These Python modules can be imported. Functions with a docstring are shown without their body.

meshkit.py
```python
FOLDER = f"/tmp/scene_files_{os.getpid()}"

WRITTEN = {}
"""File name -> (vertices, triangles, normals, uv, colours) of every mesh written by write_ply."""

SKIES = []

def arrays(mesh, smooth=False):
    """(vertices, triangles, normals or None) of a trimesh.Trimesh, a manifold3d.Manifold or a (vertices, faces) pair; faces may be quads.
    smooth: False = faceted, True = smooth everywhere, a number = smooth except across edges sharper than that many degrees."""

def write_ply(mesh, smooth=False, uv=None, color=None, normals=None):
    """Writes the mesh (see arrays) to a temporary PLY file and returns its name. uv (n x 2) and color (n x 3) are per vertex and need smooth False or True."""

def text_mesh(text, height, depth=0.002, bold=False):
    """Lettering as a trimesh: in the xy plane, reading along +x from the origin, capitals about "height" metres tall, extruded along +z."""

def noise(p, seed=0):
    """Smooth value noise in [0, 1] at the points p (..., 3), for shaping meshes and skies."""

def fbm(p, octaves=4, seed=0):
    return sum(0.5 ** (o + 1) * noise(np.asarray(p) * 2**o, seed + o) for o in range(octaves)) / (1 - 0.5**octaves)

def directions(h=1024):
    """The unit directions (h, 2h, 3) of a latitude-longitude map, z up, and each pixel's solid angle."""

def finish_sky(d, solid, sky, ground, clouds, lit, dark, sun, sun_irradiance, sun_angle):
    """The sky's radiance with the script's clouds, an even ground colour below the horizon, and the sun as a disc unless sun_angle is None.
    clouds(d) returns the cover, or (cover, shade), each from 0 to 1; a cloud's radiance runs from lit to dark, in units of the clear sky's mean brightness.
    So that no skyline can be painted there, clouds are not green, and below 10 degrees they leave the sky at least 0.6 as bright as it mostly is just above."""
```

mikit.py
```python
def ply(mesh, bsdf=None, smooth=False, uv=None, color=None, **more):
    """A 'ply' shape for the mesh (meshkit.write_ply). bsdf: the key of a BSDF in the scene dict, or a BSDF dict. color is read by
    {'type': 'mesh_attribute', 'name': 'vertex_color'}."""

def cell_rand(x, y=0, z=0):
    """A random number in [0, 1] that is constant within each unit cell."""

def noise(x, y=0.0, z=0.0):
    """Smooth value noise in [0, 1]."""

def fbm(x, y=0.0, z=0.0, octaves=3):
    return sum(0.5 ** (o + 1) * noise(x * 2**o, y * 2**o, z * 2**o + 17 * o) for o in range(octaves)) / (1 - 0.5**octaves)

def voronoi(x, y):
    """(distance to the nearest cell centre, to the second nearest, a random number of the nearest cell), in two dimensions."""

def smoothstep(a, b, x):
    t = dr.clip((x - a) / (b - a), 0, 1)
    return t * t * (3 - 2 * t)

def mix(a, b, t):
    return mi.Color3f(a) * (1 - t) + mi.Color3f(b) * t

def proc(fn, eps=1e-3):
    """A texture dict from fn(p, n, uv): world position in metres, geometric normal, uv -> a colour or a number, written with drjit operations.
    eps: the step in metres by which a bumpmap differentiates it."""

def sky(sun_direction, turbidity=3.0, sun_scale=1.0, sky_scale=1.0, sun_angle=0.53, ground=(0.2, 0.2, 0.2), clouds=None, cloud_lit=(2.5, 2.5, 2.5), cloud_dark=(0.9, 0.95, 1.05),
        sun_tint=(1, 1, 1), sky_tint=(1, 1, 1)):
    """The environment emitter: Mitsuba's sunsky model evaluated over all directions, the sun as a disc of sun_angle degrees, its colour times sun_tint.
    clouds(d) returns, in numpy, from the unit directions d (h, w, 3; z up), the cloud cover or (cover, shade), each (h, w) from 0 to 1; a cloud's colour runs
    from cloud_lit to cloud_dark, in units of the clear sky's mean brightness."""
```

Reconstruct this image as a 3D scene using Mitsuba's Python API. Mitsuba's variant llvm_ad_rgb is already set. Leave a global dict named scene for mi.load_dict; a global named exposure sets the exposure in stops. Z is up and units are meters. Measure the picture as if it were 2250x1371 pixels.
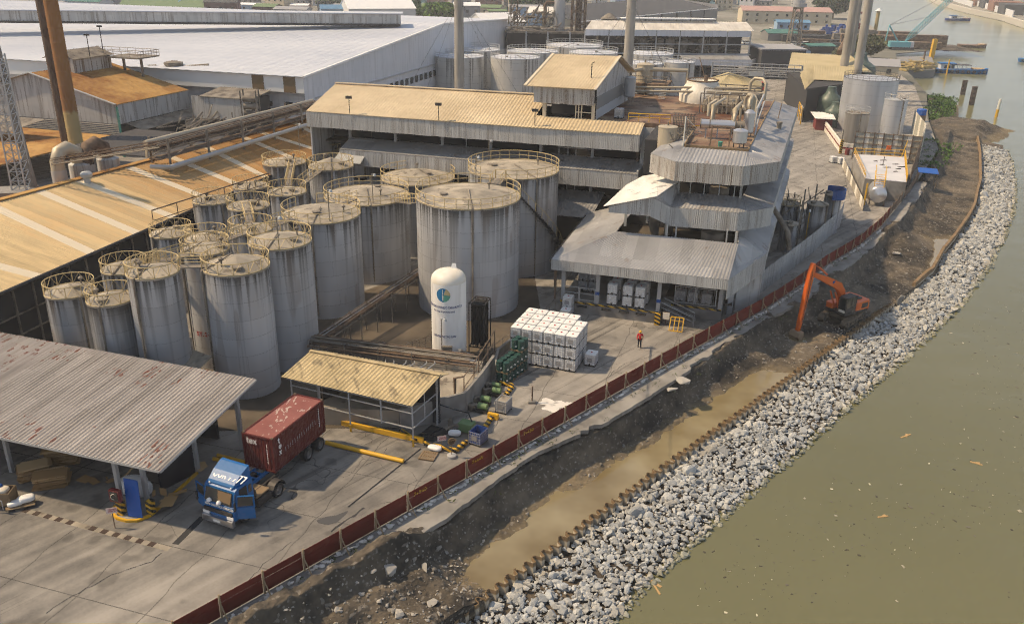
import math, random
import numpy as np, trimesh, shapely, drjit as dr, mitsuba as mi, mikit, meshkit
from shapely.geometry import Polygon, LineString
from mikit import ply, proc, noise, fbm, voronoi, cell_rand, smoothstep, mix
random.seed(7); RNG = np.random.default_rng(11)
T = mi.ScalarTransform4f
scene, labels, used = {}, {}, {}

# ------------------------------------------------------------------ camera, sky, exposure
EYE = np.array([0.0, 0.0, 33.68])
PITCH, ROLL = math.radians(22.523), math.radians(0.934)
FW = np.array([0, math.cos(PITCH), -math.sin(PITCH)])
UP0 = np.array([0, math.sin(PITCH), math.cos(PITCH)])
UPV = UP0 * math.cos(ROLL) - np.array([1.0, 0, 0]) * math.sin(ROLL)
scene['camera'] = {'type': 'perspective', 'fov': math.degrees(2 * math.atan(1125 / 1892)), 'fov_axis': 'x', 'near_clip': 0.5, 'far_clip': 9000.0,
                   'to_world': T().look_at(origin=EYE.tolist(), target=(EYE + FW).tolist(), up=UPV.tolist())}
scene['sky'] = mikit.sky((-0.64, 0.03, 0.768), turbidity=4.5, sun_scale=0.82, sky_scale=1.0, sun_angle=1.6, sun_tint=(1.0, 0.93, 0.80), clouds=lambda d: 0.4, cloud_lit=(1.25, 1.28, 1.32), sky_tint=(1.0, 0.98, 0.95), ground=(0.2, 0.19, 0.17))
exposure = 2.0

# ------------------------------------------------------------------ mesh builder
class MB:
    def __init__(s): s.v, s.f, s.c, s.n = [], [], [], 0
    def add(s, v, f, col=None):
        v = np.asarray(v, float).reshape(-1, 3); f = np.asarray(f, int)
        if f.shape[1] == 4: f = np.vstack([f[:, [0, 1, 2]], f[:, [0, 2, 3]]])
        s.v.append(v); s.f.append(f + s.n); s.n += len(v)
        if col is not None: s.c.append(np.tile(col, (len(v), 1)) if np.ndim(col) == 1 else np.asarray(col))
        return s
    def mesh(s, m, col=None): return s.add(m.vertices, m.faces, col)
    def box(s, c, d, rz=0.0, col=None):
        x, y, z = np.asarray(d, float) / 2; ca, sa = math.cos(rz), math.sin(rz)
        q = np.array([(i, j, k) for i in (-x, x) for j in (-y, y) for k in (-z, z)])
        v = np.c_[q[:, 0] * ca - q[:, 1] * sa, q[:, 0] * sa + q[:, 1] * ca, q[:, 2]] + np.asarray(c, float)
        return s.add(v, BOXF, col)
    def bar(s, p, q, w=0.1, h=None, up=(0, 0, 1), col=None):
        p, q = np.asarray(p, float), np.asarray(q, float); h = w if h is None else h
        d = q - p; L = np.linalg.norm(d)
        if L < 1e-6: return s
        d /= L; a = np.cross(d, up)
        if np.linalg.norm(a) < 1e-4: a = np.cross(d, (1, 0, 0))
        a /= np.linalg.norm(a); b = np.cross(a, d)
        v = [o + a * i * w / 2 + b * j * h / 2 for o in (p, q) for i in (-1, 1) for j in (-1, 1)]
        return s.add(v, BOXF, col)
    def tube(s, pts, r=0.05, n=7, cap=True, col=None):
        P = np.asarray(pts, float); R = np.broadcast_to(r, len(P)); ok = np.r_[True, np.linalg.norm(np.diff(P, axis=0), axis=1) > 1e-6]; P, R = P[ok], R[ok]; m = len(P)
        if m < 2: return s
        t = np.gradient(P, axis=0) if m > 2 else np.array([P[1] - P[0]] * 2)
        t /= np.maximum(np.linalg.norm(t, axis=1, keepdims=True), 1e-9)
        ref = np.array([0, 0, 1.0]) if abs(t[0][2]) < 0.9 else np.array([1.0, 0, 0])
        a = np.cross(t[0], ref); a /= np.linalg.norm(a); V = []
        for i in range(m):
            a = a - t[i] * (a @ t[i]); a /= max(np.linalg.norm(a), 1e-9); b = np.cross(t[i], a)
            k = 1.0
            if 0 < i < m - 1:
                d0 = (P[i] - P[i - 1]) / max(np.linalg.norm(P[i] - P[i - 1]), 1e-9); k = 1 / max(0.5, abs(d0 @ t[i]))
            an = np.arange(n) * 2 * np.pi / n
            V.append(P[i] + R[i] * k * (np.cos(an)[:, None] * a + np.sin(an)[:, None] * b))
        V = np.vstack(V); F = []
        for i in range(m - 1):
            for j in range(n):
                k = (j + 1) % n; F.append((i * n + j, i * n + k, (i + 1) * n + k, (i + 1) * n + j))
        F = np.array(F); F = np.vstack([F[:, [0, 1, 2]], F[:, [0, 2, 3]]])
        if cap:
            F = np.vstack([F] + [np.array([(0, j + 1, j) for j in range(1, n - 1)])] + [np.array([((m - 1) * n, (m - 1) * n + j, (m - 1) * n + j + 1) for j in range(1, n - 1)])])
        return s.add(V, F, col)
    def ring(s, c, R, r=0.04, n=5, seg=48, a0=0.0, a1=2 * math.pi):
        full = abs(a1 - a0 - 2 * math.pi) < 1e-6
        an = np.linspace(a0, a1, seg + 1)
        s.tube(np.c_[c[0] + R * np.cos(an), c[1] + R * np.sin(an), np.full(len(an), c[2])], r, n, not full); return s
    def prism(s, poly, z0, z1, col=None):
        p = Polygon(poly) if not isinstance(poly, Polygon) else poly
        m = trimesh.creation.extrude_polygon(p, z1 - z0, engine="earcut"); return s.add(m.vertices + [0, 0, z0], m.faces, col)
    def lathe(s, prof, c=(0, 0, 0), n=32, a0=0.0, col=None):
        prof = np.asarray(prof, float); an = a0 + np.arange(n) * 2 * np.pi / n; m = len(prof)
        V = np.stack([np.outer(prof[:, 0], np.cos(an)), np.outer(prof[:, 0], np.sin(an)), np.repeat(prof[:, 1:2], n, 1)], -1).reshape(-1, 3) + np.asarray(c, float)
        i, j = np.meshgrid(np.arange(m - 1), np.arange(n), indexing='ij'); k = (j + 1) % n
        F = np.stack([i * n + j, i * n + k, (i + 1) * n + k, (i + 1) * n + j], -1).reshape(-1, 4)
        return s.add(V, F, col)
    def slab(s, a, b, c, d, th=0.06, col=None):
        q = np.array([a, b, c, d], float); nn = np.cross(q[1] - q[0], q[3] - q[0]); nn /= np.linalg.norm(nn)
        if nn[2] < 0: nn = -nn
        return s.add(np.vstack([q, q - nn * th]), [(0, 1, 2, 3), (7, 6, 5, 4), (0, 4, 5, 1), (1, 5, 6, 2), (2, 6, 7, 3), (3, 7, 4, 0)], col)
    def corr(s, a, b, c, d, pitch=0.35, amp=0.035, th=0.05, jit=0.0):
        """ribbed sheet: a-b is the eave, d-c the ridge, ribs run from a-b to d-c"""
        a, b, c, d = (np.asarray(x, float) for x in (a, b, c, d))
        nn = np.cross(b - a, d - a)
        if np.linalg.norm(nn) < 1e-9: nn = np.cross(b - a, c - a)
        nn /= np.linalg.norm(nn)
        if nn[2] < -1e-3: nn = -nn
        N = max(1, int(round(max(np.linalg.norm(b - a), np.linalg.norm(c - d)) / pitch)))
        t = np.concatenate([(i + np.array([0.0, 0.24, 0.52, 0.76])) / N for i in range(N)] + [[1.0]])
        o = np.concatenate([np.array([0, amp, amp, 0.0])] * N + [[0.0]])
        lo = a + (b - a) * t[:, None] + nn * o[:, None]; hi = d + (c - d) * t[:, None] + nn * o[:, None]
        m = len(t); F = np.array([(i, i + 1, m + i + 1, m + i) for i in range(m - 1)])
        s.add(np.vstack([lo, hi]), F)
        q = np.array([a, b, c, d]) - nn * th
        return s.add(np.vstack([[a, b, c, d], q]), [(7, 6, 5, 4), (0, 4, 5, 1), (1, 5, 6, 2), (2, 6, 7, 3), (3, 7, 4, 0)])
    def get(s): return np.vstack(s.v), np.vstack(s.f)
    def cols(s): return np.vstack(s.c)
BOXF = np.array([(0, 1, 3, 2), (4, 6, 7, 5), (0, 4, 5, 1), (2, 3, 7, 6), (0, 2, 6, 4), (1, 5, 7, 3)])

# ------------------------------------------------------------------ naming and scene entries
def num(n):
    if n not in used: used[n] = 0; return n
    used[n] += 1; k = f'{n}_{used[n]:03d}'; used[k] = 0; return k
def thing(name, label, cat, group=None):
    k = num(name); labels[k] = {'label': label, 'category': cat}
    if group: labels[k]['group'] = group
    return k
def shape(m, mat, smooth, kw):
    m = m.get() if isinstance(m, MB) else m
    return ply(m, mat, smooth=smooth, **kw)
def part(parent, name, m, mat, smooth=False, label=None, kind=None, **kw):
    k = num(f'{parent}__{name}'); scene[k] = shape(m, mat, smooth, kw)
    if label or kind: labels[k] = {a: b for a, b in (('label', label), ('kind', kind)) if b}
    return k
def solo(name, m, mat, label, cat=None, group=None, kind=None, smooth=False, **kw):
    k = num(name); scene[k] = shape(m, mat, smooth, kw)
    labels[k] = {a: b for a, b in (('label', label), ('category', cat), ('group', group), ('kind', kind)) if b}; return k
def copy_part(parent, name, src, tw, label=None):
    k = num(f'{parent}__{name}'); scene[k] = {**scene[src], 'to_world': tw}
    if label: labels[k] = {'label': label}
    return k

# ------------------------------------------------------------------ materials
def plain(name, rgb, rough=0.65, metal=0.0, spec=0.5):
    scene['mat_' + name] = {'type': 'twosided', 'b': {'type': 'principled', 'base_color': {'type': 'rgb', 'value': list(rgb)}, 'roughness': rough, 'metallic': metal, 'specular': spec}}
    return 'mat_' + name
def textured(name, fn, rough=0.75, metal=0.0, spec=0.4, bump=None, scale=1.0, eps=2e-2):
    b = {'type': 'principled', 'base_color': proc(fn) if callable(fn) else fn, 'roughness': rough, 'metallic': metal, 'specular': spec}
    if bump: b = {'type': 'bumpmap', 't': proc(bump, eps=eps), 'scale': scale, 'b': b}
    scene['mat_' + name] = {'type': 'twosided', 'b': b}; return 'mat_' + name
VC = {'type': 'mesh_attribute', 'name': 'vertex_color'}
CY, SY = math.cos(math.radians(-17)), math.sin(math.radians(-17))
def W(u, v, z=0.0): return np.array([u * CY - v * SY, u * SY + v * CY, z])      # the plant's grid: u along the dock front, v away from it
SD = np.array([math.cos(math.radians(48)), math.sin(math.radians(48))]); SN = np.array([SD[1], -SD[0]])
def RV(s, o, z=0.0): return np.array([*(SD * s + SN * o), z])                    # the bank's grid: s along the river, o towards the water

def f_yard(p, n, uv):
    s = p.x * float(SD[0]) + p.y * float(SD[1]); o = p.x * float(SN[0]) + p.y * float(SN[1])
    u = p.x * CY + p.y * SY; v = -p.x * SY + p.y * CY
    big = fbm(p.x * .11, p.y * .11, 0, 3); mid = fbm(p.x * .9, p.y * .9, 3, 4)
    tyre = fbm((s + 3 * big) * .10, o * 1.7, 5, 3); fine = noise(p.x * 9, p.y * 9)
    t = dr.clip(.10 + big * .75 + (mid - .5) * .55 + (tyre - .5) * .75 + (fine - .5) * .12, 0, 1)
    c = mix((.120, .113, .104), (.335, .310, .275), t)
    ju = dr.abs((u + .25 * (noise(v * .8) - .5)) / 4.6 - dr.floor(u / 4.6) - .5); jv = dr.abs(v / 5.4 - dr.floor(v / 5.4) - .5)
    line = dr.maximum(1 - smoothstep(.003, .010, ju), 1 - smoothstep(.003, .009, jv))
    wx = p.x * .16 + 1.1 * fbm(p.x * .35, p.y * .35, 9); wy = p.y * .16 + 1.1 * fbm(p.x * .35, p.y * .35, 21)
    a, b, r = voronoi(wx, wy)
    crack = (1 - smoothstep(.004, .016, b - a)) * smoothstep(.56, .66, fbm(p.x * .08, p.y * .08, 40))
    oil = smoothstep(.66, .78, fbm(p.x * .55, p.y * .55, 77))
    skid = smoothstep(.60, .74, fbm((s + 2 * big) * .05 + 4, (o + .03 * s) * 3.4, 15, 3)) * smoothstep(.45, .6, fbm(p.x * .06, p.y * .06, 61))
    return c * (1 - .55 * line) * (1 - .6 * crack) * (1 - .35 * oil) * (1 - .45 * skid)
def f_tank(p, n, uv):
    x, y = uv.x, uv.y
    st = fbm(x * 2.6, y * .06, 0, 3); st2 = noise(x * 6.5, y * .12, 4); broad = fbm(x * .7, y * .18, 9, 2)
    dep = dr.exp(-y * .28)
    sd_ = noise(uv.x * .013, 3.3); d = smoothstep(.50, .76, st * .72 + st2 * .28 + .26 * dep - .10 + .10 * sd_) * dr.clip(.14 + .85 * dep, 0, 1)
    rim = dr.exp(-y * 2.4) * (.22 + .5 * st2)
    seam = 1 - smoothstep(.010, .028, dr.abs(y / 1.52 - dr.floor(y / 1.52) - .5) * 1.52)
    vs = 1 - smoothstep(.010, .03, dr.abs((x + 2.3 * dr.floor(y / 1.52 + .5)) / 5.1 - dr.floor((x + 2.3 * dr.floor(y / 1.52 + .5)) / 5.1) - .5) * 5.1)
    patch = cell_rand(dr.floor((x + 2.3 * dr.floor(y / 1.52 + .5)) / 5.1 + .5), dr.floor(y / 1.52 + .5))
    c = mix((.36, .365, .375), (.53, .535, .545), dr.clip(broad * 1.1 - .1 + .35 * (patch - .5), 0, 1))
    c = mix(c, (.055, .053, .050), dr.clip(d * .80 + rim, 0, .9))
    rust = smoothstep(.74, .86, noise(x * 1.3, y * .25, 33)) * .25
    c = mix(c, (.16, .10, .06), rust)
    return c * (1 - .38 * dr.maximum(seam * (.5 + .5 * broad), vs * .6))
def f_cleantank(p, n, uv):
    x, y = uv.x, uv.y
    st = fbm(x * 1.5, y * .05, 0, 3); d = smoothstep(.62, .80, st + .10 * dr.exp(-y * .3)) * .6
    seam = 1 - smoothstep(.02, .06, dr.abs(y / 1.8 - dr.floor(y / 1.8) - .5) * 1.8)
    c = mix((.47, .46, .43), (.56, .55, .52), noise(x * .8, y * .3))
    return mix(c, (.10, .085, .07), d) * (1 - .22 * seam)
def f_tankroof(p, n, uv):
    a = fbm(p.x * .8, p.y * .8, 0, 4); b = cell_rand(dr.floor(p.x * .45 + .2 * p.y), dr.floor(p.y * .5))
    c = mix((.19, .17, .14), (.42, .37, .29), dr.clip(a * 1.25 - .15 + .25 * (b - .5), 0, 1))
    return mix(c, (.07, .055, .045), smoothstep(.66, .8, fbm(p.x * 1.7, p.y * 1.7, 30)) * .6)
def f_tan(p, n, uv):
    v = -p.x * SY + p.y * CY; u = p.x * CY + p.y * SY
    a = fbm(u * .09, v * .16, 0, 3); b = noise(u * .8, v * 3.0, 5); cc = cell_rand(0, dr.floor(v * 1.3))
    t = dr.clip((v - 62) / 34 + (a - .5) * .7 + (b - .5) * .35, 0, 1)
    c = mix((.58, .44, .235), (.40, .215, .07), t)
    return c * (.82 + .22 * cc) * (.9 + .2 * b)
def f_cream(p, n, uv):
    a = fbm(p.x * .25, p.y * .25, 0, 3); b = noise(p.x * 2.2, p.y * 2.2, 5)
    return mix((.44, .345, .21), (.62, .51, .34), dr.clip(a * 1.2 - .1 + (b - .5) * .3, 0, 1))
def f_greyroof(p, n, uv):
    v = -p.x * SY + p.y * CY; u = p.x * CY + p.y * SY
    a = fbm(u * .5, v * .3, 0, 3); col = cell_rand(dr.floor(u * 1.15), dr.floor(v / 3.1)); rib = noise(u * 7.5, v * .35, 2)
    c = mix((.215, .195, .178), (.375, .345, .32), dr.clip(a * .7 + .3 * (col - .3) + (rib - .4) * .75, 0, 1))
    r = smoothstep(.645, .70, fbm(u * 4.6 + 9, v * 1.5, 3, 4)) * smoothstep(.46, .6, fbm(u * .3, v * .3, 50))
    c = mix(c, (.17, .065, .045), r * .9)
    return c * (.92 + .16 * noise(u * 2.9, v * .4, 8))
def f_metalroof(p, n, uv):
    v = -p.x * SY + p.y * CY; u = p.x * CY + p.y * SY
    a = fbm(u * .4, v * .4, 0, 3); col = cell_rand(dr.floor(u * .9), dr.floor(v * .25), dr.floor(p.z * .2))
    c = mix((.28, .275, .27), (.46, .455, .45), dr.clip(a * .8 + .45 * (col - .25), 0, 1))
    return mix(c, (.22, .13, .07), smoothstep(.70, .84, fbm(u * 1.1, v * 1.1, 20)) * .4)
def f_whiteroof(p, n, uv):
    a = fbm(p.x * .02, p.y * .06, 0, 3); b = noise(p.x * .3, p.y * .9)
    return mix((.40, .425, .48), (.54, .555, .59), dr.clip(a * 1.3 - .15 + (b - .5) * .25, 0, 1))
def siding(c0, c1, dirt, k):
    def f(p, n, uv):
        l = dr.maximum(dr.sqrt(n.x * n.x + n.y * n.y), 1e-3); x = (p.y * n.x - p.x * n.y) / l
        st = fbm(x * 3.1, p.z * .22, 0, 3); b = fbm(x * .35, p.z * .3, 7); w = cell_rand(dr.floor(x / .95), dr.floor(p.z / 4.7))
        c = mix(c0, c1, dr.clip(b + .5 * (w - .5), 0, 1))
        return mix(c, dirt, smoothstep(.50, .76, st * .8 + b * .25) * k)
    return f
def f_soil(p, n, uv):
    a = fbm(p.x * .35, p.y * .35, p.z * .5, 4); b = fbm(p.x * 2.6, p.y * 2.6, p.z * 2, 3)
    c = mix((.034, .030, .025), (.150, .122, .088), dr.clip(a * 1.9 - .55 + (b - .5) * .8, 0, 1))
    wet = 1 - smoothstep(-2.62, -2.25, p.z + .3 * (b - .5))
    c = mix(c, mix((.12, .095, .058), (.235, .185, .11), a), wet * .8)
    return mix(c, (.26, .235, .20), smoothstep(.70, .82, noise(p.x * 5, p.y * 5, p.z * 5)) * .5)
def b_soil(p, n, uv): return fbm(p.x * 4.5, p.y * 4.5, p.z * 4.5, 4)
def f_river(p, n, uv):
    a = fbm(p.x * .035, p.y * .05, 0, 3)
    return mix((.122, .118, .055), (.150, .145, .074), a)
def b_river(p, n, uv): return fbm(p.x * 1.1 + .5 * p.y, p.y * 1.5, 0, 3) * .6 + noise(p.x * .25, p.y * .35, 3)
def f_pool(p, n, uv):
    a = fbm(p.x * .3, p.y * .3, 0, 4)
    return mix((.17, .132, .066), (.27, .23, .14), dr.clip(a * 1.8 - .4, 0, 1))
def f_fence(p, n, uv):
    o = p.x * float(SD[0]) + p.y * float(SD[1])
    a = fbm(o * .8, p.z * 2, 0, 3); cc = cell_rand(dr.floor(o / 1.35))
    c = mix((.105, .018, .012), (.175, .034, .022), dr.clip(a + .35 * (cc - .5), 0, 1))
    return c * (1 - .35 * (1 - smoothstep(.0, .03, dr.abs(p.z * 2.4 - dr.floor(p.z * 2.4) - .5))))
def f_rust(p, n, uv):
    a = fbm(p.x * 1.5, p.y * 1.5, p.z * 1.5, 3)
    return mix((.075, .055, .042), (.235, .165, .115), dr.clip(a * 1.7 - .35, 0, 1))
def f_pile(p, n, uv):
    a = fbm(p.x * 2.5, p.y * 2.5, p.z * 1.2, 3); top = smoothstep(-2.32, -2.18, p.z + .12 * (a - .5))
    return mix(mix((.34, .29, .215), (.50, .45, .36), a), mix((.13, .085, .045), (.26, .18, .10), a), top)
def f_conc(p, n, uv):
    l = dr.maximum(dr.sqrt(n.x * n.x + n.y * n.y), 1e-3); x = (p.y * n.x - p.x * n.y) / l
    a = fbm(p.x * .7, p.y * .7, p.z * .7, 4); st = noise(x * 2.6, p.z * .4, 3) * (1 - dr.clip(dr.abs(n.z), 0, 1))
    return mix((.13, .122, .112), (.30, .285, .26), dr.clip(a * 1.4 - .2 - st * .35 + .1, 0, 1))
def f_darkground(p, n, uv):
    a = fbm(p.x * .3, p.y * .3, 0, 4)
    return mix((.04, .032, .024), (.125, .10, .072), dr.clip(a * 1.8 - .45, 0, 1))
def f_farland(p, n, uv):
    a = fbm(p.x * .02, p.y * .02, 0, 4); b = noise(p.x * .15, p.y * .15)
    return mix((.085, .085, .07), (.23, .215, .185), dr.clip(a * 1.4 - .2 + (b - .5) * .4, 0, 1))
def f_boiler(p, n, uv):
    a = fbm(p.x * .2, p.y * .2, 0, 3); b = noise(p.x * 1.5 + p.y * .4, p.y * 1.5, 2)
    return mix((.42, .25, .085), (.20, .085, .026), dr.clip(a * 1.7 - .35 + (b - .5) * .4, 0, 1))
def f_dirtysteel(p, n, uv):
    a = fbm(p.x * .9, p.y * .9, p.z * .9, 3)
    return mix((.09, .075, .062), (.32, .28, .225), dr.clip(a * 1.5 - .25, 0, 1))

textured('yard', f_yard, .85); textured('tank', f_tank, .55, .25); textured('cleantank', f_cleantank, .5, .1); textured('tankroof', f_tankroof, .8)
textured('tan', f_tan, .7); textured('cream', f_cream, .6); textured('greyroof', f_greyroof, .75); textured('metalroof', f_metalroof, .42, .35)
textured('whiteroof', f_whiteroof, .55); textured('siding', siding((.33, .335, .33), (.50, .50, .485), (.13, .105, .08), .55), .65)
textured('rustsiding', siding((.34, .325, .30), (.50, .485, .45), (.13, .085, .05), .85), .7); textured('cleansiding', siding((.55, .57, .60), (.64, .65, .68), (.38, .38, .38), .3), .6)
textured('soil', f_soil, .9, bump=b_soil, scale=.16); textured('river', f_river, .10, spec=.45, bump=b_river, scale=.06, eps=.08); textured('pool', f_pool, .10, spec=.5)
textured('fence', f_fence, .8, spec=.2); textured('rust', f_rust, .85, spec=.2); textured('pile', f_pile, .85); textured('conc', f_conc, .85); textured('darkground', f_darkground, .8)
textured('farland', f_farland, .95); textured('boilerroof', f_boiler, .85, spec=.2); textured('dirtysteel', f_dirtysteel, .7, .2)
textured('vc', VC, .8); textured('rock', VC, .9, bump=lambda p, n, uv: fbm(p.x * 7, p.y * 7, p.z * 7, 3), scale=.05); textured('vcgloss', VC, .35)
plain('rail', (.50, .39, .20), .6); plain('greyrail', (.42, .43, .43), .5, .3); plain('steel', (.5, .5, .5), .35, .8); plain('darksteel', (.055, .05, .047), .6, .3)
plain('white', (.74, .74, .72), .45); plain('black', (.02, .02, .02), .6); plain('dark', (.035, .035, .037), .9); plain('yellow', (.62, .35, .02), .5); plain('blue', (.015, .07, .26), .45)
plain('red', (.38, .02, .015), .5); plain('postrust', (.30, .22, .13), .8); plain('postgrey', (.36, .36, .355), .6); plain('rubber', (.028, .027, .026), .85); plain('glass', (.02, .025, .028), .08, 0, .8)
plain('card', (.42, .27, .12), .85); plain('wood', (.22, .155, .09), .85); plain('stripe', (.025, .023, .02), .6); plain('skin', (.26, .14, .085), .6)
# ------------------------------------------------------------------ ground, bank, river
S_E, O_E = [0, 18.4, 23.4, 28.4, 31.9, 37.4, 42.1, 49.2, 55.8, 59.6, 68.1, 70.4, 76.8, 84.4, 90.4, 97.7, 109.1, 112.8, 124.6, 139.8, 175, 215, 250], [-34.2, -34.2, -34.0, -33.8, -34.0, -34.7, -34.9, -33.9, -33.9, -34.1, -34.5, -34.6, -34.7, -34.1, -34.6, -35.2, -36, -36.8, -38.2, -40.8, -48.5, -59, -68]
S_P, O_P = [0, 27, 47, 60, 93, 103, 111.8, 119.7, 130.8, 140.6, 148.9, 158.8, 167.7, 193.4, 209.9, 250], [-28.8, -28.75, -28.9, -28.8, -28.85, -28.97, -29.34, -30.77, -32.1, -33.5, -35, -37.4, -39.4, -46.7, -51.8, -63]
S_W, O_W = [0, 33, 38, 44, 60, 80, 97, 105, 112, 121, 130, 141, 155, 168.5, 175, 194, 204, 250], [-22.3, -22.3, -22.9, -23, -23, -23.1, -23.4, -23.7, -24.5, -25.3, -26.6, -28.1, -30.8, -33.9, -35.5, -40.9, -44.1, -58]
S_F, O_F = [0, 14, 80, 88, 97.5, 108, 118.4, 124, 140, 180, 215, 260], [-36.8, -36.4, -36.1, -36.5, -37.3, -37.6, -38.8, -39.8, -42.6, -51, -63, -75]
def oE(s): return np.interp(s, S_E, O_E)
def oP(s): return np.interp(s, S_P, O_P)
def oW(s): return np.interp(s, S_W, O_W)
def oF(s): return np.interp(s, S_F, O_F)
def vn(x, y, seed=0, oct=4): return meshkit.fbm(np.stack([x, y, np.full(np.shape(x), seed * 3.7)], -1), oct, seed)
def sheet(poly, z, name, mat, label, kind='structure'):
    m = trimesh.creation.extrude_polygon(Polygon(poly).buffer(0), 0.3, engine='earcut'); m.apply_translation([0, 0, z - 0.3])
    return solo(name, m, mat, label, kind=kind)
shore = [tuple(RV(s, oF(s) + .12)[:2]) for s in (-60, -30, 0, 14, 40, 80, 88, 97.5, 108, 118.4, 124, 140, 160, 180)]
shore += [p[:2] for p in ((95.62, 201.73, 0), (113.81, 244.18, 0), (126.03, 282.59, 0), (135.93, 317.48, 0), (149.42, 353.17, 0), (169.24, 366.74, 0), (186.88, 392.66, 0), (178.45, 410.44, 0), (173.81, 416.42, 0), (203.24, 525.56, 0), (320.17, 831.37, 0), (613.72, 1599.54, 0), (1680.09, 4498.62, 0))]
sheet(shore + [(900, 4200), (-3500, 4200), (-3500, -300), (-100, -300)], -0.02, 'ground', 'mat_farland', 'dusty far land of the city behind the plant')
yard_poly = [tuple(RV(s, oF(s) + .10)[:2]) for s in (-40, 0, 14, 40, 80, 88, 97.5, 108, 118.4, 124, 140, 160, 180)] + [p[:2] for p in ((116.37, 257.87, 0), (127.89, 303.09, 0), (135.18, 347.64, 0), (91.81, 358.02, 0))] + [(-120, 330), (-190, 160), (-120, -40)]
sheet(yard_poly, 0.0, 'yard', 'mat_yard', 'stained concrete yard with cracks and tyre marks inside the fence')
sheet([(-900, -300), (900, -300), (2600, 700), (3500, 4200), (-900, 4200)], -3.2, 'river', 'mat_river', 'olive brown river beside the rock bank')
# walkway left between fence and excavation, its edge broken off in bites
ss = np.arange(2, 150, .45); er = oE(ss) + .22 * (vn(ss * .9, ss * 0, 2) - .5) * 2 - .35 * (vn(ss * .35, ss * 0, 5) > .60)
wp = [RV(s, oF(s) + .13)[:2] for s in ss] + [RV(s, o)[:2] for s, o in zip(ss[::-1], er[::-1])]
m = trimesh.creation.extrude_polygon(Polygon(wp).buffer(0), .34, engine='earcut'); m.apply_translation([0, 0, -.352])
solo('walkway', m, 'mat_conc', 'narrow broken concrete walkway outside the red fence', kind='structure')
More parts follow.
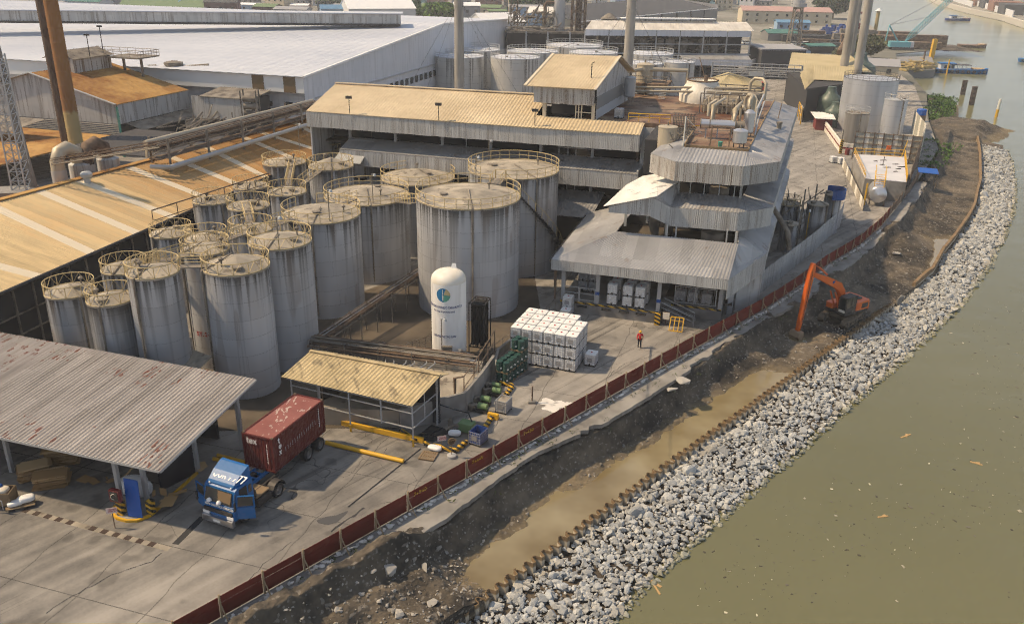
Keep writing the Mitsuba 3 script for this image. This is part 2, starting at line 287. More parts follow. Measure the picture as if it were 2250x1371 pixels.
# excavated bank and trench bottom
def h_bank(s, t, x, y):
    n1, n2, n3 = vn(x * .33, y * .33, 3), vn(x * 1.1, y * 1.1, 4), vn(x * 3.1, y * 3.1, 6, 3)
    z = np.interp(t, [-.10, .02, .10, .19, .36, .48, 1.0, 1.2], [-.45, -.6, -1.6, -2.35, -2.56, -2.85, -3.05, -2.95])
    z += (n1 - .5) * .75 * np.clip(t * 3, .35, 1) * np.clip(1.35 - t, .25, 1) + (n2 - .5) * .55 * np.clip(1.15 - t * 1.2, .12, 1) + (n3 - .5) * .34 * np.clip(1.2 - t, .25, 1)
    def mound(s0, t0, rs, rt, a): return a * np.exp(-(((s - s0) / rs) ** 2 + ((t - t0) / rt) ** 2))
    near = np.clip((31.5 - s) / 3.5, 0, 1)                             # spoil at the near end of the trench
    z += near * (1.25 + 1.1 * (n1 - .35) + .5 * (n2 - .5)) + mound(22, .9, 5, .5, .5) - mound(20.5, .55, 2.2, .12, .95) * near
    z += mound(84, .55, 9, .75, 1.15) + mound(92, .25, 9, .35, .9) + mound(100, .8, 10, .5, .8) + mound(75.5, .75, 3.2, .5, .7)
    z += mound(119, .35, 4.5, .4, 2.0) + mound(108, .25, 5, .3, .7) + mound(69.5, .12, 7, .20, .5) + mound(111, .75, 8, .3, .55)
    e = np.exp(-(((x - 35.4) / 4.2) ** 2 + ((y - 85.55) / 4.2) ** 2) ** 2); z = z * (1 - e) + e * np.minimum(z, -2.08 + .12 * (n3 - .5)); e = np.exp(-(((x - 29.6) / 2.2) ** 2 + ((y - 81.6) / 2.2) ** 2) ** 2); z = z * (1 - e) + e * np.minimum(z, -2.65)
    far = np.clip((s - 122) / 10, 0, 1); z = z * (1 - .25 * far) + far * .15
    return z
sg = np.arange(4, 205, .22); tg = np.linspace(-.12, 1.06, 44)
S_, T_ = np.meshgrid(sg, tg, indexing='ij'); O_ = oE(S_) + (oP(S_) - oE(S_)) * T_
XY = SD * S_[..., None] + SN * O_[..., None]; Z_ = h_bank(S_, T_, XY[..., 0], XY[..., 1]); Z_[:, -1] -= .9
def grid_mesh(X, Z):
    a, b = Z.shape; i, j = np.meshgrid(np.arange(a - 1), np.arange(b - 1), indexing='ij'); k = i * b + j
    F = np.stack([k, k + b, k + b + 1, k + 1], -1).reshape(-1, 4)
    return np.c_[X.reshape(-1, 2), Z.ravel()], F
def zbank(s, o):
    t = (o - oE(s)) / (oP(s) - oE(s)); p = RV(s, o); return float(h_bank(np.array([s]), np.array([t]), np.array([p[0]]), np.array([p[1]]))[0])
solo('bank', grid_mesh(XY, Z_), 'mat_soil', 'dark excavated soil of the bank and trench', kind='structure', smooth=True)
ps = np.arange(6, 118, 2.0)
sheet([RV(s, oE(s) + .5)[:2] for s in ps] + [RV(s, oP(s) - .02)[:2] for s in ps[::-1]], -2.62, 'pool', 'mat_pool', 'muddy water standing in the trench along the sheet piles')
ps = np.arange(112, 200, 3.0)
sheet([RV(s, oE(s) + 3.2)[:2] for s in ps] + [RV(s, oP(s) - .3)[:2] for s in ps[::-1]], -2.50, 'mud', 'mat_pool', 'wet grey mud track in the far part of the trench')
# gravel slope under the boulders
Sg, Tg = np.meshgrid(np.arange(4, 212, .8), np.linspace(-.02, 1.25, 10), indexing='ij'); Og = oP(Sg) + (oW(Sg) - oP(Sg)) * Tg
XYg = SD * Sg[..., None] + SN * Og[..., None]; Zg = np.interp(Tg, [-.02, .1, .8, 1.0, 1.25], [-2.85, -2.85, -3.05, -3.3, -4.2]) + .3 * (vn(XYg[..., 0], XYg[..., 1], 8) - .5)
solo('gravel_slope', grid_mesh(XYg, Zg), 'mat_darkground', 'dark gravel slope under the boulders', kind='structure', smooth=True)
# boulders
def rock_mesh(r, n, rg):
    p = rg.normal(size=(n, 3)); p /= np.linalg.norm(p, axis=1, keepdims=True); p *= rg.uniform(.78, 1.0, (n, 1)); p *= np.array([1, rg.uniform(.62, .95), rg.uniform(.45, .8)]) * r
    h = trimesh.convex.convex_hull(p, qhull_options='QbB Pp QJ'); a = rg.uniform(0, 6.28); t = rg.normal(0, .3, 2)
    M = trimesh.transformations.euler_matrix(t[0], t[1], a); h.apply_transform(M); return np.array(h.vertices), np.array(h.faces)
rg = np.random.default_rng(5); N_ = 26000
s_, w_ = rg.uniform(18, 206, N_), rg.uniform(.01, 1.03, N_); keep = rg.uniform(size=N_) < np.where(s_ < 62, 1.0, np.where(s_ < 110, .62, .40)); keep &= ~((s_ > 196) & (rg.uniform(size=N_) < (s_ - 196) / 12)); s_, w_ = s_[keep], w_[keep]
o_ = oP(s_) + .35 + (oW(s_) - oP(s_) - .15) * w_; r_ = np.clip(rg.lognormal(-1.70, .42, len(s_)), .085, .50) * np.where(s_ > 62, 1.0 + np.clip((s_ - 62) / 120, 0, .55), 1.0); r_ *= np.where((w_ < .3) & (rg.uniform(size=len(s_)) < .10), 1.7, 1.0)
z_ = np.interp(w_, [0, .1, .8, 1.03], [-2.74, -2.70, -2.90, -3.25]) + rg.uniform(-.06, .14, len(s_)) + .24 * (vn(s_ * .12, o_ * .3, 9) - .5); warm_ = np.clip(.12 + .9 * (vn(s_ * .07, o_ * .25, 12) - .42) + np.where(w_ > .9, .35, 0) + rg.normal(0, .14, len(s_)) + np.where((w_ < .12), .3, 0), 0, 1)
rocks = list(zip(s_, o_, z_, r_, w_, warm_))
lib = [rock_mesh(1.0, int(rg.integers(11, 17)), rg) for _ in range(36)]
def rock_col(rg, w, warm):
    g = rg.uniform(.24, .46); c = np.array([g * .96, g * 1.0, g * 1.01]) * (1 - warm) + np.array([g * 1.10, g * 1.0, g * .80]) * warm
    if w > .97: c = c * .55 + np.array([.05, .055, .02])
    return c
rocks.sort(key=lambda k: np.hypot(*RV(k[0], k[1])[:2]) / k[3]); rest = MB()
for i, (s, o, z, r, w, wm) in enumerate(rocks):
    if i < 300:
        v, f = rock_mesh(r, int(rg.integers(16, 24)), rg); v = v + RV(s, o, z); cc = rock_col(rg, w, wm); c = np.tile(cc, (len(v), 1)); sz = 'biggest' if r > .55 else 'large' if r > .42 else 'middling' if r > .33 else 'smaller'
        tone = ('dark ' if cc.mean() < .29 else 'pale ' if cc.mean() > .38 else '') + ('brownish' if wm > .55 else 'beige grey' if wm > .3 else 'bluish grey'); pos = 'against the sheet piles' if w < .16 else 'on the pile side of the rock bank' if w < .42 else 'in the middle of the rock bank' if w < .66 else 'on the water side of the rock bank' if w < .93 else 'at the waterline'
        far = 'bottom frame edge' if s < 30 else 'just above the bottom frame edge' if s < 36 else 'by the spoil heap' if s < 43 else 'beside the muddy pool' if s < 58 else 'towards the excavator'
        solo('boulder', (v, f), 'mat_rock', f'{sz} {tone} boulder {pos}, {far}'.replace('of the rock bank', 'of the bank').replace('just above the bottom frame edge', 'low in the picture'), 'boulder', 'boulders of the rock bank', color=c)
    else:
        v, f = lib[int(rg.integers(36))]; a = rg.uniform(0, 6.28); ca, sa = math.cos(a), math.sin(a)
        rest.add(np.c_[v[:, 0] * ca - v[:, 1] * sa, v[:, 0] * sa + v[:, 1] * ca, v[:, 2]] * r + RV(s, o, z), f, rock_col(rg, w, wm))
solo('riprap', rest, 'mat_rock', 'bank of loose grey broken rock running along the river', 'rocks', kind='stuff', color=rest.cols())
# sheet piles
wall = thing('sheet_pile_wall', 'rusty corrugated steel sheet pile wall between the muddy trench and the rock bank', 'sheet pile wall')
s = 19.0; k = 0; rp = np.random.default_rng(3)
while s < 104:
    L = .88; prof = [(0, .0), (.15, .0), (.30, .46), (.58, .46), (.73, .0), (.88, .0)]; m = MB(); top = -2.02 + .10 * rp.uniform(-1, 1) + (.06 if k % 2 else 0)
    if s > 92: top -= .012 * (s - 92) * 4
    P = np.array([RV(s + a, oP(s) - .2 + b) for a, b in prof])
    V = np.vstack([P + [0, 0, top], P + [0, 0, -3.3]]); Q = np.array([RV(s + a, oP(s) - .2 + b + .05) for a, b in prof])
    V = np.vstack([V, Q + [0, 0, top], Q + [0, 0, -3.3]]); n = len(prof); F = []
    for i in range(n - 1): F += [(i, i + 1, n + i + 1, n + i), (2 * n + i + 1, 2 * n + i, 3 * n + i, 3 * n + i + 1), (i + 1, i, 2 * n + i, 2 * n + i + 1)]
    m.add(V, np.array(F)); part(wall, 'pile', m, 'mat_pile'); s += L * .985; k += 1
# far low timber edge of the trench
m = MB(); pts = [RV(s, oP(s), -2.05 + .12 * rp.uniform(-1, 1)) for s in np.arange(104, 211, 1.5)]
for a, b in zip(pts[:-1], pts[1:]): m.bar(a, b, .35, .8)
part(wall, 'buried_pile_row', m, 'mat_pile', label='far row of sheet piles almost buried in brown soil')
# red fence
fen = thing('site_fence', 'dark red sheet metal fence on timber posts along the yard edge', 'fence')
s = 14.4; i = 0; fz = 1.38
marks = {6: '7+940', 8: '7+445', 10: '7+450'}
while s < 124:
    L = 2.68; a, b = RV(s, oF(s)), RV(s + L, oF(s + L)); d = (b - a) / np.linalg.norm(b - a); nn = np.array([d[1], -d[0], 0])
    zt = fz + rp.uniform(-.05, .05); m = MB(); n = 9
    for j in range(3):
        z0 = .06 + j * (zt - .06) / 3; z1 = z0 + (zt - .06) / 3 - .012; off = nn * (.012 * (j % 2) + rp.uniform(-.01, .01))
        m.bar(a + d * .07 + off + [0, 0, (z0 + z1) / 2], b - d * .07 + off + [0, 0, (z0 + z1) / 2], .025, z1 - z0)
    part(fen, 'panel', m, 'mat_fence')
    m = MB(); m.bar(a - nn * -.06 + [0, 0, -.2], a - nn * -.06 + nn * rp.uniform(-.05, .05) + [0, 0, fz + .13 + rp.uniform(-.05, .1)], .09)
    m.bar(a + nn * .9 + [0, 0, -.1], a + nn * .10 + [0, 0, .9], .06)
    part(fen, 'post', m, 'mat_postrust')
    if i in marks:
        t = meshkit.text_mesh(marks[i], .26, .004); X = np.array(t.vertices); X[:, 0] += .5
        part(fen, 'survey_mark', (a + np.outer(X[:, 0], d) + np.outer(X[:, 1], [0, 0, 1]) + np.outer(X[:, 2], nn) + nn * .045 + [0, 0, .9], t.faces), 'mat_yellow', label='yellow painted number ' + marks[i] + ' on a red panel')
    s += L; i += 1
# white sandbags / rubble at the fence foot
rb = MB(); rcol = []
for s in np.arange(17, 118, .20):
    if rg.uniform() < .12 + .3 * (math.sin(s * .9) > .6): continue
    v, f = lib[int(rg.integers(36))]; r = rg.uniform(.13, .26); g = rg.uniform(.42, .72)
    rb.add(v * r * [1.1, 1.0, .8] + RV(s + rg.uniform(-.1, .1), oF(s) + .42 + rg.uniform(-.08, .16), .07), f, np.array([g, g * .97, g * .9]))
solo('foot_rubble', rb, 'mat_vc', 'white sandbags and rubble along the foot of the red fence', 'sandbags', kind='stuff', color=rb.cols())
# concrete lumps and rubble in the excavation
def lump(px, label, r, s, o, flat=.5, g=.32, zz=None):
    v, f = rock_mesh(r, 14, rg); v = v * [1, 1, flat * 1.4] + RV(s, o, (zbank(s, o) if zz is None else zz) + r * .25)
    solo('concrete_lump', (v, f), 'mat_rock', label, 'concrete lump', color=np.tile([g, g * .95, g * .86], (len(v), 1)))
lump(0, 'biggest pale concrete lump by the near walkway edge', .62, 26.2, -33.2); lump(0, 'squarish pale concrete lump right of the biggest one', .5, 28.4, -32.3); lump(0, 'small concrete lump at the walkway foot left of the biggest one', .3, 25.2, -33.4)
lump(0, 'upright concrete slab in the near spoil heap', .55, 24.6, -30.4); lump(0, 'low concrete slab left of the upright one', .45, 26.8, -30.0); lump(0, 'brown boulder lying alone beside the far end of the open sheet piles', .85, 97.6, -28.3, .8, .2, -2.2)
lump(0, 'long pale broken slab at the trench behind the excavator', .9, 113, -34.5, .3, .36); lump(0, 'broken pale slab fallen from the walkway edge beside the trench', 1.0, 59.5, -33.6, .25, .36, -.35); lump(0, 'broken slab lying next to the fallen one', .7, 57.6, -33.4, .25, .34, -.4)
sc = MB()
for _ in range(1500):
    s = rg.uniform(15, 120) if rg.uniform() < .5 else rg.uniform(15, 34); t = rg.uniform(.05, .95); o = oE(s) + (oP(s) - oE(s)) * t; z = zbank(s, o)
    if z < -2.6: continue
    v, f = lib[int(rg.integers(36))]; r = float(np.clip(rg.lognormal(-2.6, .55), .03, .26)); g = rg.uniform(.10, .42)
    sc.add(v * r + RV(s, o, z + r * .2), f, np.array([g, g * .93, g * .82]))
solo('spoil_rubble', sc, 'mat_rock', 'scattered stones and rubble in the excavated soil', 'rubble', kind='stuff', color=sc.cols())
# ------------------------------------------------------------------ storage tanks
def cyl_shell(c, R, z0, z1, seed=0.0, n=56, rows=6):
    an = np.linspace(0, 2 * np.pi, n + 1); zz = np.linspace(z1, z0, rows + 1)
    A, Z = np.meshgrid(an, zz, indexing='ij')
    V = np.stack([c[0] + R * np.cos(A), c[1] + R * np.sin(A), Z], -1).reshape(-1, 3); uv = np.stack([A * R + seed * 41.7, z1 - Z], -1).reshape(-1, 2)
    i, j = np.meshgrid(np.arange(n), np.arange(rows), indexing='ij'); k = i * (rows + 1) + j
    return (V, np.stack([k, k + 1, k + rows + 2, k + rows + 1], -1).reshape(-1, 4)), uv
def railing(c, R, z0, zr, truss=False, gap=None, r=.042):
    m = MB(); a0, a1 = (0, 2 * math.pi) if gap is None else (gap[1], gap[0] + 2 * math.pi)
    seg = max(28, int(R * 14)); m.ring((c[0], c[1], zr), R, r, 5, seg, a0, a1)
    if not truss: m.ring((c[0], c[1], (z0 + zr) / 2), R, r * .75, 4, seg, a0, a1)
    m.ring((c[0], c[1], z0 + .06), R, r * .9, 4, seg, a0, a1)
    n = max(8, int(round(R * 2 * math.pi / (1.25 if not truss else 1.15)))); P = []
    for i in range(n + 1):
        a = a0 + (a1 - a0) * i / n; p = np.array([c[0] + R * math.cos(a), c[1] + R * math.sin(a), 0]); P.append(p)
        if i < n or gap is not None: m.tube([p + [0, 0, z0], p + [0, 0, zr]], r * .85, 4, False)
    if truss:
        for i in range(n):
            q = (P[i] + P[i + 1]) / 2
            m.tube([P[i] + [0, 0, z0 + .05], q + [0, 0, zr], P[i + 1] + [0, 0, z0 + .05]], r * .5, 3, False)
    return m
def tank(c, R, zr, label, group, hr=1.0, rise=.3, truss=True, shell='mat_tank', roof='mat_tankroof', rail='mat_rail', seed=0.0, z0=0.0, gap=None, fit=2, name='storage_tank', nodome=False, rr=.042):
    k = thing(name, label, 'storage tank', group); z1 = zr - hr
    g, uv = cyl_shell(c, R, z0, z1, seed); part(k, 'shell', g, shell, True, uv=uv)
    m = MB(); n = 40; prof = [(R + .05, z1 - .10), (R + .05, z1 + .02), (R * .66, z1 + rise * R * .36), (R * .33, z1 + rise * R * .72), (.02, z1 + rise * R)]
    m.lathe(prof, (c[0], c[1], 0), n); part(k, 'roof', m, roof, 35)
    if hr > .2: part(k, 'railing', railing(c, R + .02, z1, zr, truss, gap, rr), rail)
    rg = np.random.default_rng(int(seed * 10) + 3)
    for i in range(fit):
        a = rg.uniform(0, 6.28); q = R * rg.uniform(.35, .7); x, y = c[0] + q * math.cos(a), c[1] + q * math.sin(a); zz = z1 + rise * (R - q) - .03; m = MB()
        if i == 0:
            m.lathe([(.33, zz), (.33, zz + .2), (.40, zz + .2), (.40, zz + .26), (.02, zz + .30)], (x, y, 0), 14); part(k, 'manhole', m, 'mat_dirtysteel', 40)
        else:
            m.lathe([(.07, zz), (.07, zz + .55), (.18, zz + .56), (.2, zz + .7), (.02, zz + .82)], (x, y, 0), 9); part(k, 'vent', m, 'mat_dirtysteel', 40)
    if fit:
        m = MB(); a = rg.uniform(3.6, 5.6); p = lambda q, h: np.array([c[0] + q * math.cos(a), c[1] + q * math.sin(a), h])
        m.tube([p(.2, z1 + rise * R + .12), p(R * .6, z1 + rise * R * .4 + .10), p(R + .12, z1 + .08), p(R + .12, z0 + .3)], .055, 6)
        part(k, 'drop_pipe', m, 'mat_dirtysteel')
    return k, z1
G1 = 'old grey storage tanks of the front yard'; BIG = 'largest grey tank'
YT = [((-4.56, 83.89), 5.19, 12.4, 'widest grey tank, standing right behind the white gas tank, with flat tan roof', .13, False, (0.75, 1.15)),
      ((-.09, 96.2), 5.1, 12.33, 'wide grey tank with a patched roof, behind and right of the widest one', .10, False, (-2.35, -1.95)),
      ((-16.3, 92.93), 4.6, 9.88, 'wide low grey tank behind and left of the widest one, cone roof stained tan', .17, False, None),
      ((-11.61, 102.0), 4.4, 9.8, 'grey tank with peeling pale cone roof, half hidden behind the wide low tank', .22, False, None),
      ((-19.0, 82.27), 3.79, 10.81, 'broad grey tank in the middle of the row, left of the widest tank', .16, False, (1.9, 2.5)),
      ((-19.69, 69.35), 2.6, 12.04, 'tall grey tank directly right of the foremost tank, with a wavy tan roof', .26, True, None),
      ((-21.92, 64.29), 2.57, 11.58, 'foremost tall grey tank with a shiny cone roof, beside the shed with ribbed beige roof', .36, True, None),
      ((-27.69, 62.29), 1.94, 11.7, 'tall slim grey tank left of the foremost one, tan roof with a radial pipe', .3, True, None),
      ((-31.44, 62.4), 1.70, 9.3, 'short grey tank with rust stained roof just left of the tall slim one', .3, True, None),
      ((-36.3, 65.7), 1.9, 8.6, 'leftmost grey tank under the eave of the long ochre roof', .32, True, None),
      ((-34.5, 71.95), 1.92, 8.4, 'grey tank behind the leftmost one, close to the long ochre roof', .3, True, None),
      ((-25.96, 69.0), 1.95, 11.3, 'slim grey tank lettered in red near its foot, behind the foremost tank', .28, True, None),
      ((-28.6, 76.6), 1.85, 9.8, 'grey tank behind the red lettered one, in front of the ochre roof', .3, True, None),
      ((-24.5, 77.1), 1.95, 10.6, 'grey tank left of the broad middle tank, catwalk leaving from its rim', .28, True, None),
      ((-34.0, 81.77), 1.97, 8.6, 'grey tank at the foot of the stair frame along the ochre roof', .28, True, None),
      ((-33.0, 91.6), 2.1, 9.3, 'grey tank with a pale ring rail standing against the ochre roof, rear row', .26, True, None),
      ((-27.23, 85.72), 2.1, 10.4, 'grey tank of the rear row with crossed pipes over its roof', .28, True, None),
      ((-31.5, 100.77), 2.1, 8.6, 'rear grey tank with an open hatch, under the thin mast line', .28, True, None),
      ((-25.56, 94.65), 2.14, 9.6, 'rear grey tank right of the open hatch one with a tin lid on its roof', .28, True, None),
      ((-29.9, 110.6), 2.75, 9.3, 'big rear grey tank, leftmost of the four by the long building, steep stair on it', .25, True, None),
      ((-22.29, 103.4), 2.68, 10.6, 'rear grey tank with a pointed cone roof, foremost of the four by the long building', .38, True, None),
      ((-19.9, 114.2), 2.7, 9.9, 'rearmost right grey tank of the four by the long building', .25, True, None),
      ((-25.0, 116.5), 2.4, 10.0, 'rearmost left grey tank of the four by the long building, under a tin lean-to', .25, True, None)]
tk = {}
for i, (c, R, zr, lab, rise, tr, gap) in enumerate(YT):
    tk[i] = tank(c, R, zr, lab, G1, hr=(1.05 if not tr else .95), rise=rise, truss=tr, seed=i + 1.3, gap=gap)
def on_cyl(text, c, R, az, z, h, mat, parent, name, label, off=.02, bold=True):
    t = meshkit.text_mesh(text, h, .004, bold); v = np.array(t.vertices); v[:, 0] -= (v[:, 0].max() + v[:, 0].min()) / 2
    a = math.radians(az) + v[:, 0] / R; r = R + off + v[:, 2]
    part(parent, name, (np.c_[c[0] + r * np.cos(a), c[1] + r * np.sin(a), z + v[:, 1]], t.faces), mat, label=label)
on_cyl('ST.14', (-25.96, 69.0), 1.95, -101, 3.15, .36, 'mat_red', tk[11][0], 'lettering', 'red painted tank number ST.14')
# mast poles with lamps on the roofs
def lamp_mast(p, h, label, lean=0.0):
    k = thing('lamp_mast', label, 'lamp post', 'lamp masts on the tanks'); p = np.array(p, float); m = MB(); q = p + [lean, 0, h]; m.tube([p, q], .045, 6); part(k, 'pole', m, 'mat_dirtysteel')
    m = MB(); m.bar(q + [-.05, 0, .0], q + [.35, -.1, .02], .06); m.lathe([(.05, .25), (.12, .2), (.2, 0), (.02, .02)], q + [.3, -.08, -.15], 8); part(k, 'lamp', m, 'mat_greyrail')
lamp_mast((-4.0, 88.6, 11.4), 2.9, 'lamp mast at the back rail of the widest grey tank'); lamp_mast((-3.0, 99.8, 11.4), 2.4, 'lamp mast on the roof of the patched wide tank'); lamp_mast((-15.0, 89.2, 8.9), 3.2, 'lamp mast at the front rail of the wide low tank')
lamp_mast((-17.6, 79.4, 9.9), 3.0, 'dark lamp mast on the broad middle tank'); lamp_mast((-19.2, 67.2, 11.2), 2.6, 'dark lamp mast between the two foremost tall tanks'); lamp_mast((-18.6, 112.0, 9.2), 3.2, 'lamp mast on the rearmost right tank'); lamp_mast((-28.2, 112.4, 9.4), 3.6, 'double lamp mast beside the long ochre roof')
# catwalks between roofs
def catwalk(a, b, label, w=.8, rail='mat_rail', h=.95):
    a, b = np.array(a, float), np.array(b, float); k = thing('catwalk', label, 'catwalk', 'catwalks between the tank roofs'); m = MB(); m.bar(a, b, w, .08); part(k, 'deck', m, 'mat_dirtysteel')
    d = (b - a) / np.linalg.norm(b - a); s = np.array([d[1], -d[0], 0]); s /= np.linalg.norm(s); m = MB(); n = max(1, int(np.linalg.norm(b - a) / 1.1))
    for sg in (-1, 1):
        o = s * w / 2 * sg
        m.tube([a + o + [0, 0, h], b + o + [0, 0, h]], .04, 5); m.tube([a + o + [0, 0, h / 2], b + o + [0, 0, h / 2]], .03, 4)
        for i in range(n + 1): q = a + (b - a) * i / n + o; m.tube([q, q + [0, 0, h]], .035, 4)
    part(k, 'railing', m, rail)
catwalk((-26.0, 63.3, 10.8), (-23.9, 63.6, 10.8), 'short catwalk from the tall slim tank to the foremost tank'); catwalk((-28.6, 64.0, 10.6), (-26.9, 67.4, 10.4), 'sloping catwalk behind the tall slim tank'); catwalk((-25.2, 70.8, 10.4), (-24.6, 75.2, 9.8), 'catwalk from the red lettered tank to the next row')
catwalk((-22.7, 77.6, 9.8), (-21.2, 79.6, 9.9), 'short catwalk onto the broad middle tank'); catwalk((-26.8, 83.6, 9.5), (-25.1, 79.0, 9.7), 'catwalk between two slim tanks of the rear row'); catwalk((-16.9, 88.4, 9.6), (-17.5, 85.9, 9.8), 'stair platform between broad middle tank and wide low tank')
catwalk((-9.9, 83.4, 10.6), (-12.4, 89.9, 9.0), 'sloping catwalk from the widest tank down to the wide low tank'); catwalk((-2.0, 88.6, 11.35), (-1.5, 91.3, 11.35), 'catwalk joining the two widest tanks', 1.1); catwalk((-31.0, 72.0, 8.4), (-28.9, 63.9, 10.5), 'long steep catwalk in front of the ochre roof', .7); catwalk((-32.6, 80.4, 7.9), (-29.9, 77.6, 8.9), 'stair frame rising beside the ochre roof', .7)
catwalk((-24.4, 96.6, 8.9), (-23.1, 100.9, 9.6), 'catwalk leading to the pointed cone roof tank', .7); catwalk((-28.3, 108.4, 8.3), (-25.9, 96.7, 8.7), 'narrow catwalk of the rear tank row', .7)
k = thing('rail_line', 'long rusty handrail pipe running above the rear tanks along the ochre roof', 'handrail'); m = MB(); A, B = np.array((-37.71, 86.66, 8.5)), np.array((-27.71, 95.53, 10.5))
m.tube([A, B], .07, 6); m.tube([A - [0, 0, 1.1], B - [0, 0, 1.1]], .05, 5)
for i in range(6): q = A + (B - A) * i / 5; m.tube([q - [0, 0, 1.8], q], .05, 5)
part(k, 'pipe', m, 'mat_rust')
# helical stair on the patched wide tank
k = thing('spiral_stair', 'steel stair winding down the right flank of the patched wide grey tank', 'stair'); st, rl = MB(), MB(); c = np.array((-.09, 96.2)); pr_ = []
for i in range(46):
    a = -1.72 + i * .036; z = 11.3 - i * .215; d = np.array([math.cos(a), math.sin(a), 0]); p = np.array([*c, z]) + d * 5.5; st.bar(np.array([*c, z]) + d * 5.14, np.array([*c, z]) + d * 5.95, .26, .04); pr_.append(np.array([*c, z + 1.0]) + d * 5.92)
    if i % 4 == 0: rl.tube([np.array([*c, z]) + d * 5.92, pr_[-1]], .03, 4)
    if i % 2 == 0: st.tube([np.array([*c, z]) + d * 5.9, np.array([*c, z - .5]) + d * 5.12], .025, 3)
rl.tube(pr_, .035, 5); st.tube([q - [0, 0, 1.05] for q in pr_], .05, 4); part(k, 'tread', st, 'mat_darksteel'); part(k, 'handrail', rl, 'mat_rail')
# white liquid gas tank
c = (-5.56, 70.07); R = 1.53; k = thing('gas_tank', 'upright white gas tank with a round blue and green emblem, beside a black finned vaporizer', 'gas tank')
g, uv = cyl_shell(c, R, .9, 7.55); textured('gaswhite', lambda p, n, uv: mix((.80, .79, .76), (.60, .58, .54), smoothstep(.52, .8, fbm(uv.x * 1.6, uv.y * .12, 0, 3)) * .8 + .1 * noise(uv.x * 5, uv.y * 2)), .4)
part(k, 'shell', g, 'mat_gaswhite', True, uv=uv)
textured('dustywhite', lambda p, n, uv: mix((.78, .76, .70), (.58, .52, .40), fbm(p.x * 1.2, p.y * 1.2, p.z, 3)), .5)
m = MB(); a = np.linspace(0, math.pi / 2, 9); m.lathe([(R * (1.0 if i == 0 else max(math.cos(t) ** .62, .01)), 7.55 + .95 * math.sin(t)) for i, t in enumerate(a)], (*c, 0), 48); part(k, 'dome', m, 'mat_dustywhite', 50)
m = MB(); m.lathe([(R * math.cos(t) ** .6 if t < 1.55 else .01, .9 - .6 * math.sin(t)) for t in a], (*c, 0), 40); part(k, 'bottom', m, 'mat_gaswhite', 50)
for i in range(3): t = math.radians(-100 + 120 * i); m = MB(); m.box((c[0] + 1.2 * math.cos(t), c[1] + 1.2 * math.sin(t), .45), (.25, .25, .9), t); part(k, 'leg', m, 'mat_white')
def on_cyl_poly(poly, az, z, mat, name, label, off): 
    t = trimesh.creation.extrude_polygon(poly, .004, engine='earcut'); t = t.subdivide_to_size(.12); v = np.array(t.vertices); aa = math.radians(az) + v[:, 0] / R; r = R + off + v[:, 2]
    part(k, name, (np.c_[c[0] + r * np.cos(aa), c[1] + r * np.sin(aa), z + v[:, 1]], t.faces), mat, label=label)
plain('logoblue', (.02, .16, .34), .5); plain('logogreen', (.10, .34, .24), .5); plain('logosand', (.52, .42, .22), .5); plain('navy', (.02, .04, .16), .5)
from shapely.geometry import Point
disc = Point(0, 0).buffer(.62, 24); sand = Polygon([(.05, .05), (.25, .62), (.62, .45), (.7, -.05)]).intersection(disc); green = Polygon([(.04, -.7), (.04, .04), (.7, -.08), (.7, -.7)]).intersection(disc)
on_cyl_poly(disc, -103.5, 6.67, 'mat_logoblue', 'emblem', 'round emblem, blue left half', .008); on_cyl_poly(sand, -103.5, 6.67, 'mat_logosand', 'emblem_sail', 'sand coloured wedge in the round emblem', .018); on_cyl_poly(green, -103.5, 6.67, 'mat_logogreen', 'emblem_field', 'green lower right of the round emblem', .016)
on_cyl_poly(Polygon([(-.05, -.5), (.05, -.5), (.02, .55), (-.02, .55)]), -104.5, 6.67, 'mat_dustywhite', 'emblem_line', 'thin pale line through the round emblem', .024)
on_cyl('NIPPON SANSO INGASCO', c, R, -104, 5.45, .20, 'mat_navy', k, 'lettering', 'navy company lettering'); on_cyl('The Gas Professionals', c, R, -104, 5.08, .14, 'mat_navy', k, 'lettering', 'small navy slogan'); on_cyl('LIQUID NITROGEN', c, R, -103, 2.72, .17, 'mat_navy', k, 'lettering', 'navy contents lettering')
m = MB(); m.box((c[0] - .05, c[1] - R - .10, 1.75), (.85, .3, .42)); part(k, 'gauge_box', m, 'mat_dirtysteel')
m = MB(); m.tube([(c[0] + .9, c[1] - R, 1.6), (c[0] + 1.1, c[1] - R - .3, 1.7), (c[0] + 1.6, c[1] - 1.3, 1.2), (c[0] + 2.2, c[1] - 1.0, .8)], .08, 8); m.tube([(c[0] + .5, c[1] - R, 1.0), (c[0] + 1.3, c[1] - R - .2, .8), (c[0] + 2.3, c[1] - .9, .7)], .06, 8); part(k, 'pipework', m, 'mat_steel')
m = MB(); m.slab((c[0] + .15, c[1] + .3, 8.35), (c[0] + .75, c[1] + .3, 8.3), (c[0] + .6, c[1] + .5, 8.9), (c[0] + .3, c[1] + .5, 8.9), .04); part(k, 'lifting_lug', m, 'mat_white')
k = thing('vaporizer', 'black finned vaporizer frame right of the white gas tank', 'vaporizer'); px, py, vx, vy = -2.9, 71.7, W(1, 0)[:2], W(0, 1)[:2]
for i in range(3):
    for j in range(4):
        q = np.array([px, py]) + vx * (i - 1) * .42 + vy * (j - 1.5) * .42; m = MB()
        for f_ in range(4): t = f_ * math.pi / 4 + .3; m.box((*q, 2.9), (.36, .02, 4.0), t)
        m.lathe([(.04, .75), (.04, 5.0), (.02, 5.05)], (*q, 0), 6); part(k, 'fin_column', m, 'mat_darksteel')
m = MB()
for j in range(4): m.tube([np.r_[np.array([px, py]) - vx * .5 + vy * (j - 1.5) * .42, 5.02], np.r_[np.array([px, py]) + vx * .5 + vy * (j - 1.5) * .42, 5.02]], .06, 6)
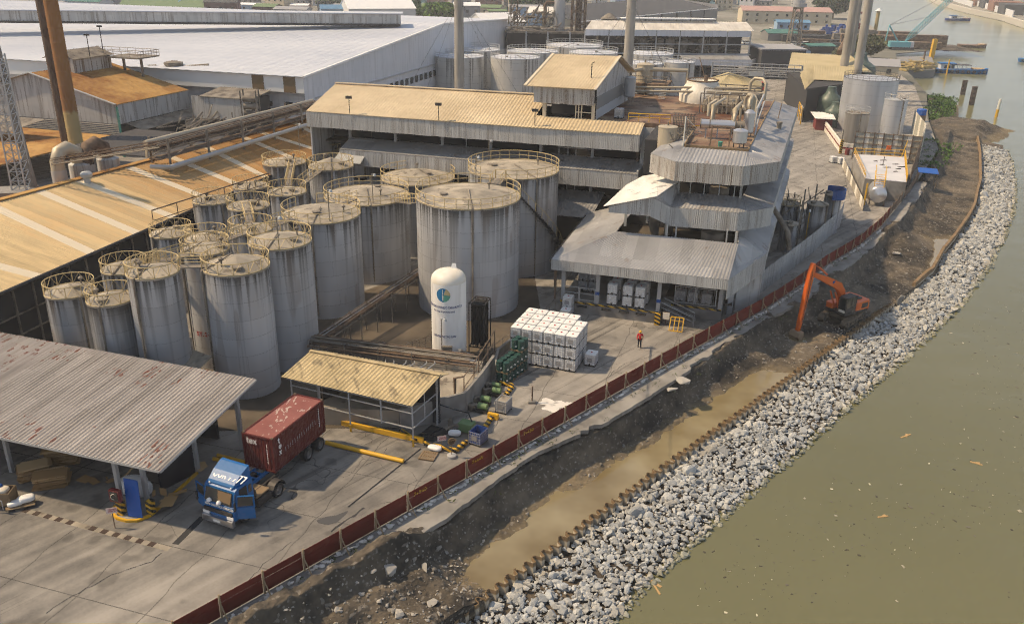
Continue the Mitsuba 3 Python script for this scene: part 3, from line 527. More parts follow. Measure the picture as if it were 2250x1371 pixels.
for i in (-1, 1):
    for j in (-1, 1): q = np.array([px, py]) + vx * i * .72 + vy * j * .9; m.bar((*q, 0), (*q, 5.0), .09)
for zz in (.8, 5.0):
    for i in (-1, 1): a, b = np.array([px, py]) + vx * i * .72 - vy * .9, np.array([px, py]) + vx * i * .72 + vy * .9; m.bar((*a, zz), (*b, zz), .09); a, b = np.array([px, py]) - vx * .72 + vy * i * .9, np.array([px, py]) + vx * .72 + vy * i * .9; m.bar((*a, zz), (*b, zz), .09)
part(k, 'frame', m, 'mat_darksteel')
# far pale tanks
FT = [((-14.6, 229), 6.3, 'left far pale tank with dark streaks, behind the guyed chimney'), ((-.2, 228.5), 6.3, 'far pale tank just left of the gable house on the roof'), ((4.5, 244), 7.0, 'far pale tank behind the two front pale ones'), ((-11.5, 246), 7.0, 'far pale tank at the back left beside the white warehouse wall'), ((17, 262), 8.2, 'widest far pale tank with a white roof, below the tower plant'), ((21, 243.5), 6.6, 'far pale tank hidden behind the gable house roof'), ((36.5, 243), 6.1, 'far pale tank right of the second chimney'), ((32.8, 229), 5.1, 'smaller far pale tank in front, right of the second chimney'), ((42.5, 233), 4.2, 'rightmost and smallest far pale tank')]
for i, (c, R, lab) in enumerate(FT): tank(c, R, 10.6 if i < 7 else 9.6, lab, 'far pale tanks', hr=1.1, rise=.07, truss=False, shell='mat_cleantank', roof='mat_gasroof' if 0 else 'mat_whiteroof', rail='mat_greyrail', seed=30 + i, fit=1, rr=.06)
# steel tanks of the walled bund on the right
textured('steeltank', lambda p, n, uv: mix((.40, .41, .43), (.60, .61, .63), dr.clip(fbm(uv.x * .9, uv.y * .05, 0, 3) * 1.5 - .3, 0, 1)) * (1 - .2 * (1 - smoothstep(.01, .04, dr.abs(uv.y / 2 - dr.floor(uv.y / 2) - .5) * 2))), .42, .45)
textured('brownsteel', lambda p, n, uv: mix((.26, .24, .215), (.50, .48, .45), dr.clip(fbm(uv.x * 1.4, uv.y * .05, 0, 3) * 1.6 - .35, 0, 1)), .35, .6)
tank((75.3, 187.8), 5.5, 11.6, 'widest shiny steel tank inside the walled bund on the right', 'steel tanks in the bund', hr=.9, rise=.05, truss=False, shell='mat_steeltank', roof='mat_steeltank', rail='mat_darksteel', seed=50, fit=0)
tank((66.6, 170.0), 2.25, 7.4, 'small brownish steel tank in front of the widest steel tank', 'steel tanks in the bund', hr=1.1, rise=.1, truss=False, shell='mat_brownsteel', roof='mat_dirtysteel', rail='mat_greyrail', seed=51, fit=1)
tank((72.9, 168.2), 2.1, 10.3, 'slim shiny steel tank right of the small brownish one', 'steel tanks in the bund', hr=1.1, rise=.12, truss=False, shell='mat_steeltank', roof='mat_greyrail', rail='mat_greyrail', seed=52, fit=2)
tank((38.9, 107.3), 1.3, 5.0, 'small stained grey tank behind the curved grey wall', 'small tanks behind the curved wall', hr=.1, rise=.2, seed=53, fit=1); tank((42.2, 111.2), 1.1, 5.3, 'small grey tank with a blue sheet round its top, behind the curved wall', 'small tanks behind the curved wall', hr=.1, rise=.15, seed=54, fit=1); tank((34.2, 103.0), 1.05, 3.6, 'low grey vessel against the stepped building, behind the curved wall', 'small tanks behind the curved wall', hr=.1, rise=.3, seed=55, fit=1); tank((36.6, 111.5), 1.5, 4.6, 'dark grey tank with a ring rail, rear one behind the curved wall', 'small tanks behind the curved wall', hr=.9, rise=.15, seed=56, fit=1)
# ------------------------------------------------------------------ buildings
def f_hazard(p, n, uv):
    t = (p.x * .6 + p.y * .6 + p.z * 1.0) / .42; s = smoothstep(.46, .5, dr.abs(t - dr.floor(t) - .5) * 2)
    return mix((.62, .36, .03), (.03, .028, .025), s) * (.75 + .3 * noise(p.x * 5, p.y * 5, p.z * 5))
textured('hazard', f_hazard, .6)
textured('deck', lambda p, n, uv: mix(mix((.10, .042, .022), (.24, .17, .11), dr.clip(fbm(p.x * .35, p.y * .35, 0, 4) * 2.2 - .6, 0, 1)), (.05, .035, .03), smoothstep(.6, .75, fbm(p.x * .8, p.y * .8, 9, 3)) * .7), .6)
plain('ivory', (.55, .48, .36), .6); plain('brownpanel', (.16, .105, .05), .7); plain('louver', (.20, .185, .165), .6); plain('lightlouver', (.40, .40, .40), .6, .2)
def U3(p): return W(*p)
def fascia(par, pts, h, mat='mat_siding', pw=.98, name='fascia_panel', pitch=.2, rgj=None):
    rg = rgj or np.random.default_rng(len(scene))
    for a, b in zip(pts[:-1], pts[1:]):
        a, b = np.asarray(a, float), np.asarray(b, float); L = np.linalg.norm(b - a); n = max(1, int(round(L / pw))); d = (b - a) / L; nn = np.array([d[1], -d[0], 0]); nn /= np.linalg.norm(nn)
        for i in range(n):
            p, q = a + (b - a) * i / n, a + (b - a) * (i + 1) / n - d * .012; o = nn * (rg.uniform(-.012, .012) + .004 * (i % 2)); dz = rg.uniform(-.03, .03)
            m = MB(); m.corr(p + o - [0, 0, h + dz], q + o - [0, 0, h + dz], q + o, p + o, pitch, .022, .03); part(par, name, m, mat)
def roofplate(par, a, b, c, d, mat, pitch=.36, amp=.04, name='roof', label=None):
    m = MB(); m.corr(a, b, c, d, pitch, amp, .06); return part(par, name, m, mat, label=label)
def wallq(par, a, b, z0, z1, mat, name='wall', th=.2, label=None):
    a, b = np.array([a[0], a[1], 0.0]), np.array([b[0], b[1], 0.0]); m = MB(); m.bar(a + [0, 0, (z0 + z1) / 2], b + [0, 0, (z0 + z1) / 2], th, z1 - z0); return part(par, name, m, mat, label=label)
def boxuv(m, u0, u1, v0, v1, z0, z1): return m.prism([W(u, v)[:2] for u, v in ((u0, v0), (u1, v0), (u1, v1), (u0, v1))], z0, z1)
def posts(par, pts, z0, z1, w=.28, mat='mat_postgrey'):
    for u, v in pts: m = MB(); m.bar(W(u, v, z0), W(u, v, z1), w, w, up=W(1, 0)); part(par, 'post', m, mat)

# stepped process building with the loading dock
pg = thing('stepped_building', 'grey stepped process building with three skirted roofs above the loading dock', 'building')
B1 = [W(-20.07, 78.75, 5.72), W(-2.85, 78.62, 5.75), W(.33, 88.1, 5.75), W(2.1, 128, 5.75)]; T1 = [W(-14.6, 83.8, 7.75), W(-2.5, 83.8, 7.78), W(-2.7, 88.2, 7.85), W(-1.2, 128, 7.85)]
roofplate(pg, B1[0], B1[1], T1[1], T1[0], 'mat_metalroof', name='dock_roof'); roofplate(pg, B1[1], B1[2], T1[2], T1[1], 'mat_metalroof', name='dock_roof'); roofplate(pg, B1[2], B1[3], T1[3], T1[2], 'mat_metalroof', name='dock_roof')
roofplate(pg, W(-20.3, 96.5, 5.72), B1[0], T1[0], W(-14.2, 96.5, 7.85), 'mat_metalroof', name='dock_roof', pitch=.5)
fascia(pg, B1[:2], 1.02); fascia(pg, B1[1:3], 2.0); fascia(pg, B1[2:4], .9)
m = MB(); m.bar(W(-20.35, 97, 5.6), W(-20.15, 78.8, 5.6), .25, .25); part(pg, 'gutter', m, 'mat_darksteel')
F2 = [W(-15.5, 82.9, 10.55), W(-11.72, 86.95, 10.6), W(-9.43, 84.56, 10.6), W(-2.88, 84.84, 10.6), W(.3, 88.14, 10.6), W(2.0, 126, 10.6)]; N2_ = [W(-9.15, 88, 11.36), W(-2.82, 88, 11.4), W(-2.6, 90.5, 11.45), W(-1.2, 126, 11.45)]
roofplate(pg, F2[2], F2[3], N2_[1], N2_[0], 'mat_metalroof', name='middle_roof'); roofplate(pg, F2[3], F2[4], N2_[2], N2_[1], 'mat_metalroof', name='middle_roof'); roofplate(pg, F2[4], F2[5], N2_[3], N2_[2], 'mat_metalroof', name='middle_roof'); roofplate(pg, W(-11.2, 83.1, 11.9), F2[2], N2_[0], W(-9.3, 86.5, 12.6), 'mat_metalroof', name='middle_roof')
m = MB(); m.corr(W(-15.9, 82.8, 10.55), W(-14.73, 88.64, 11.42), W(-11.65, 89.31, 12.42), W(-10.63, 82.75, 12.09), .3, .03); m.corr(W(-14.73, 88.64, 11.43), W(-13.34, 90.72, 12.05), W(-10.6, 90.6, 12.8), W(-11.65, 89.31, 12.43), .3, .03); m.corr(W(-10.63, 82.9, 12.08), W(-11.65, 89.31, 12.40), W(-9.4, 89.0, 12.95), W(-9.19, 86.14, 12.84), .3, .03)
textured('palesheet', lambda p, n, uv: mix((.60, .57, .52), (.72, .70, .66), noise(p.x * 1.4, p.y * .6)) * (1 - .45 * smoothstep(.68, .8, fbm(p.x * .9, p.y * 1.4, 3))), .6); part(pg, 'patched_roof', m, 'mat_palesheet', label='sunlit pale patched sheet roof jutting out on the left')
fascia(pg, F2[2:5], 1.92); fascia(pg, F2[4:6], 1.0)
for q0, q1, n_ in (((-15.4, 83.0, 9.9, 10.5), (-11.2, 83.1, 9.9, 11.85), 4), ((-11.2, 83.1, 9.85, 11.85), (-9.43, 84.56, 8.7, 10.6), 2)):
    q0, q1 = np.array(q0), np.array(q1)
    for i in range(n_): a, b = q0 + (q1 - q0) * i / n_, q0 + (q1 - q0) * (i + .985) / n_; m = MB(); m.corr(W(a[0], a[1], a[2]), W(b[0], b[1], b[2]), W(b[0], b[1], b[3]), W(a[0], a[1], a[3]), .2, .022, .03); part(pg, 'fascia_panel', m, 'mat_siding')
F3 = [W(-12.3, 87.87, 15.1), W(-9.43, 85.01, 15.1), W(-2.9, 85.24, 15.1), W(.44, 88.84, 15.1), W(1.93, 124.07, 15.1)]; N3 = [W(-9.1, 88, 15.98), W(-2.8, 88, 16.0), W(-2.6, 90.4, 16.1), W(-1.2, 122, 16.15)]
for i, (a, b, c, d) in enumerate(((F3[1], F3[2], N3[1], N3[0]), (F3[2], F3[3], N3[2], N3[1]), (F3[3], F3[4], N3[3], N3[2]), (F3[0], F3[1], N3[0], W(-9.6, 88.8, 16.0)), (W(-11.6, 92.5, 15.4), F3[0], W(-9.3, 88.4, 16.0), W(-8.8, 95.0, 16.2)))): roofplate(pg, a, b, c, d, 'mat_metalroof', name='upper_roof')
fascia(pg, F3[:4], 1.92, 'mat_rustsiding'); fascia(pg, F3[3:5], 1.2, 'mat_siding')
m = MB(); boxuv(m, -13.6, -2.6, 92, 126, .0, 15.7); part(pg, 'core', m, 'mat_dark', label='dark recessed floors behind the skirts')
for z in (1.24, 6.2, 10.3):
    m = MB(); boxuv(m, -18.6 if z < 7 else -11, -2.4, 88.2 if z > 7 else 84.2, 92.1, z - .2, z + .003 * z); part(pg, 'floor', m, 'mat_darkground')
posts(pg, [(-9.2, 87.9), (-2.95, 87.8)], 11.3, 13.4, .24, 'mat_siding'); posts(pg, [(-5.1, 87.9), (-6.6, 87.9), (-8.0, 87.9), (-3.6, 87.9)], 11.3, 13.4, .08, 'mat_greyrail'); posts(pg, [(-9.6, 84.1), (-2.75, 84.0), (-14.2, 86.5), (-12.2, 88.4)], 7.6, 8.95, .26, 'mat_siding'); posts(pg, [(-3.7, 84.6), (-8.7, 84.6)], 7.4, 8.9, .14, 'mat_postgrey')
for u, v, z, r, h in ((-5.2, 89.6, 10.4, 1.0, 1.5), (-5.2, 86.6, 6.3, 1.15, 1.6), (-11.4, 88.2, 6.3, .55, 2.6), (-10.0, 89.5, 6.3, .5, 2.6)):
    m = MB(); m.lathe([(r, z), (r, z + h), (r * .8, z + h + .12), (.05, z + h + .2)], W(u, v), 20); part(pg, 'vessel', m, 'mat_dirtysteel', 40)
# deck on top
m = MB(); m.prism([W(*q)[:2] for q in ((-9.0, 88.5), (-2.85, 88.4), (-1.3, 123), (-22.5, 123), (-22.5, 100.3), (-9.0, 100.3))], 15.5, 15.96); part(pg, 'roof_deck', m, 'mat_deck', label='rust brown open roof deck')
wallq(pg, W(-15.2, 99.9), W(-9.2, 99.9), 5, 15.5, 'mat_siding', 'link_wall'); wallq(pg, W(-11.6, 92.4), W(-11.2, 99.8), 5, 15.3, 'mat_siding', 'link_wall'); m = MB(); m.bar(W(-9.0, 88.45, 16.05), W(-2.8, 88.3, 16.05), .12, .3); m.bar(W(-2.75, 88.4, 16.1), W(-1.25, 122.5, 16.1), .12, .3); m.bar(W(-9.0, 88.5, 16.1), W(-9.0, 95.5, 16.1), .12, .5); part(pg, 'deck_kerb', m, 'mat_wood')
# dock
m = MB(); boxuv(m, -19.2, -9.15, 79.6, 92, 0, 1.245); boxuv(m, -9.15, -3.3, 82.3, 92, 0, 1.243); part(pg, 'dock', m, 'mat_conc')
m = MB(); m.bar(W(-19.2, 79.56, 1.17), W(-9.2, 79.56, 1.17), .06, .18); m.bar(W(-8.3, 82.26, 1.17), W(-3.3, 82.26, 1.17), .06, .18); part(pg, 'dock_edge', m, 'mat_hazard', label='yellow and black striped edge of the dock')
for u in (-18.3, -16.9, -14.4, -12.6, -10.9): m = MB(); m.bar(W(u - .5, 79.5, .82), W(u + .5, 79.5, .82), .14, .16); part(pg, 'bumper', m, 'mat_rubber')
posts(pg, [(-19.0, 79.9), (-15.45, 79.9), (-9.3, 79.9), (-3.5, 82.5)], 1.24, 5.0, .36); m = MB(); m.box(W(-9.2, 79.4, .62), (.55, .5, 1.26), math.radians(-17)); part(pg, 'striped_pier', m, 'mat_hazard', label='yellow and black striped pier at the dock corner')
for u in (-15.45, -9.3): m = MB(); m.box(W(u, 79.9, 2.35), (.38, .38, .35), math.radians(-17)); part(pg, 'post_band', m, 'mat_blue', label='blue band round a dock post')
m = MB()
for u0, u1 in ((-18.9, -17.35), (-17.25, -15.7)):
    for z in (1.45, 2.15, 2.75): m.bar(W(u0, 79.75, z), W(u1, 79.75, z), .06)
    for u in (u0, u1): m.bar(W(u, 79.75, 1.25), W(u, 79.75, 2.78), .07)
part(pg, 'dock_rail', m, 'mat_greyrail')
for i, u in enumerate((-8.0, -5.9)):
    m = MB()
    for z in (1.5, 3.2): m.bar(W(u, 82.4, z), W(u + 1.95, 82.4, z), .07)
    for q in (0, 1.95): m.bar(W(u + q, 82.4, 1.45), W(u + q, 82.4, 3.25), .09)
    for q in np.arange(.15, 1.9, .16): m.bar(W(u + q, 82.4, 1.5), W(u + q, 82.4, 3.2), .018)
    part(pg, 'cage_gate', m, 'mat_greyrail')
m = MB()
for i in range(7): a, b = W(-8.6 + i * .42, 80.2, 1.06 - i * .178), W(-8.18 + i * .42, 80.2, 1.06 - i * .178); m.prism([W(-8.7 + i * .42, 79.9)[:2], W(-8.7 + (i + 1) * .42, 79.9)[:2], W(-8.7 + (i + 1) * .42, 81.4)[:2], W(-8.7 + i * .42, 81.4)[:2]], 0, 1.1 - i * .165)
part(pg, 'dock_steps', m, 'mat_conc'); m = MB()
for v in (79.95, 81.35):
    m.tube([W(-9.0, v, 2.15), W(-5.8, v, .95), W(-5.7, v, .05)], .04, 6); m.tube([W(-9.0, v, 1.65), W(-5.8, v, .5)], .03, 5)
part(pg, 'step_rail', m, 'mat_greyrail')
wallq(pg, W(-3.4, 82.4), W(-3.2, 92), 0, 5.6, 'mat_conc', 'side_wall'); wallq(pg, W(-2.2, 85.5), W(.1, 88.3), 0, 4.2, 'mat_siding', 'side_wall'); m = MB(); m.box(W(-2.6, 84.6, 1.5), (.9, .1, 3.0), math.radians(40)); part(pg, 'ramp_door', m, 'mat_postgrey')
m = MB(); m.tube([W(-19.9, 79.0, 4.7), W(-19.75, 79.4, 4.4), W(-19.75, 79.5, 1.3)], .11, 8); part(pg, 'downpipe', m, 'mat_rust')
# steel ridge lean-to and pipe on the right flank
m = MB(); m.tube([W(.2, 95, 9.0), W(2.2, 94, 6.5), W(2.6, 93.8, 4.6)], .28, 10); part(pg, 'duct', m, 'mat_dirtysteel', 40)

# long building with the cream roof
lb = thing('long_building', 'long cream roofed building with two grey skirts behind the wide tanks', 'building')
m = MB(); m.corr(W(-57.2, 97.0, 15.1), W(-28.0, 97.0, 15.1), W(-28.0, 105.5, 17.55), W(-57.4, 105.5, 17.4), .42, .05); part(lb, 'roof', m, 'mat_cream', label='cream ribbed roof'); m = MB(); m.corr(W(-28.0, 97.0, 15.1), W(-15.0, 97.2, 15.1), W(-15.0, 100.2, 15.95), W(-28.0, 100.2, 15.97), .42, .05); part(lb, 'roof', m, 'mat_cream')
m = MB(); m.corr(W(-28.0, 114, 15.2), W(-57.4, 114, 15.2), W(-57.4, 105.5, 17.38), W(-28.0, 105.5, 17.52), .42, .05); part(lb, 'roof', m, 'mat_cream')
m = MB(); m.bar(W(-57.4, 105.5, 17.55), W(-28, 105.5, 17.7), .5, .1); part(lb, 'ridge_cap', m, 'mat_cream')
fascia(lb, [W(-57.2, 97.05, 15.05), W(-15.0, 97.25, 15.05)], 1.85, 'mat_siding', 1.05); fascia(lb, [W(-15.0, 97.25, 15.05), W(-15.0, 100.2, 15.6)], 1.9, 'mat_siding', 1.5)
fascia(lb, [W(-53.0, 97.4, 10.55), W(-15.0, 97.4, 10.55)], 1.9, 'mat_siding', 1.3); roofplate(lb, W(-53, 97.35, 10.58), W(-15, 97.35, 10.58), W(-14.6, 100.6, 11.5), W(-53, 100.6, 11.5), 'mat_metalroof', .4, name='lower_roof'); wallq(lb, W(-15.0, 97.4), W(-14.8, 100.6), 8.7, 11.0, 'mat_siding', 'end_wall')
roofplate(lb, W(-50, 94.6, 5.55), W(-19.7, 95.0, 5.55), W(-19.2, 100.4, 7.3), W(-50, 100.4, 7.3), 'mat_metalroof', .4, name='lower_roof')
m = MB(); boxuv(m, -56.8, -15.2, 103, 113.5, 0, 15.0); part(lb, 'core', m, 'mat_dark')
for z in (6.2, 11.0): m = MB(); boxuv(m, -56.5, -15.2, 100.3, 103.2, z - .2, z); part(lb, 'floor', m, 'mat_darkground')
posts(lb, [(u, 100.5) for u in (-53, -46.6, -40.2, -33.8, -27.4, -21)], 7, 15.0, .32, 'mat_postgrey'); posts(lb, [(-15.6, 100.4)], 11.2, 13.6, .3, 'mat_rust'); posts(lb, [(-25.1, 100.45), (-24.0, 100.45), (-23.0, 100.45), (-37.0, 100.45)], 7, 13.6, .1, 'mat_postgrey')
m = MB(); m.bar(W(-25.1, 100.4, 12.4), W(-21, 100.4, 12.4), .08); m.bar(W(-25.1, 100.4, 8.2), W(-21, 100.4, 8.2), .08); part(lb, 'guard_rail', m, 'mat_postgrey'); wallq(lb, W(-56.9, 97.4), W(-56.9, 113), 0, 15.0, 'mat_siding', 'end_wall')
m = MB(); m.corr(W(-53.4, 96.0, 9.2), W(-49.6, 96.2, 9.2), W(-49.4, 100, 11.4), W(-53.0, 100, 11.4), .3, .03); part(lb, 'tin_lean_to', m, 'mat_greyrail')
for px in ((-51.04, 96.93, 15.45), (-39.2, 96.9, 15.35), (-27.4, 97.5, 15.3)):
    k = thing('roof_floodlight', ('left floodlight on a stalk', 'middle floodlight on a stalk', 'right floodlight on a stalk')[sum(x.startswith('roof_floodlight') and '__' not in x for x in labels)] + ' standing on the long cream roof', 'floodlight', 'floodlights on the long roof'); b = W(*px); m = MB(); m.tube([b - [0, 0, .2], b + [0, 0, 1.6]], .05, 6); part(k, 'stalk', m, 'mat_darksteel'); m = MB(); m.box(b + [0, -.1, 1.75], (.75, .3, .32)); part(k, 'head', m, 'mat_darksteel')
# gable house standing on the deck
gh = thing('gable_house', 'gabled cream roofed plant house with louvred end wall standing on the roof deck', 'building')
roofplate(gh, W(-29.2, 99.2, 19.5), W(-20.9, 99.4, 19.5), W(-19.7, 107.5, 22.45), W(-28.0, 107.5, 22.35), 'mat_cream', .36, .045); roofplate(gh, W(-19.6, 118.3, 19.5), W(-28, 118.3, 19.5), W(-28, 107.55, 22.3), W(-19.7, 107.55, 22.4), 'mat_cream', .36, .045)
m = MB(); m.bar(W(-20.85, 99.3, 19.5), W(-19.65, 107.5, 22.5), .35, .12); m.bar(W(-29.2, 99.2, 19.55), W(-28.05, 107.5, 22.4), .35, .12); m.bar(W(-19.65, 107.5, 22.5), W(-19.6, 118.3, 19.55), .35, .12); part(gh, 'barge_board', m, 'mat_ivory')
fascia(gh, [W(-28.2, 99.6, 19.4), W(-20.95, 99.75, 19.4)], 1.8, 'mat_rustsiding', .8); posts(gh, [(-27.0, 100.2), (-21.1, 100.3)], 15.9, 17.8, .4, 'mat_ivory'); posts(gh, [(-23.2, 100.2), (-22.85, 100.2), (-22.5, 100.2)], 15.9, 17.8, .12, 'mat_ivory'); m = MB(); m.bar(W(-23.2, 100.2, 16.7), W(-21.2, 100.2, 16.7), .1); part(gh, 'guard_rail', m, 'mat_ivory')
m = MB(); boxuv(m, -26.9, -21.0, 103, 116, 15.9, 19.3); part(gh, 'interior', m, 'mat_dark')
P5 = [W(-20.8, 100.2, 15.9), W(-20.0, 116.5, 15.9)]; m = MB(); q = [P5[0] + [0, 0, 2.6], P5[1] + [0, 0, 2.6], P5[1] + [0, 0, 3.5], W(-20.1, 107.5, 22.2), P5[0] + [0, 0, 3.5]]; m.add(q, [(0, 1, 2), (0, 2, 3), (0, 3, 4)]); part(gh, 'gable_wall', m, 'mat_siding')
for i in range(14):
    z = 16.0 + i * .185; m = MB(); d = (P5[1] - P5[0]); m.slab(P5[0] + [0, 0, z - 15.9] + W(.10, 0), P5[1] + [0, 0, z - 15.9] + W(.10, 0), P5[1] + [0, 0, z - 15.9 + .15], P5[0] + [0, 0, z - 15.9 + .15], .015); part(gh, 'louvre', m, 'mat_lightlouver' if i < 6 else 'mat_louver')
m = MB(); m.bar(P5[0] - W(.1, 0) + [0, 0, 1.3], P5[1] - W(.1, 0) + [0, 0, 1.3], .1, 2.6); part(gh, 'end_wall', m, 'mat_dark'); k = thing('roof_mast', 'thin dark mast on the gable house roof', 'mast'); m = MB(); b = W(-21.9, 101.9, 20.4); m.tube([b, b + [0, 0, 1.7], b + [.3, 0, 1.85]], .06, 6); part(k, 'pole', m, 'mat_darksteel')

# long ochre roofed hall on the left
th = thing('ochre_hall', 'long hall with rusty ochre ribbed roof and pale rooflight strips', 'building')
E0 = np.array([-42.32, 66.03]); ED = np.array([math.cos(math.radians(74.99)), math.sin(math.radians(74.99))]); RA, RB = np.array((-51.25, 83.3, 10.3)), np.array((-31.32, 132.58, 10.3)); rd = (RB - RA)[:2] / np.linalg.norm((RB - RA)[:2])
def ev(t): return np.array([*(E0 + ED * t), 7.2])
def rv(t): return np.array([*(RA[:2] + rd * t), 10.3])
hall = [(-34, -30)]; LR = float(np.linalg.norm((RB - RA)[:2])); pairs = [(-38, -42), ((-51.25, 83.3, 10.3)[0] * 0 + -8.5, -9.5)]
strips = []
for rp_, ep_ in (((-1, (-44.44, 70.55, 9)), (-41.03, 70.12, 7.2)), ((0, (-50.33, 81.37, 9.6)), (-38.19, 76.04, 7.2)), ((-48.46, 86.89, 10.2), (-36.68, 82.49, 7.2)), ((-45.9, 91.52, 10.2), (-34.26, 88.1, 7.2)), ((-44.07, 98.36, 10.2), (-34.64, 95.7, 7.6)), ((-41.48, 104.39, 10.2), (-32.63, 101.9, 7.9)), ((-38.63, 110, 10.2), (-31.6, 107.07, 8.1)), ((-35.74, 117.11, 10.2), (-30.1, 116.12, 8.2)), ((-33.96, 121.18, 10.2), (-29.97, 121.85, 8.4)), ((-31.61, 128.11, 10.2), (-28.56, 127.28, 9))):
    r3 = np.array(rp_[1] if len(rp_) == 2 else rp_); e3 = np.array(ep_); d = e3 - r3; r2 = r3[:2] - RA[:2]; strips.append((r3, e3))
def cross_t(r3, e3, base, dirn):
    A = np.c_[dirn, -(e3 - r3)[:2]]; x = np.linalg.solve(A, r3[:2] - base); return float(x[0])
cuts = sorted((cross_t(r, e, RA[:2], rd), cross_t(r, e, E0, ED)) for r, e in strips)
cuts = [(-45, -46)] + cuts + [(LR + 4, cuts[-1][1] + 7)]
sw = .55
for i, ((r0, e0), (r1, e1)) in enumerate(zip(cuts[:-1], cuts[1:])):
    a0, a1 = (sw if i else 0), sw
    m = MB(); m.corr(ev(e0 + a0), ev(e1 - a1), rv(r1 - a1), rv(r0 + a0), .40, .06); part(th, 'roof_sheet', m, 'mat_tan')
plain('rooflight', (.62, .54, .40), .5)
for r0, e0 in cuts[1:-1]: m = MB(); m.corr(ev(e0 - sw) + [0, 0, .01], ev(e0 + sw) + [0, 0, .01], rv(r0 + sw) + [0, 0, .01], rv(r0 - sw) + [0, 0, .01], .34, .035); part(th, 'rooflight', m, 'mat_rooflight')
m = MB(); m.tube([ev(-46) - [0, 0, .05], ev(cuts[-1][1]) - [0, 0, .05]], .16, 6); part(th, 'gutter', m, 'mat_darksteel'); m = MB(); m.bar(rv(-45) + [0, 0, .08], rv(LR + 4) + [0, 0, .08], .8, .08); part(th, 'ridge_cap', m, 'mat_boilerroof')
nw = np.array([-ED[1], ED[0], 0]); m = MB(); m.corr(rv(LR + 4) + nw * 9 - [0, 0, 2.6], rv(-45) + nw * 9 - [0, 0, 2.6], rv(-45), rv(LR + 4), .6, .05); part(th, 'rear_roof', m, 'mat_boilerroof')
m = MB(); m.bar(ev(-46) + nw * 1.2 - [0, 0, 3.6], ev(44) + nw * 1.2 - [0, 0, 3.6], .2, 7.0); part(th, 'wall', m, 'mat_dark', label='dark open side wall')
for t in np.arange(-20, 40, 2.2): m = MB(); m.bar(np.r_[ev(t)[:2] + nw[:2] * .8, 0], np.r_[ev(t)[:2] + nw[:2] * .8, 7.0], .14); part(th, 'column', m, 'mat_dirtysteel')
m = MB()
for z in (2.6, 4.4): m.bar(ev(-20) + nw * .75 - [0, 0, 7.2 - z], ev(38) + nw * .75 - [0, 0, 7.2 - z], .12)
part(th, 'girt', m, 'mat_dirtysteel')

# big white warehouse
wh = thing('white_warehouse', 'huge pale white roofed warehouse behind the plant', 'building')
m = MB(); m.corr(W(-330, 146, 12), W(-86, 146, 12), W(-86, 217, 17), W(-330, 217, 17), 2.4, .05); part(wh, 'roof', m, 'mat_whiteroof'); m = MB(); m.corr(W(-86, 272, 14.8), W(-330, 272, 14.8), W(-330, 217, 17), W(-86, 217, 17), 2.4, .05); part(wh, 'roof', m, 'mat_whiteroof')
wallq(wh, W(-330, 146.6), W(-86.4, 146.6), 8.9, 11.9, 'mat_white', 'front_band'); wallq(wh, W(-330, 148.4), W(-87.6, 148.4), 0, 9.5, 'mat_cleansiding', 'front_wall')
for u in (-96.2, -89.4): m = MB(); m.bar(W(u - 1.25, 146.45, 10.35), W(u + 1.25, 146.45, 10.35), .12, 2.9); part(wh, 'brown_panel', m, 'mat_brownpanel')
m = MB(); q = [W(-86.2, 146.2, 0), W(-86.2, 272, 0), W(-86.2, 272, 14.7), W(-86.2, 217, 16.9), W(-86.2, 146.2, 11.9)]; m.add(q, [(0, 1, 2), (0, 2, 3), (0, 3, 4)]); part(wh, 'side_wall', m, 'mat_cleansiding')
m = MB(); m.bar(W(-86.0, 146, 12.05), W(-86.0, 217, 17.05), .5, .35); m.bar(W(-86.0, 217, 17.05), W(-86.0, 272, 14.85), .5, .35); part(wh, 'verge', m, 'mat_white'); m = MB(); m.bar(W(-86.05, 150, 7.6), W(-86.05, 230, 7.6), .3, .25); part(wh, 'sill_band', m, 'mat_greyrail')
for i in range(14): v = 172 + i * 2.9; m = MB(); m.bar(W(-86.0, v, 5.4), W(-86.0, v + 1.5, 5.4), .12, 1.5); w_ = part(wh, 'window', m, 'mat_glass')
for u in (-101, -95.5, -91, -88.6): m = MB(); m.bar(W(u - .9, 148.25, 6.3), W(u + .9, 148.25, 6.3), .1, 1.0); part(wh, 'window', m, 'mat_glass')
ms = thing('ridge_monitor', 'long raised ridge vent with a streaked grey face on the white warehouse roof', 'roof vent'); A, B = W(*(-93.69, 207.35, 17.2)), W(*(-199.88, 162.26, 17.2)); dd = (B - A) / np.linalg.norm(B - A); ww = np.array([dd[1], -dd[0], 0]) * -1
if ww[1] < 0: ww = -ww
m = MB(); m.bar(A + ww * 3 + [0, 0, 1.0], B + ww * 3 + [0, 0, 1.0], 6, 2.6); part(ms, 'body', m, 'mat_siding'); m = MB(); m.bar(A + ww * 3 - dd * .6 + [0, 0, 2.45], B + ww * 3 + [0, 0, 2.45], 7.0, .2); part(ms, 'roof', m, 'mat_whiteroof'); m = MB(); m.bar(A - ww * .1 + [0, 0, -.2], B - ww * .1 + [0, 0, -.2], .4, .5); part(ms, 'gutter', m, 'mat_darksteel')

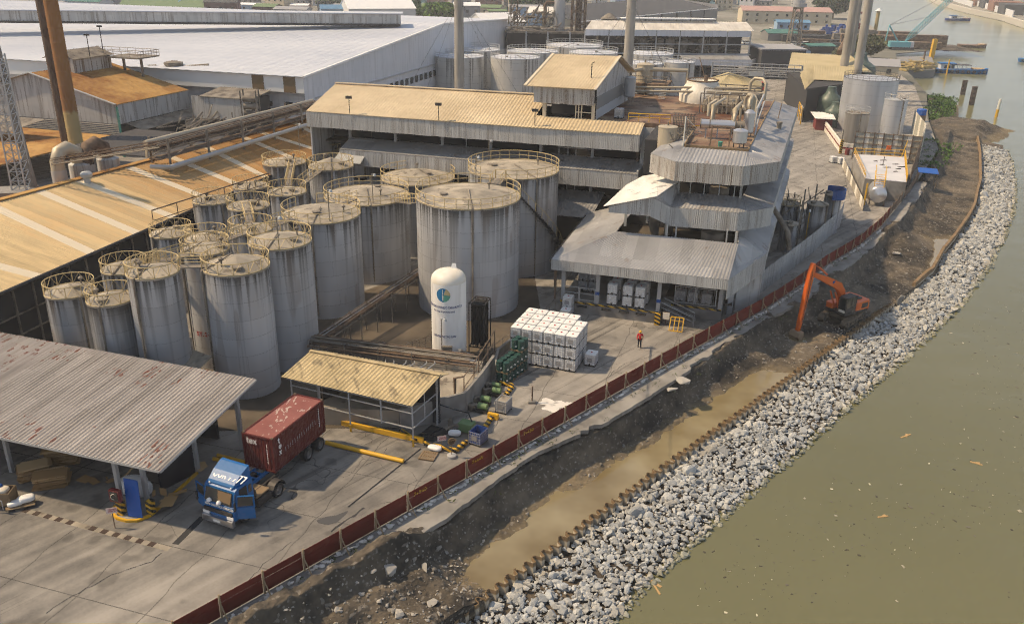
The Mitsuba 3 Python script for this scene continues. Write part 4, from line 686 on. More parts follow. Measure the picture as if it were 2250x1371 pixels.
# boiler house with rusty roof
bh = thing('boiler_house', 'grey boiler house with rust orange roof behind the two tall stacks', 'building'); v0, v1 = 122.2, 141.5; uR, uP, uL = -108.6, -125.9, -143.2; zE, zP = 9.0, 13.4
roofplate(bh, W(uR, v0, zE), W(uR + .4, v1, zE), W(uP, v1, zP), W(uP, v0, zP), 'mat_boilerroof', .6, .05); roofplate(bh, W(uL, v1, zE), W(uL, v0, zE), W(uP, v0, zP), W(uP, v1, zP), 'mat_boilerroof', .6, .05)
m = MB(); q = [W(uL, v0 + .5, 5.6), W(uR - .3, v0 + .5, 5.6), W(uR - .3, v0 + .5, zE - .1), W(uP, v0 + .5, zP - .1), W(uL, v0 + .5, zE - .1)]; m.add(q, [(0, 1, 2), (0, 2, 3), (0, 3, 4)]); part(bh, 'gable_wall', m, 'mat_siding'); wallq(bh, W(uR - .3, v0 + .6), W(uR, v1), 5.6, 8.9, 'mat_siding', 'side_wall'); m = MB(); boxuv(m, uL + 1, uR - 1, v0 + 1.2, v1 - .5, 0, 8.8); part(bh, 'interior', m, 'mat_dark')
for i in range(13): z = 1.6 + i * .31; m = MB(); m.slab(W(uL, v0 + .45, z), W(uR - .2, v0 + .45, z), W(uR - .2, v0 + .6, z + .24), W(uL, v0 + .6, z + .24), .02); part(bh, 'louvre', m, 'mat_louver')
m = MB(); m.bar(W(uR - .1, v0 + .3, 0), W(uR - .1, v0 + .3, 8.6), .3); part(bh, 'corner_pipe', m, 'mat_logogreen'); m = MB(); m.bar(W(uP, v0, zP + .05), W(uR, v0, zE + .05), .4, .15); m.bar(W(uP, v0, zP + .05), W(uL, v0, zE + .05), .4, .15); part(bh, 'barge_board', m, 'mat_postgrey')
roofplate(bh, W(uR + 3.2, v0 + 2, 4.6), W(uR + 3.4, v1 + 8, 4.6), W(uR, v1 + 8, 5.5), W(uR, v0 + 2, 5.5), 'mat_dirtysteel', .5, name='canopy')
mo = [(uP - 3, 129.5), (uP + 3, 129.5), (uP + 3, 139), (uP - 3, 139)]; m = MB(); m.prism([W(*q)[:2] for q in mo], 12.2, 15.2); part(bh, 'monitor', m, 'mat_rustsiding', label='pale ridge monitor'); roofplate(bh, W(uP + 3.6, 129.2, 15.1), W(uP + 3.6, 139.4, 15.1), W(uP, 139.4, 16.4), W(uP, 129.2, 16.4), 'mat_dirtysteel', .4, name='monitor_roof'); roofplate(bh, W(uP - 3.6, 139.4, 15.1), W(uP - 3.6, 129.2, 15.1), W(uP, 129.2, 16.4), W(uP, 139.4, 16.4), 'mat_dirtysteel', .4, name='monitor_roof')
m = MB(); boxuv(m, uP + 3.2, uP + 10.5, 137.5, 143.5, 14.6, 14.85); part(bh, 'platform', m, 'mat_dirtysteel'); m = MB()
for a, b in (((uP - 4, 137.5), (uP + 10.5, 137.5)), ((uP + 10.5, 137.5), (uP + 10.5, 143.5)), ((uP - 4, 143.5), (uP + 10.5, 143.5))):
    for z in (15.4, 15.9): m.tube([W(*a, z), W(*b, z)], .05, 4)
    for i in range(9): q = np.array(a) + (np.array(b) - a) * i / 8; m.tube([W(*q, 14.8), W(*q, 15.9)], .04, 4)
for u in (uP + 5, uP + 9): m.bar(W(u, 140, 8), W(u, 140, 14.7), .4)
part(bh, 'platform_rail', m, 'mat_dirtysteel')
for (x, y, z), h in (((-78.31, 163.63, 16), 3.0), ((-77.67, 167.83, 16), 4.2)): m = MB(); m.tube([(x, y, z - 1), (x, y, z + h)], .08, 5); m.box((x, y, z + h), (.9, .3, .3)); part(bh, 'mast', m, 'mat_darksteel')
an = thing('annex', 'low dark roofed annex right of the rusty boiler house', 'building'); roofplate(an, W(-103.6, 138, 8.6), W(-92.5, 138, 8.6), W(-92.5, 145, 9.4), W(-103.6, 145, 9.4), 'mat_dirtysteel', .5); wallq(an, W(-105.5, 138.4), W(-92.8, 138.4), 4.5, 8.5, 'mat_siding'); m = MB(); boxuv(m, -105, -93, 139, 145, 0, 8.4); part(an, 'interior', m, 'mat_dark')

# yard shed with weathered roof, front left
gs = thing('open_shed', 'open shed with a large weathered grey ribbed roof at the lower left', 'shed')
m = MB(); m.corr(W(-78, 35.9, 4.72), W(-32.95, 35.9, 4.72), W(-33.4, 47.0, 5.5), W(-78, 47.9, 5.5), .30, .055); part(gs, 'roof', m, 'mat_greyroof', label='grey ribbed roof with rust patches'); m = MB(); m.bar(W(-78, 35.95, 4.66), W(-33, 35.95, 4.66), .12, .14); m.bar(W(-33.0, 36, 4.62), W(-33.4, 47, 5.4), .14, .16); part(gs, 'edge_beam', m, 'mat_postgrey')
posts(gs, [(-37.75, 37.4), (-36.5, 38.3), (-47.9, 38.5), (-35.7, 42.5), (-58, 38.5), (-34.6, 46.2), (-47, 46.6)], 0, 4.75, .26); m = MB()
for a, b in (((-37.75, 37.4, 3.4), (-38.9, 37.4, 4.7)), ((-37.75, 37.4, 3.4), (-36.6, 37.4, 4.7)), ((-36.5, 38.3, 3.2), (-37.7, 38.2, 4.7)), ((-37.75, 37.4, 4.5), (-33.2, 37.2, 4.6)), ((-47.9, 38.5, 4.5), (-37.7, 37.5, 4.6)), ((-37.75, 37.4, 4.62), (-36.0, 46.5, 5.2)), ((-36.5, 38.3, 3.3), (-35.9, 39.6, 4.7)), ((-35.7, 42.5, 3.4), (-34.3, 42.4, 4.8))): m.bar(W(*a), W(*b), .12)
part(gs, 'brace', m, 'mat_postgrey')
plain('navywall', (.012, .014, .022), .7); wallq(gs, W(-36.7, 39.9), W(-35.9, 42.4), 0, 3.2, 'mat_navywall', 'side_wall'); wallq(gs, W(-78, 47.2), W(-37, 46.8), 0, 5.2, 'mat_dark', 'rear_wall')
m = MB(); m.corr(W(-47.8, 52.4, 3.2), W(-41.2, 50.6, 3.2), W(-41.0, 52.3, 3.7), W(-47.6, 54.2, 3.7), .4, .03); k = thing('lean_roof', 'narrow brown corrugated lean-to roof showing behind the weathered roof', 'roof'); part(k, 'sheet', m, 'mat_tankroof')

# small shed with the ribbed beige roof
ss_ = thing('ribbed_shed', 'small open shed with a ribbed beige roof in the middle foreground', 'shed')
textured('beige', lambda p, n, uv: mix(mix((.36, .285, .155), (.54, .43, .245), dr.clip(fbm(p.x * 1.1, p.y * 1.1, 0, 4) * 1.6 - .3, 0, 1)), (.12, .095, .065), smoothstep(.62, .8, fbm(p.x * 2.2 + p.y, p.y * .8, 5, 3)) * .55), .7)
R0, R1, R2, R3 = W(-34.2, 51.37, 3.45), W(-22.83, 50.31, 3.45), W(-21.77, 53.29, 4.7), W(-32.99, 53.85, 4.7)
for i in range(34):
    a, b = i / 34, (i + 1) / 34; m = MB(); o = np.array([0, 0, .012 * (i % 2)]); m.corr(R0 + (R1 - R0) * a + o, R0 + (R1 - R0) * b + o, R3 + (R2 - R3) * b + o, R3 + (R2 - R3) * a + o, .335, .05, .03); part(ss_, 'roof_sheet', m, 'mat_beige')
roofplate(ss_, W(-21.6, 54.6, 4.25), W(-32.8, 55.1, 4.25), R3, R2, 'mat_beige', .33, .04, 'rear_slope'); m = MB(); m.bar(R3 + [0, 0, .09], R2 + [0, 0, .09], .3, .05); part(ss_, 'ridge_cap', m, 'mat_beige')
fp = [(-33.5, 51.6), (-30.9, 51.3), (-28.24, 50.95), (-25.5, 50.7), (-22.9, 50.5)]
for i, (u, v) in enumerate(fp): m = MB(); m.bar(W(u, v, 0 if i in (2, 4) else 1.4), W(u, v, 3.4), .1); part(ss_, 'post', m, 'mat_postgrey')
for u, v in ((-22.9, 50.5), (-28.24, 50.95)): m = MB(); m.box(W(u, v, .3), (.14, .14, .6)); part(ss_, 'post_foot', m, 'mat_yellow')
posts(ss_, [(-22.4, 54.0), (-33, 54.6), (-27.5, 54.4)], 0, 4.2, .12); m = MB()
for z in (1.5, 2.75): m.bar(W(-33.5, 51.6, z), W(-22.9, 50.5, z), .07); m.bar(W(-22.9, 50.5, z), W(-22.4, 54.0, z), .07)
m.bar(W(-33.9, 51.65, 3.3), W(-22.9, 50.6, 3.3), .1, .2); m.bar(W(-22.65, 52.2, 1.5), W(-22.65, 52.2, 4.0), .07); part(ss_, 'frame', m, 'mat_postgrey')
wallq(ss_, W(-33, 54.9), W(-22.3, 54.3), 0, 4.2, 'mat_dark', 'rear_wall'); m = MB(); m.bar(W(-33.5, 51.9, .2), W(-22.4, 51.2, .2), .22, .4); part(ss_, 'kerb', m, 'mat_yellowkerb' if 0 else 'mat_yellow')
textured('mesh', lambda p, n, uv: (.06, .058, .055), .8) if 0 else None
# ------------------------------------------------------------------ yard objects
import manifold3d as m3
def wheel(par, c, ax, R, w, name='wheel', dual=False):
    """tyre + rim, axis ax (unit, horizontal, pointing outwards)"""
    ax = np.array([ax[0], ax[1], 0.0]); ax /= np.linalg.norm(ax); a = math.atan2(ax[1], ax[0]); c = np.array(c, float)
    M = trimesh.transformations.euler_matrix(0, math.pi / 2, 0); M2 = trimesh.transformations.euler_matrix(0, 0, a)
    def ld(prof, n=26):
        m = MB(); m.lathe(prof, (0, 0, 0), n); v, f = m.get(); t = trimesh.Trimesh(v, f, process=False); t.apply_transform(M2 @ M); return np.array(t.vertices) + c, t.faces
    k = part(par, name, ld([(R * .62, -w / 2), (R * .93, -w / 2), (R, -w * .36), (R, w * .36), (R * .93, w / 2), (R * .62, w / 2)]), 'mat_rubber', 35)
    part(k, 'rim', ld([(R * .64, -w * .4), (R * .64, w * .45), (R * .55, w * .40), (R * .5, w * .12), (R * .24, w * .12), (R * .22, w * .34), (.01, w * .36)]), 'mat_rimsteel', 35)
plain('rimsteel', (.22, .21, .20), .5, .3); plain('truckblue', (.016, .115, .31), .42, 0, .35); plain('chrome', (.55, .55, .56), .2, .9); plain('maroon', (.17, .030, .026), .55)
textured('container', lambda p, n, uv: mix(mix((.080, .014, .012), (.135, .028, .023), fbm(p.x * .8, p.y * .8, p.z * .8, 3)), (.30, .21, .17), smoothstep(.66, .78, fbm(p.x * 1.4, p.y * 1.4, p.z * 3, 4)) * dr.clip(n.z, 0, 1) * .8), .6)
textured('conttop', lambda p, n, uv: mix(mix((.19, .060, .05), (.27, .10, .085), fbm(p.x * .9, p.y * .9, 0, 4)), (.50, .43, .38), smoothstep(.68, .74, fbm(p.x * 5.2, p.y * 2.1, 4, 3)) * .7), .6)
TO, TB, TL = np.array([-18.22, 44.90]), np.array([.407, .914]), np.array([.914, -.407])
def TP(b, l, z): return np.array([*(TO + TB * b + TL * l), z])
def tri_text(text, h, o, ex, ey, depth=.006, bold=True, sx=1.0):
    t = meshkit.text_mesh(text, h, depth, bold); v = np.array(t.vertices); ex, ey = np.array(ex, float), np.array(ey, float); ez = np.cross(ex, ey); ez /= np.linalg.norm(ez)
    return np.array(o) + np.outer(v[:, 0] * sx, ex) + np.outer(v[:, 1], ey) + np.outer(v[:, 2], ez), t.faces
def hexa(P8):  # P8: bottom 4, top 4
    return np.array(P8, float), np.array([(3, 2, 1, 0), (4, 5, 6, 7), (0, 1, 5, 4), (1, 2, 6, 5), (2, 3, 7, 6), (3, 0, 4, 7)])
trk = thing('tractor_truck', 'blue tractor truck with both cab doors open, parked before the weathered shed', 'truck')
def cabsec(pts):  # list of (b, half width, z0, z1)
    V = [];
    for b, w, z0, z1 in pts: V += [TP(b, -w, z0), TP(b, w, z0), TP(b, w, z1), TP(b, -w, z1)]
    F = [(0, 3, 2, 1), tuple(4 * (len(pts) - 1) + i for i in (0, 1, 2, 3))]
    for i in range(len(pts) - 1):
        a = 4 * i
        for j in range(4): F.append((a + j, a + (j + 1) % 4, a + 4 + (j + 1) % 4, a + 4 + j))
    return np.array(V), np.array(F)
part(trk, 'cab', cabsec([(.10, 1.19, .75, 1.72), (.14, 1.2, .72, 1.74), (.16, 1.2, .72, 1.75), (.42, 1.2, .72, 2.74), (.62, 1.2, .72, 2.86), (2.0, 1.2, .72, 2.90), (2.05, 1.17, .8, 2.86)]), 'mat_truckblue')
part(trk, 'windscreen', (np.array([TP(.10, -1.06, 1.80), TP(.10, 1.06, 1.80), TP(.335, 1.03, 2.64), TP(.335, -1.03, 2.64)]), [(0, 1, 2, 3)]), 'mat_glass'); part(trk, 'sun_blind', (np.array([TP(.10, .02, 2.0), TP(.08, 1.0, 1.95), TP(.325, .98, 2.6), TP(.325, -.1, 2.6)]), [(0, 1, 2, 3)]), 'mat_khaki' if 0 else 'mat_brownpanel', label='olive sun blind behind the windscreen')
for l in (-.62, .15): m = MB(); m.lathe([(.17, 0), (.16, .08), (.10, .16), (.01, .19)], TP(.03, l, 1.86), 12); part(trk, 'helmet', m, 'mat_white', 40)
part(trk, 'roof_fairing', cabsec([(.50, .98, 2.86, 2.92), (.62, 1.02, 2.86, 3.05), (1.2, 1.05, 2.86, 3.45), (1.85, 1.08, 2.86, 3.72), (2.05, 1.06, 2.86, 3.74)]), 'mat_truckblue')
e1 = TP(1.85, 0, 3.72) - TP(.62, 0, 3.05); e1 /= np.linalg.norm(e1); part(trk, 'plate_number', tri_text('CCK 7977', .52, TP(.80, -.88, 3.175), np.r_[TL, 0], e1, .02, True, .70), 'mat_white', label='white fleet number CCK 7977 on the fairing')
part(trk, 'lettering', tri_text('NAPS LOGISTICS SERVICES', .15, TP(.085, -1.05, 1.50), np.r_[TL, 0], (0, 0, 1), .02, True, .80), 'mat_white', label='white haulier name under the windscreen')
m = MB(); m.bar(TP(-.03, -1.22, .62), TP(-.03, 1.22, .62), .25, .42); part(trk, 'bumper', m, 'mat_chrome'); m = MB(); m.bar(TP(.04, -1.1, 1.22), TP(.04, 1.1, 1.22), .1, .26); part(trk, 'grille', m, 'mat_darksteel'); m = MB(); m.bar(TP(-.17, -.3, .62), TP(-.17, .25, .62), .02, .16); part(trk, 'number_plate', m, 'mat_white')
for l in (-.95, .95): m = MB(); m.bar(TP(.02, l - .24, .98), TP(.02, l + .24, .98), .1, .22); part(trk, 'headlight', m, 'mat_white')
for sg in (-1, 1):
    dv = TB * (.55 if sg > 0 else .30) + TL * sg * (.84 if sg > 0 else .95); a = TP(.40, sg * 1.22, 0); b = a + np.r_[dv, 0] * 1.08; m = MB(); m.bar(a + [0, 0, 1.2], b + [0, 0, 1.2], .07, .82); k = part(trk, 'door', m, 'mat_truckblue', label='open blue cab door'); nn = np.array([-dv[1], dv[0], 0])
    m = MB(); m.bar(a + np.r_[dv, 0] * .06 + [0, 0, 2.05], b - np.r_[dv, 0] * .08 + [0, 0, 2.05], .03, .66); part(k, 'window', m, 'mat_glass'); m = MB(); m.tube([a + [0, 0, 1.62], a + np.r_[dv, 0] * .1 + [0, 0, 2.45], b + [0, 0, 2.42], b + [0, 0, 1.62]], .04, 6); part(k, 'frame', m, 'mat_truckblue')
    m = MB(); m.bar(TP(.75, sg * 1.205, 2.08), TP(1.45, sg * 1.205, 2.08), .02, 1.2, up=(0, 0, 1)); part(trk, 'door_opening', m, 'mat_black'); m = MB(); m.bar(TP(1.58, sg * 1.21, 2.28), TP(1.88, sg * 1.21, 2.28), .02, .55); part(trk, 'side_window', m, 'mat_glass')
    m = MB(); m.tube([TP(.4, sg * 1.2, 2.6), TP(-.05, sg * 1.5, 2.5), TP(-.05, sg * 1.5, 1.7)], .02, 5); m.bar(TP(-.05, sg * 1.5, 1.75), TP(-.05, sg * 1.5, 2.3), .2, .08); part(trk, 'mirror', m, 'mat_black')
    m = MB(); m.lathe([(.07, 0), (.07, .06), (.02, .1)], TP(.5, sg * .85, 2.85), 8); part(trk, 'marker_lamp', m, 'mat_white')
    wheel(trk, TP(1.25, sg * 1.02, .52), TL * sg, .52, .30); wheel(trk, TP(4.35, sg * .98, .52), TL * sg, .52, .5)
    m = MB(); m.bar(TP(2.2, sg * .42, .95), TP(5.4, sg * .42, .95), .1, .26); part(trk, 'chassis_rail', m, 'mat_darksteel'); an = np.linspace(.1, math.pi - .1, 9); m = MB()
    for p_, q_ in zip(an[:-1], an[1:]): m.bar(TP(4.35 - .66 * math.cos(p_), sg * .98, .55 + .66 * math.sin(p_)), TP(4.35 - .66 * math.cos(q_), sg * .98, .55 + .66 * math.sin(q_)), .56, .04)
    part(trk, 'mudguard', m, 'mat_darksteel')
part(trk, 'deck_plate', hexa([TP(2.35, -.9, .98), TP(2.35, 1.05, .98), TP(3.65, 1.05, .98), TP(3.65, -.9, .98), TP(2.35, -.9, 1.08), TP(2.35, 1.05, 1.08), TP(3.65, 1.05, 1.08), TP(3.65, -.9, 1.08)]), 'mat_wood'); m = MB(); m.bar(TP(2.3, 1.02, .62), TP(3.7, 1.02, .62), .35, .5); part(trk, 'fuel_tank', m, 'mat_darksteel'); wheel(trk, TP(2.32, .55, 1.35), -TB, .5, .28, 'spare_wheel')
# trailer chassis and container
CO, CL, CW = np.array([-18.0, 50.12]), np.array([.3665, .9304]), np.array([.9304, -.3665])
def CP(l, w, z): return np.array([*(CO + CL * l + CW * w), z])
trl = thing('container_trailer', 'blue skeletal trailer chassis under the maroon container', 'trailer')
for w in (.78, 1.66): m = MB(); m.bar(CP(-1.45, w, 1.12), CP(6.1, w, 1.12), .14, .22); part(trl, 'rail', m, 'mat_truckblue')
m = MB()
for l in (-1.4, -.9, -.3, 1.2, 2.6, 4, 5.3, 6): m.bar(CP(l, .2 if l > 0 else .75, 1.1), CP(l, 2.24 if l > 0 else 1.7, 1.1), .12, .18)
part(trl, 'cross_members', m, 'mat_truckblue')
for l in (3.9, 5.35):
    for sg, w in ((-1, .28), (1, 2.16)): wheel(trl, CP(l, w, .52), CW * sg, .52, .52)
for w in (.7, 1.75): m = MB(); m.bar(CP(1.0, w, .25), CP(1.0, w, 1.0), .12); part(trl, 'landing_leg', m, 'mat_darksteel')
cont = thing('shipping_container', 'maroon steel shipping container on the blue trailer', 'container'); L_, W_, z0, z1 = 6.06, 2.438, 1.25, 3.84
for nm, a, b in (('side_wall', (.06, W_ - .03), (L_ - .06, W_ - .03)), ('side_wall', (L_ - .06, .03), (.06, .03)), ('end_wall', (.03, .06), (.03, W_ - .06)), ('door_end', (L_ - .03, W_ - .06), (L_ - .03, .06))): m = MB(); m.corr(CP(*a, z0 + .15), CP(*b, z0 + .15), CP(*b, z1 - .1), CP(*a, z1 - .1), .275, -.04 if nm != 'x' else 0, .02); part(cont, nm, m, 'mat_container')
m = MB(); m.corr(CP(.05, W_ - .05, z1 - .05), CP(L_ - .05, W_ - .05, z1 - .05), CP(L_ - .05, .05, z1 - .05), CP(.05, .05, z1 - .05), .3, .015, .02); part(cont, 'roof', m, 'mat_conttop', label='faded scratched roof of the container')
m = MB()
for l in (0.06, L_ - .06):
    for w in (.06, W_ - .06): m.bar(CP(l, w, z0), CP(l, w, z1), .13, .13, up=np.r_[CL, 0])
for z in (z0 + .07, z1 - .05):
    for w in (.05, W_ - .05): m.bar(CP(0, w, z), CP(L_, w, z), .1, .12)
    for l in (.05, L_ - .05): m.bar(CP(l, 0, z), CP(l, W_, z), .1, .12)
part(cont, 'frame', m, 'mat_container')
for l in (.09, L_ - .09):
    for w in (.08, W_ - .08): m = MB(); m.box(CP(l, w, z1 + .0), (.18, .16, .12), math.atan2(CL[1], CL[0])); part(cont, 'corner_casting', m, 'mat_rust')
part(cont, 'lettering', tri_text('tex', .42, CP(-.035, .35, 3.20), np.r_[CW, 0], (0, 0, 1), .015), 'mat_white', label='white lettering tex on the front end')
ofs = 0
for ch in 'tex': part(cont, 'lettering', tri_text(ch, .40, CP(.55, W_ + .03, 3.25 - ofs), np.r_[CL, 0], (0, 0, 1), .015), 'mat_white'); ofs += .45
m = MB()
for i in range(11):
    m.bar(CP(-.03, 1.95, 3.35 - i * .14), CP(-.03, 2.0, 3.35 - i * .14), .02, .10); m.bar(CP(5.3, W_ + .02, 3.45 - i * .14), CP(5.36, W_ + .02, 3.45 - i * .14), .02, .10)
part(cont, 'code_marks', m, 'mat_white'); m = MB()
for i in range(14): m.bar(CP(1.3 + i * .27, W_ + .02, 2.45 + .015 * i), CP(1.33 + i * .27, W_ + .02, 2.45 + .015 * i), .01, .35)
part(cont, 'scuffs', m, 'mat_postgrey', label='row of pale upright scuff marks')

# intermediate bulk containers
IX, IY, IZ = 1.0, 1.18, 1.15
def rbox(sx, sy, sz, r, n=3):
    c = m3.CrossSection.square([sx - 2 * r, sy - 2 * r], True).offset(r, m3.JoinType.Round, 2.0, 12); mm = m3.Manifold.extrude(c, sz); t = mm.to_mesh(); return np.array(t.vert_properties[:, :3]), np.array(t.tri_verts)
textured('ibcwhite', lambda p, n, uv: mix((.74, .74, .72), (.52, .50, .46), smoothstep(.55, .75, fbm(p.x * 1.8, p.y * 1.8, p.z * 2.2, 3)) * .7), .45); plain('ibccap', (.42, .025, .035), .5); plain('plate', (.33, .33, .33), .5, .4); plain('cage', (.46, .47, .48), .4, .6); plain('ibcblue', (.02, .055, .22), .5)
tv, tf = rbox(IX - .06, IY - .06, .98, .10); tank_src = (tv + [0, 0, .14], tf)
top = MB(); tv2, tf2 = rbox(IX - .22, IY - .22, .035, .14); top.add(tv2 + [0, 0, 1.11], tf2)
cg = MB()
for x in (-IX / 2 + .02, IX / 2 - .02):
    for i in range(8): y = -IY / 2 + .03 + i * (IY - .06) / 7; cg.bar((x, y, .14), (x, y, 1.08), .022)
for y in (-IY / 2 + .02, IY / 2 - .02):
    for i in range(7): x = -IX / 2 + .03 + i * (IX - .06) / 6; cg.bar((x, y, .14), (x, y, 1.08), .022)
for z in (.17, .4, .63, .86, 1.08):
    for s in (-1, 1): cg.bar((-IX / 2, s * (IY / 2 - .02), z), (IX / 2, s * (IY / 2 - .02), z), .024); cg.bar((s * (IX / 2 - .02), -IY / 2, z), (s * (IX / 2 - .02), IY / 2, z), .024)
pal = MB()
for x in (-.4, 0, .4):
    for y in (-.5, .5): pal.box((x, y, .06), (.16, .14, .10))
pal.box((0, 0, .125), (IX, IY, .03))
cap = MB(); cap.lathe([(.085, 1.145), (.085, 1.18), (.01, 1.185)], (0, 0, 0), 10); pl_ = MB(); pl_.box((-.02, -IY / 2 - .005, .62), (.46, .012, .36)); vl = MB(); vl.box((.0, -IY / 2 + .0, .22), (.14, .08, .12))
IBC = {'tank': shape(MB().add(*tank_src).add(*top.get()), 'mat_ibcwhite', False, {}), 'cage': shape(cg, 'mat_cage', False, {}), 'pallet': shape(pal, 'mat_black', False, {}), 'cap': shape(cap, 'mat_ibccap', False, {}), 'plate': shape(pl_, 'mat_plate', False, {}), 'valve': shape(vl, 'mat_black', False, {})}
def ibc(x, y, z, yaw, label, group, plate=True, parts=None, tint=None):
    k = thing('bulk_container', label, 'bulk container', group); tw = T().translate([x, y, z]).rotate([0, 0, 1], math.degrees(yaw))
    for nm, s in IBC.items():
        if nm == 'plate' and not plate: continue
        if parts and nm not in parts: continue
        d = {**s, 'to_world': tw}
        if tint and nm == 'tank': d['bsdf'] = {'type': 'ref', 'id': tint}
        scene[f'{k}__{nm}'] = d
    return k
rg2 = np.random.default_rng(21); ORD = ('first', 'second', 'third', 'fourth', 'fifth', 'sixth'); TIER = ('bottom', 'middle', 'top')
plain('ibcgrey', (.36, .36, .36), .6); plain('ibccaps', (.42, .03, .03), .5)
for i in range(6):
    for j in range(4):
        if i == 5 and j == 3: continue
        ca, sa = math.cos(-.352), math.sin(-.352); lx, ly = i * 1.018, j * 1.268
        for t in range(3):
            row = ('front row', 'second row', 'third row', 'back row')[j]
            ibc(.525 + lx * ca - ly * sa + rg2.uniform(-.015, .015), 70.02 + lx * sa + ly * ca + rg2.uniform(-.015, .015), t * 1.125, -.352 + rg2.uniform(-.02, .02), f'caged white bulk container, {TIER[t]} tier of the yard stack, {row}, {ORD[i]} from left', 'bulk containers of the yard stack', plate=rg2.uniform() < .7)
for (x, y), lab in ((((7.15, 68.81, 0)[0], (7.15, 68.81, 0)[1] + .6), 'single white bulk container at the right rear foot of the yard stack'),):
    ibc(x, y, 0, -.352, lab, None)
for u, v, t, lab in ((-15.9, 77.6, 0, 'white bulk container on the yard between stack and dock, left one'), (-16.0, 78.9, .9, 'white bulk container behind it, close to the dock')):
    p = W(u - 2.2, v, 0); ibc(p[0], p[1], t, -.3, lab, None); ibc(p[0], p[1], 0, -.3, lab + ', lower one', None) if t else None
for i in range(4):
    p = np.array([.525, 70.02]) + np.array([math.cos(-.352), math.sin(-.352)]) * (i + .9) * 1.018 + np.array([-math.sin(-.352), math.cos(-.352)]) * 4 * 1.268
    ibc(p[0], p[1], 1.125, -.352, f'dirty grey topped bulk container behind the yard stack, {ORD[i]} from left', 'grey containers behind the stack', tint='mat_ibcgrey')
for i, u in enumerate((-13.95, -12.4, -11.15)):
    for r in range(2):
        for t in range(2): p = W(u + .15 * r, 80.3 + r * 1.35); ibc(p[0], p[1], 1.26 + t * 1.125, -.30, f'white bulk container on the dock, {("left", "middle", "right")[i]} column, {("lower", "upper")[t]}, {("front", "rear")[r]}', 'bulk containers on the dock', plate=False)
for i, u in enumerate((-17.6, -16.5)):
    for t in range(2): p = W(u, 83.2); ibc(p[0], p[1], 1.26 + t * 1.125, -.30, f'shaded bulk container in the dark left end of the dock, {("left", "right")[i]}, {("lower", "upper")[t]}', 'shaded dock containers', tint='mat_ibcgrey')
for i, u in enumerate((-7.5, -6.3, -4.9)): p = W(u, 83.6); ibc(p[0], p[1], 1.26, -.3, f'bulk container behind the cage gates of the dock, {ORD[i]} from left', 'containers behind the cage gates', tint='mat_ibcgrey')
# drums
GD = MB(); GD.lathe([(.01, 0), (.285, 0), (.29, .28), (.30, .29), (.29, .30), (.29, .58), (.30, .59), (.29, .60), (.285, .86), (.28, .88), (.26, .875), (.25, .86), (.01, .86)], (0, 0, 0), 20); dsrc = shape(GD, 'mat_drumgreen', 35, {}); plain('drumgreen', (.016, .055, .045), .45); lb_ = MB(); lb_.box((.03, -.292, .30), (.16, .01, .14)); lsrc = shape(lb_, 'mat_white', False, {})
dv, du = np.array([.50, .87]), np.array([.87, -.50]); D0 = np.array([-.95, 65.55])
def drum(p, z, lab):
    k = thing('drum', lab, 'drum', 'green steel drums'); tw = T().translate([p[0], p[1], z]).rotate([0, 0, 1], float(rg2.uniform(-25, 25))); scene[k + '__body'] = {**dsrc, 'to_world': tw}; scene[k + '__label'] = {**lsrc, 'to_world': tw}
for t, rows in ((0, range(6)), (1, range(6)), (2, (4, 5))):
    for r in rows:
        for c in range(2): drum(D0 + dv * r * .62 + du * c * .62, .14 + t * 1.03, f'dark green steel drum, {TIER[t]} layer, row {("one", "two", "three", "four", "five", "six")[r]} counted from the front, {("left", "right")[c]}')
def pallet(c, yaw, lab, z=0.0):
    k = thing('pallet', lab, 'pallet', 'wooden pallets'); ca, sa = math.cos(yaw), math.sin(yaw)
    for i in range(7): m = MB(); x = -.52 + i * .173; m.box((c[0] + x * ca, c[1] + x * sa, z + .125), (.11, 1.15, .022), yaw); part(k, 'slat', m, 'mat_wood')
    for y in (-.5, 0, .5): m = MB(); m.box((c[0] - y * sa, c[1] + y * ca, z + .06), (1.15, .09, .10), yaw); part(k, 'bearer', m, 'mat_wood')
for t in range(3):
    for r in range(3):
        if t == 2 and r < 2: continue
        pallet(D0 + dv * (r * 2 + .5) * .62 + du * .31, math.atan2(du[1], du[0]), f'pallet under the green drums, layer {("one", "two", "three")[t]}, {("front", "middle", "rear")[r]}', t * 1.03 - .0)
pallet((-5.9, 53.6), -.25, 'bare wooden pallet lying on the yard by the striped kerb')
def blob(c, r, lab, name='white_sack', cat='sack', mat='mat_white', rz=0.0, seed=0):
    s = trimesh.creation.icosphere(2, 1.0); v = np.array(s.vertices); v = np.sign(v) * np.abs(v) ** .7 * np.array(r); v += .12 * min(r) * (meshkit.noise(v * 3.1 + seed * 5, seed)[:, None] - .5) * 2; ca, sa = math.cos(rz), math.sin(rz)
    v = np.c_[v[:, 0] * ca - v[:, 1] * sa, v[:, 0] * sa + v[:, 1] * ca, np.maximum(v[:, 2], -r[2] * .8)] + np.array(c); return solo(name, (v, s.faces), mat, lab, cat, smooth=True)
blob((-5.5, 54.5, .22), (.55, .3, .16), 'white empty sack draped beside the bare pallet', rz=-.4, seed=2)
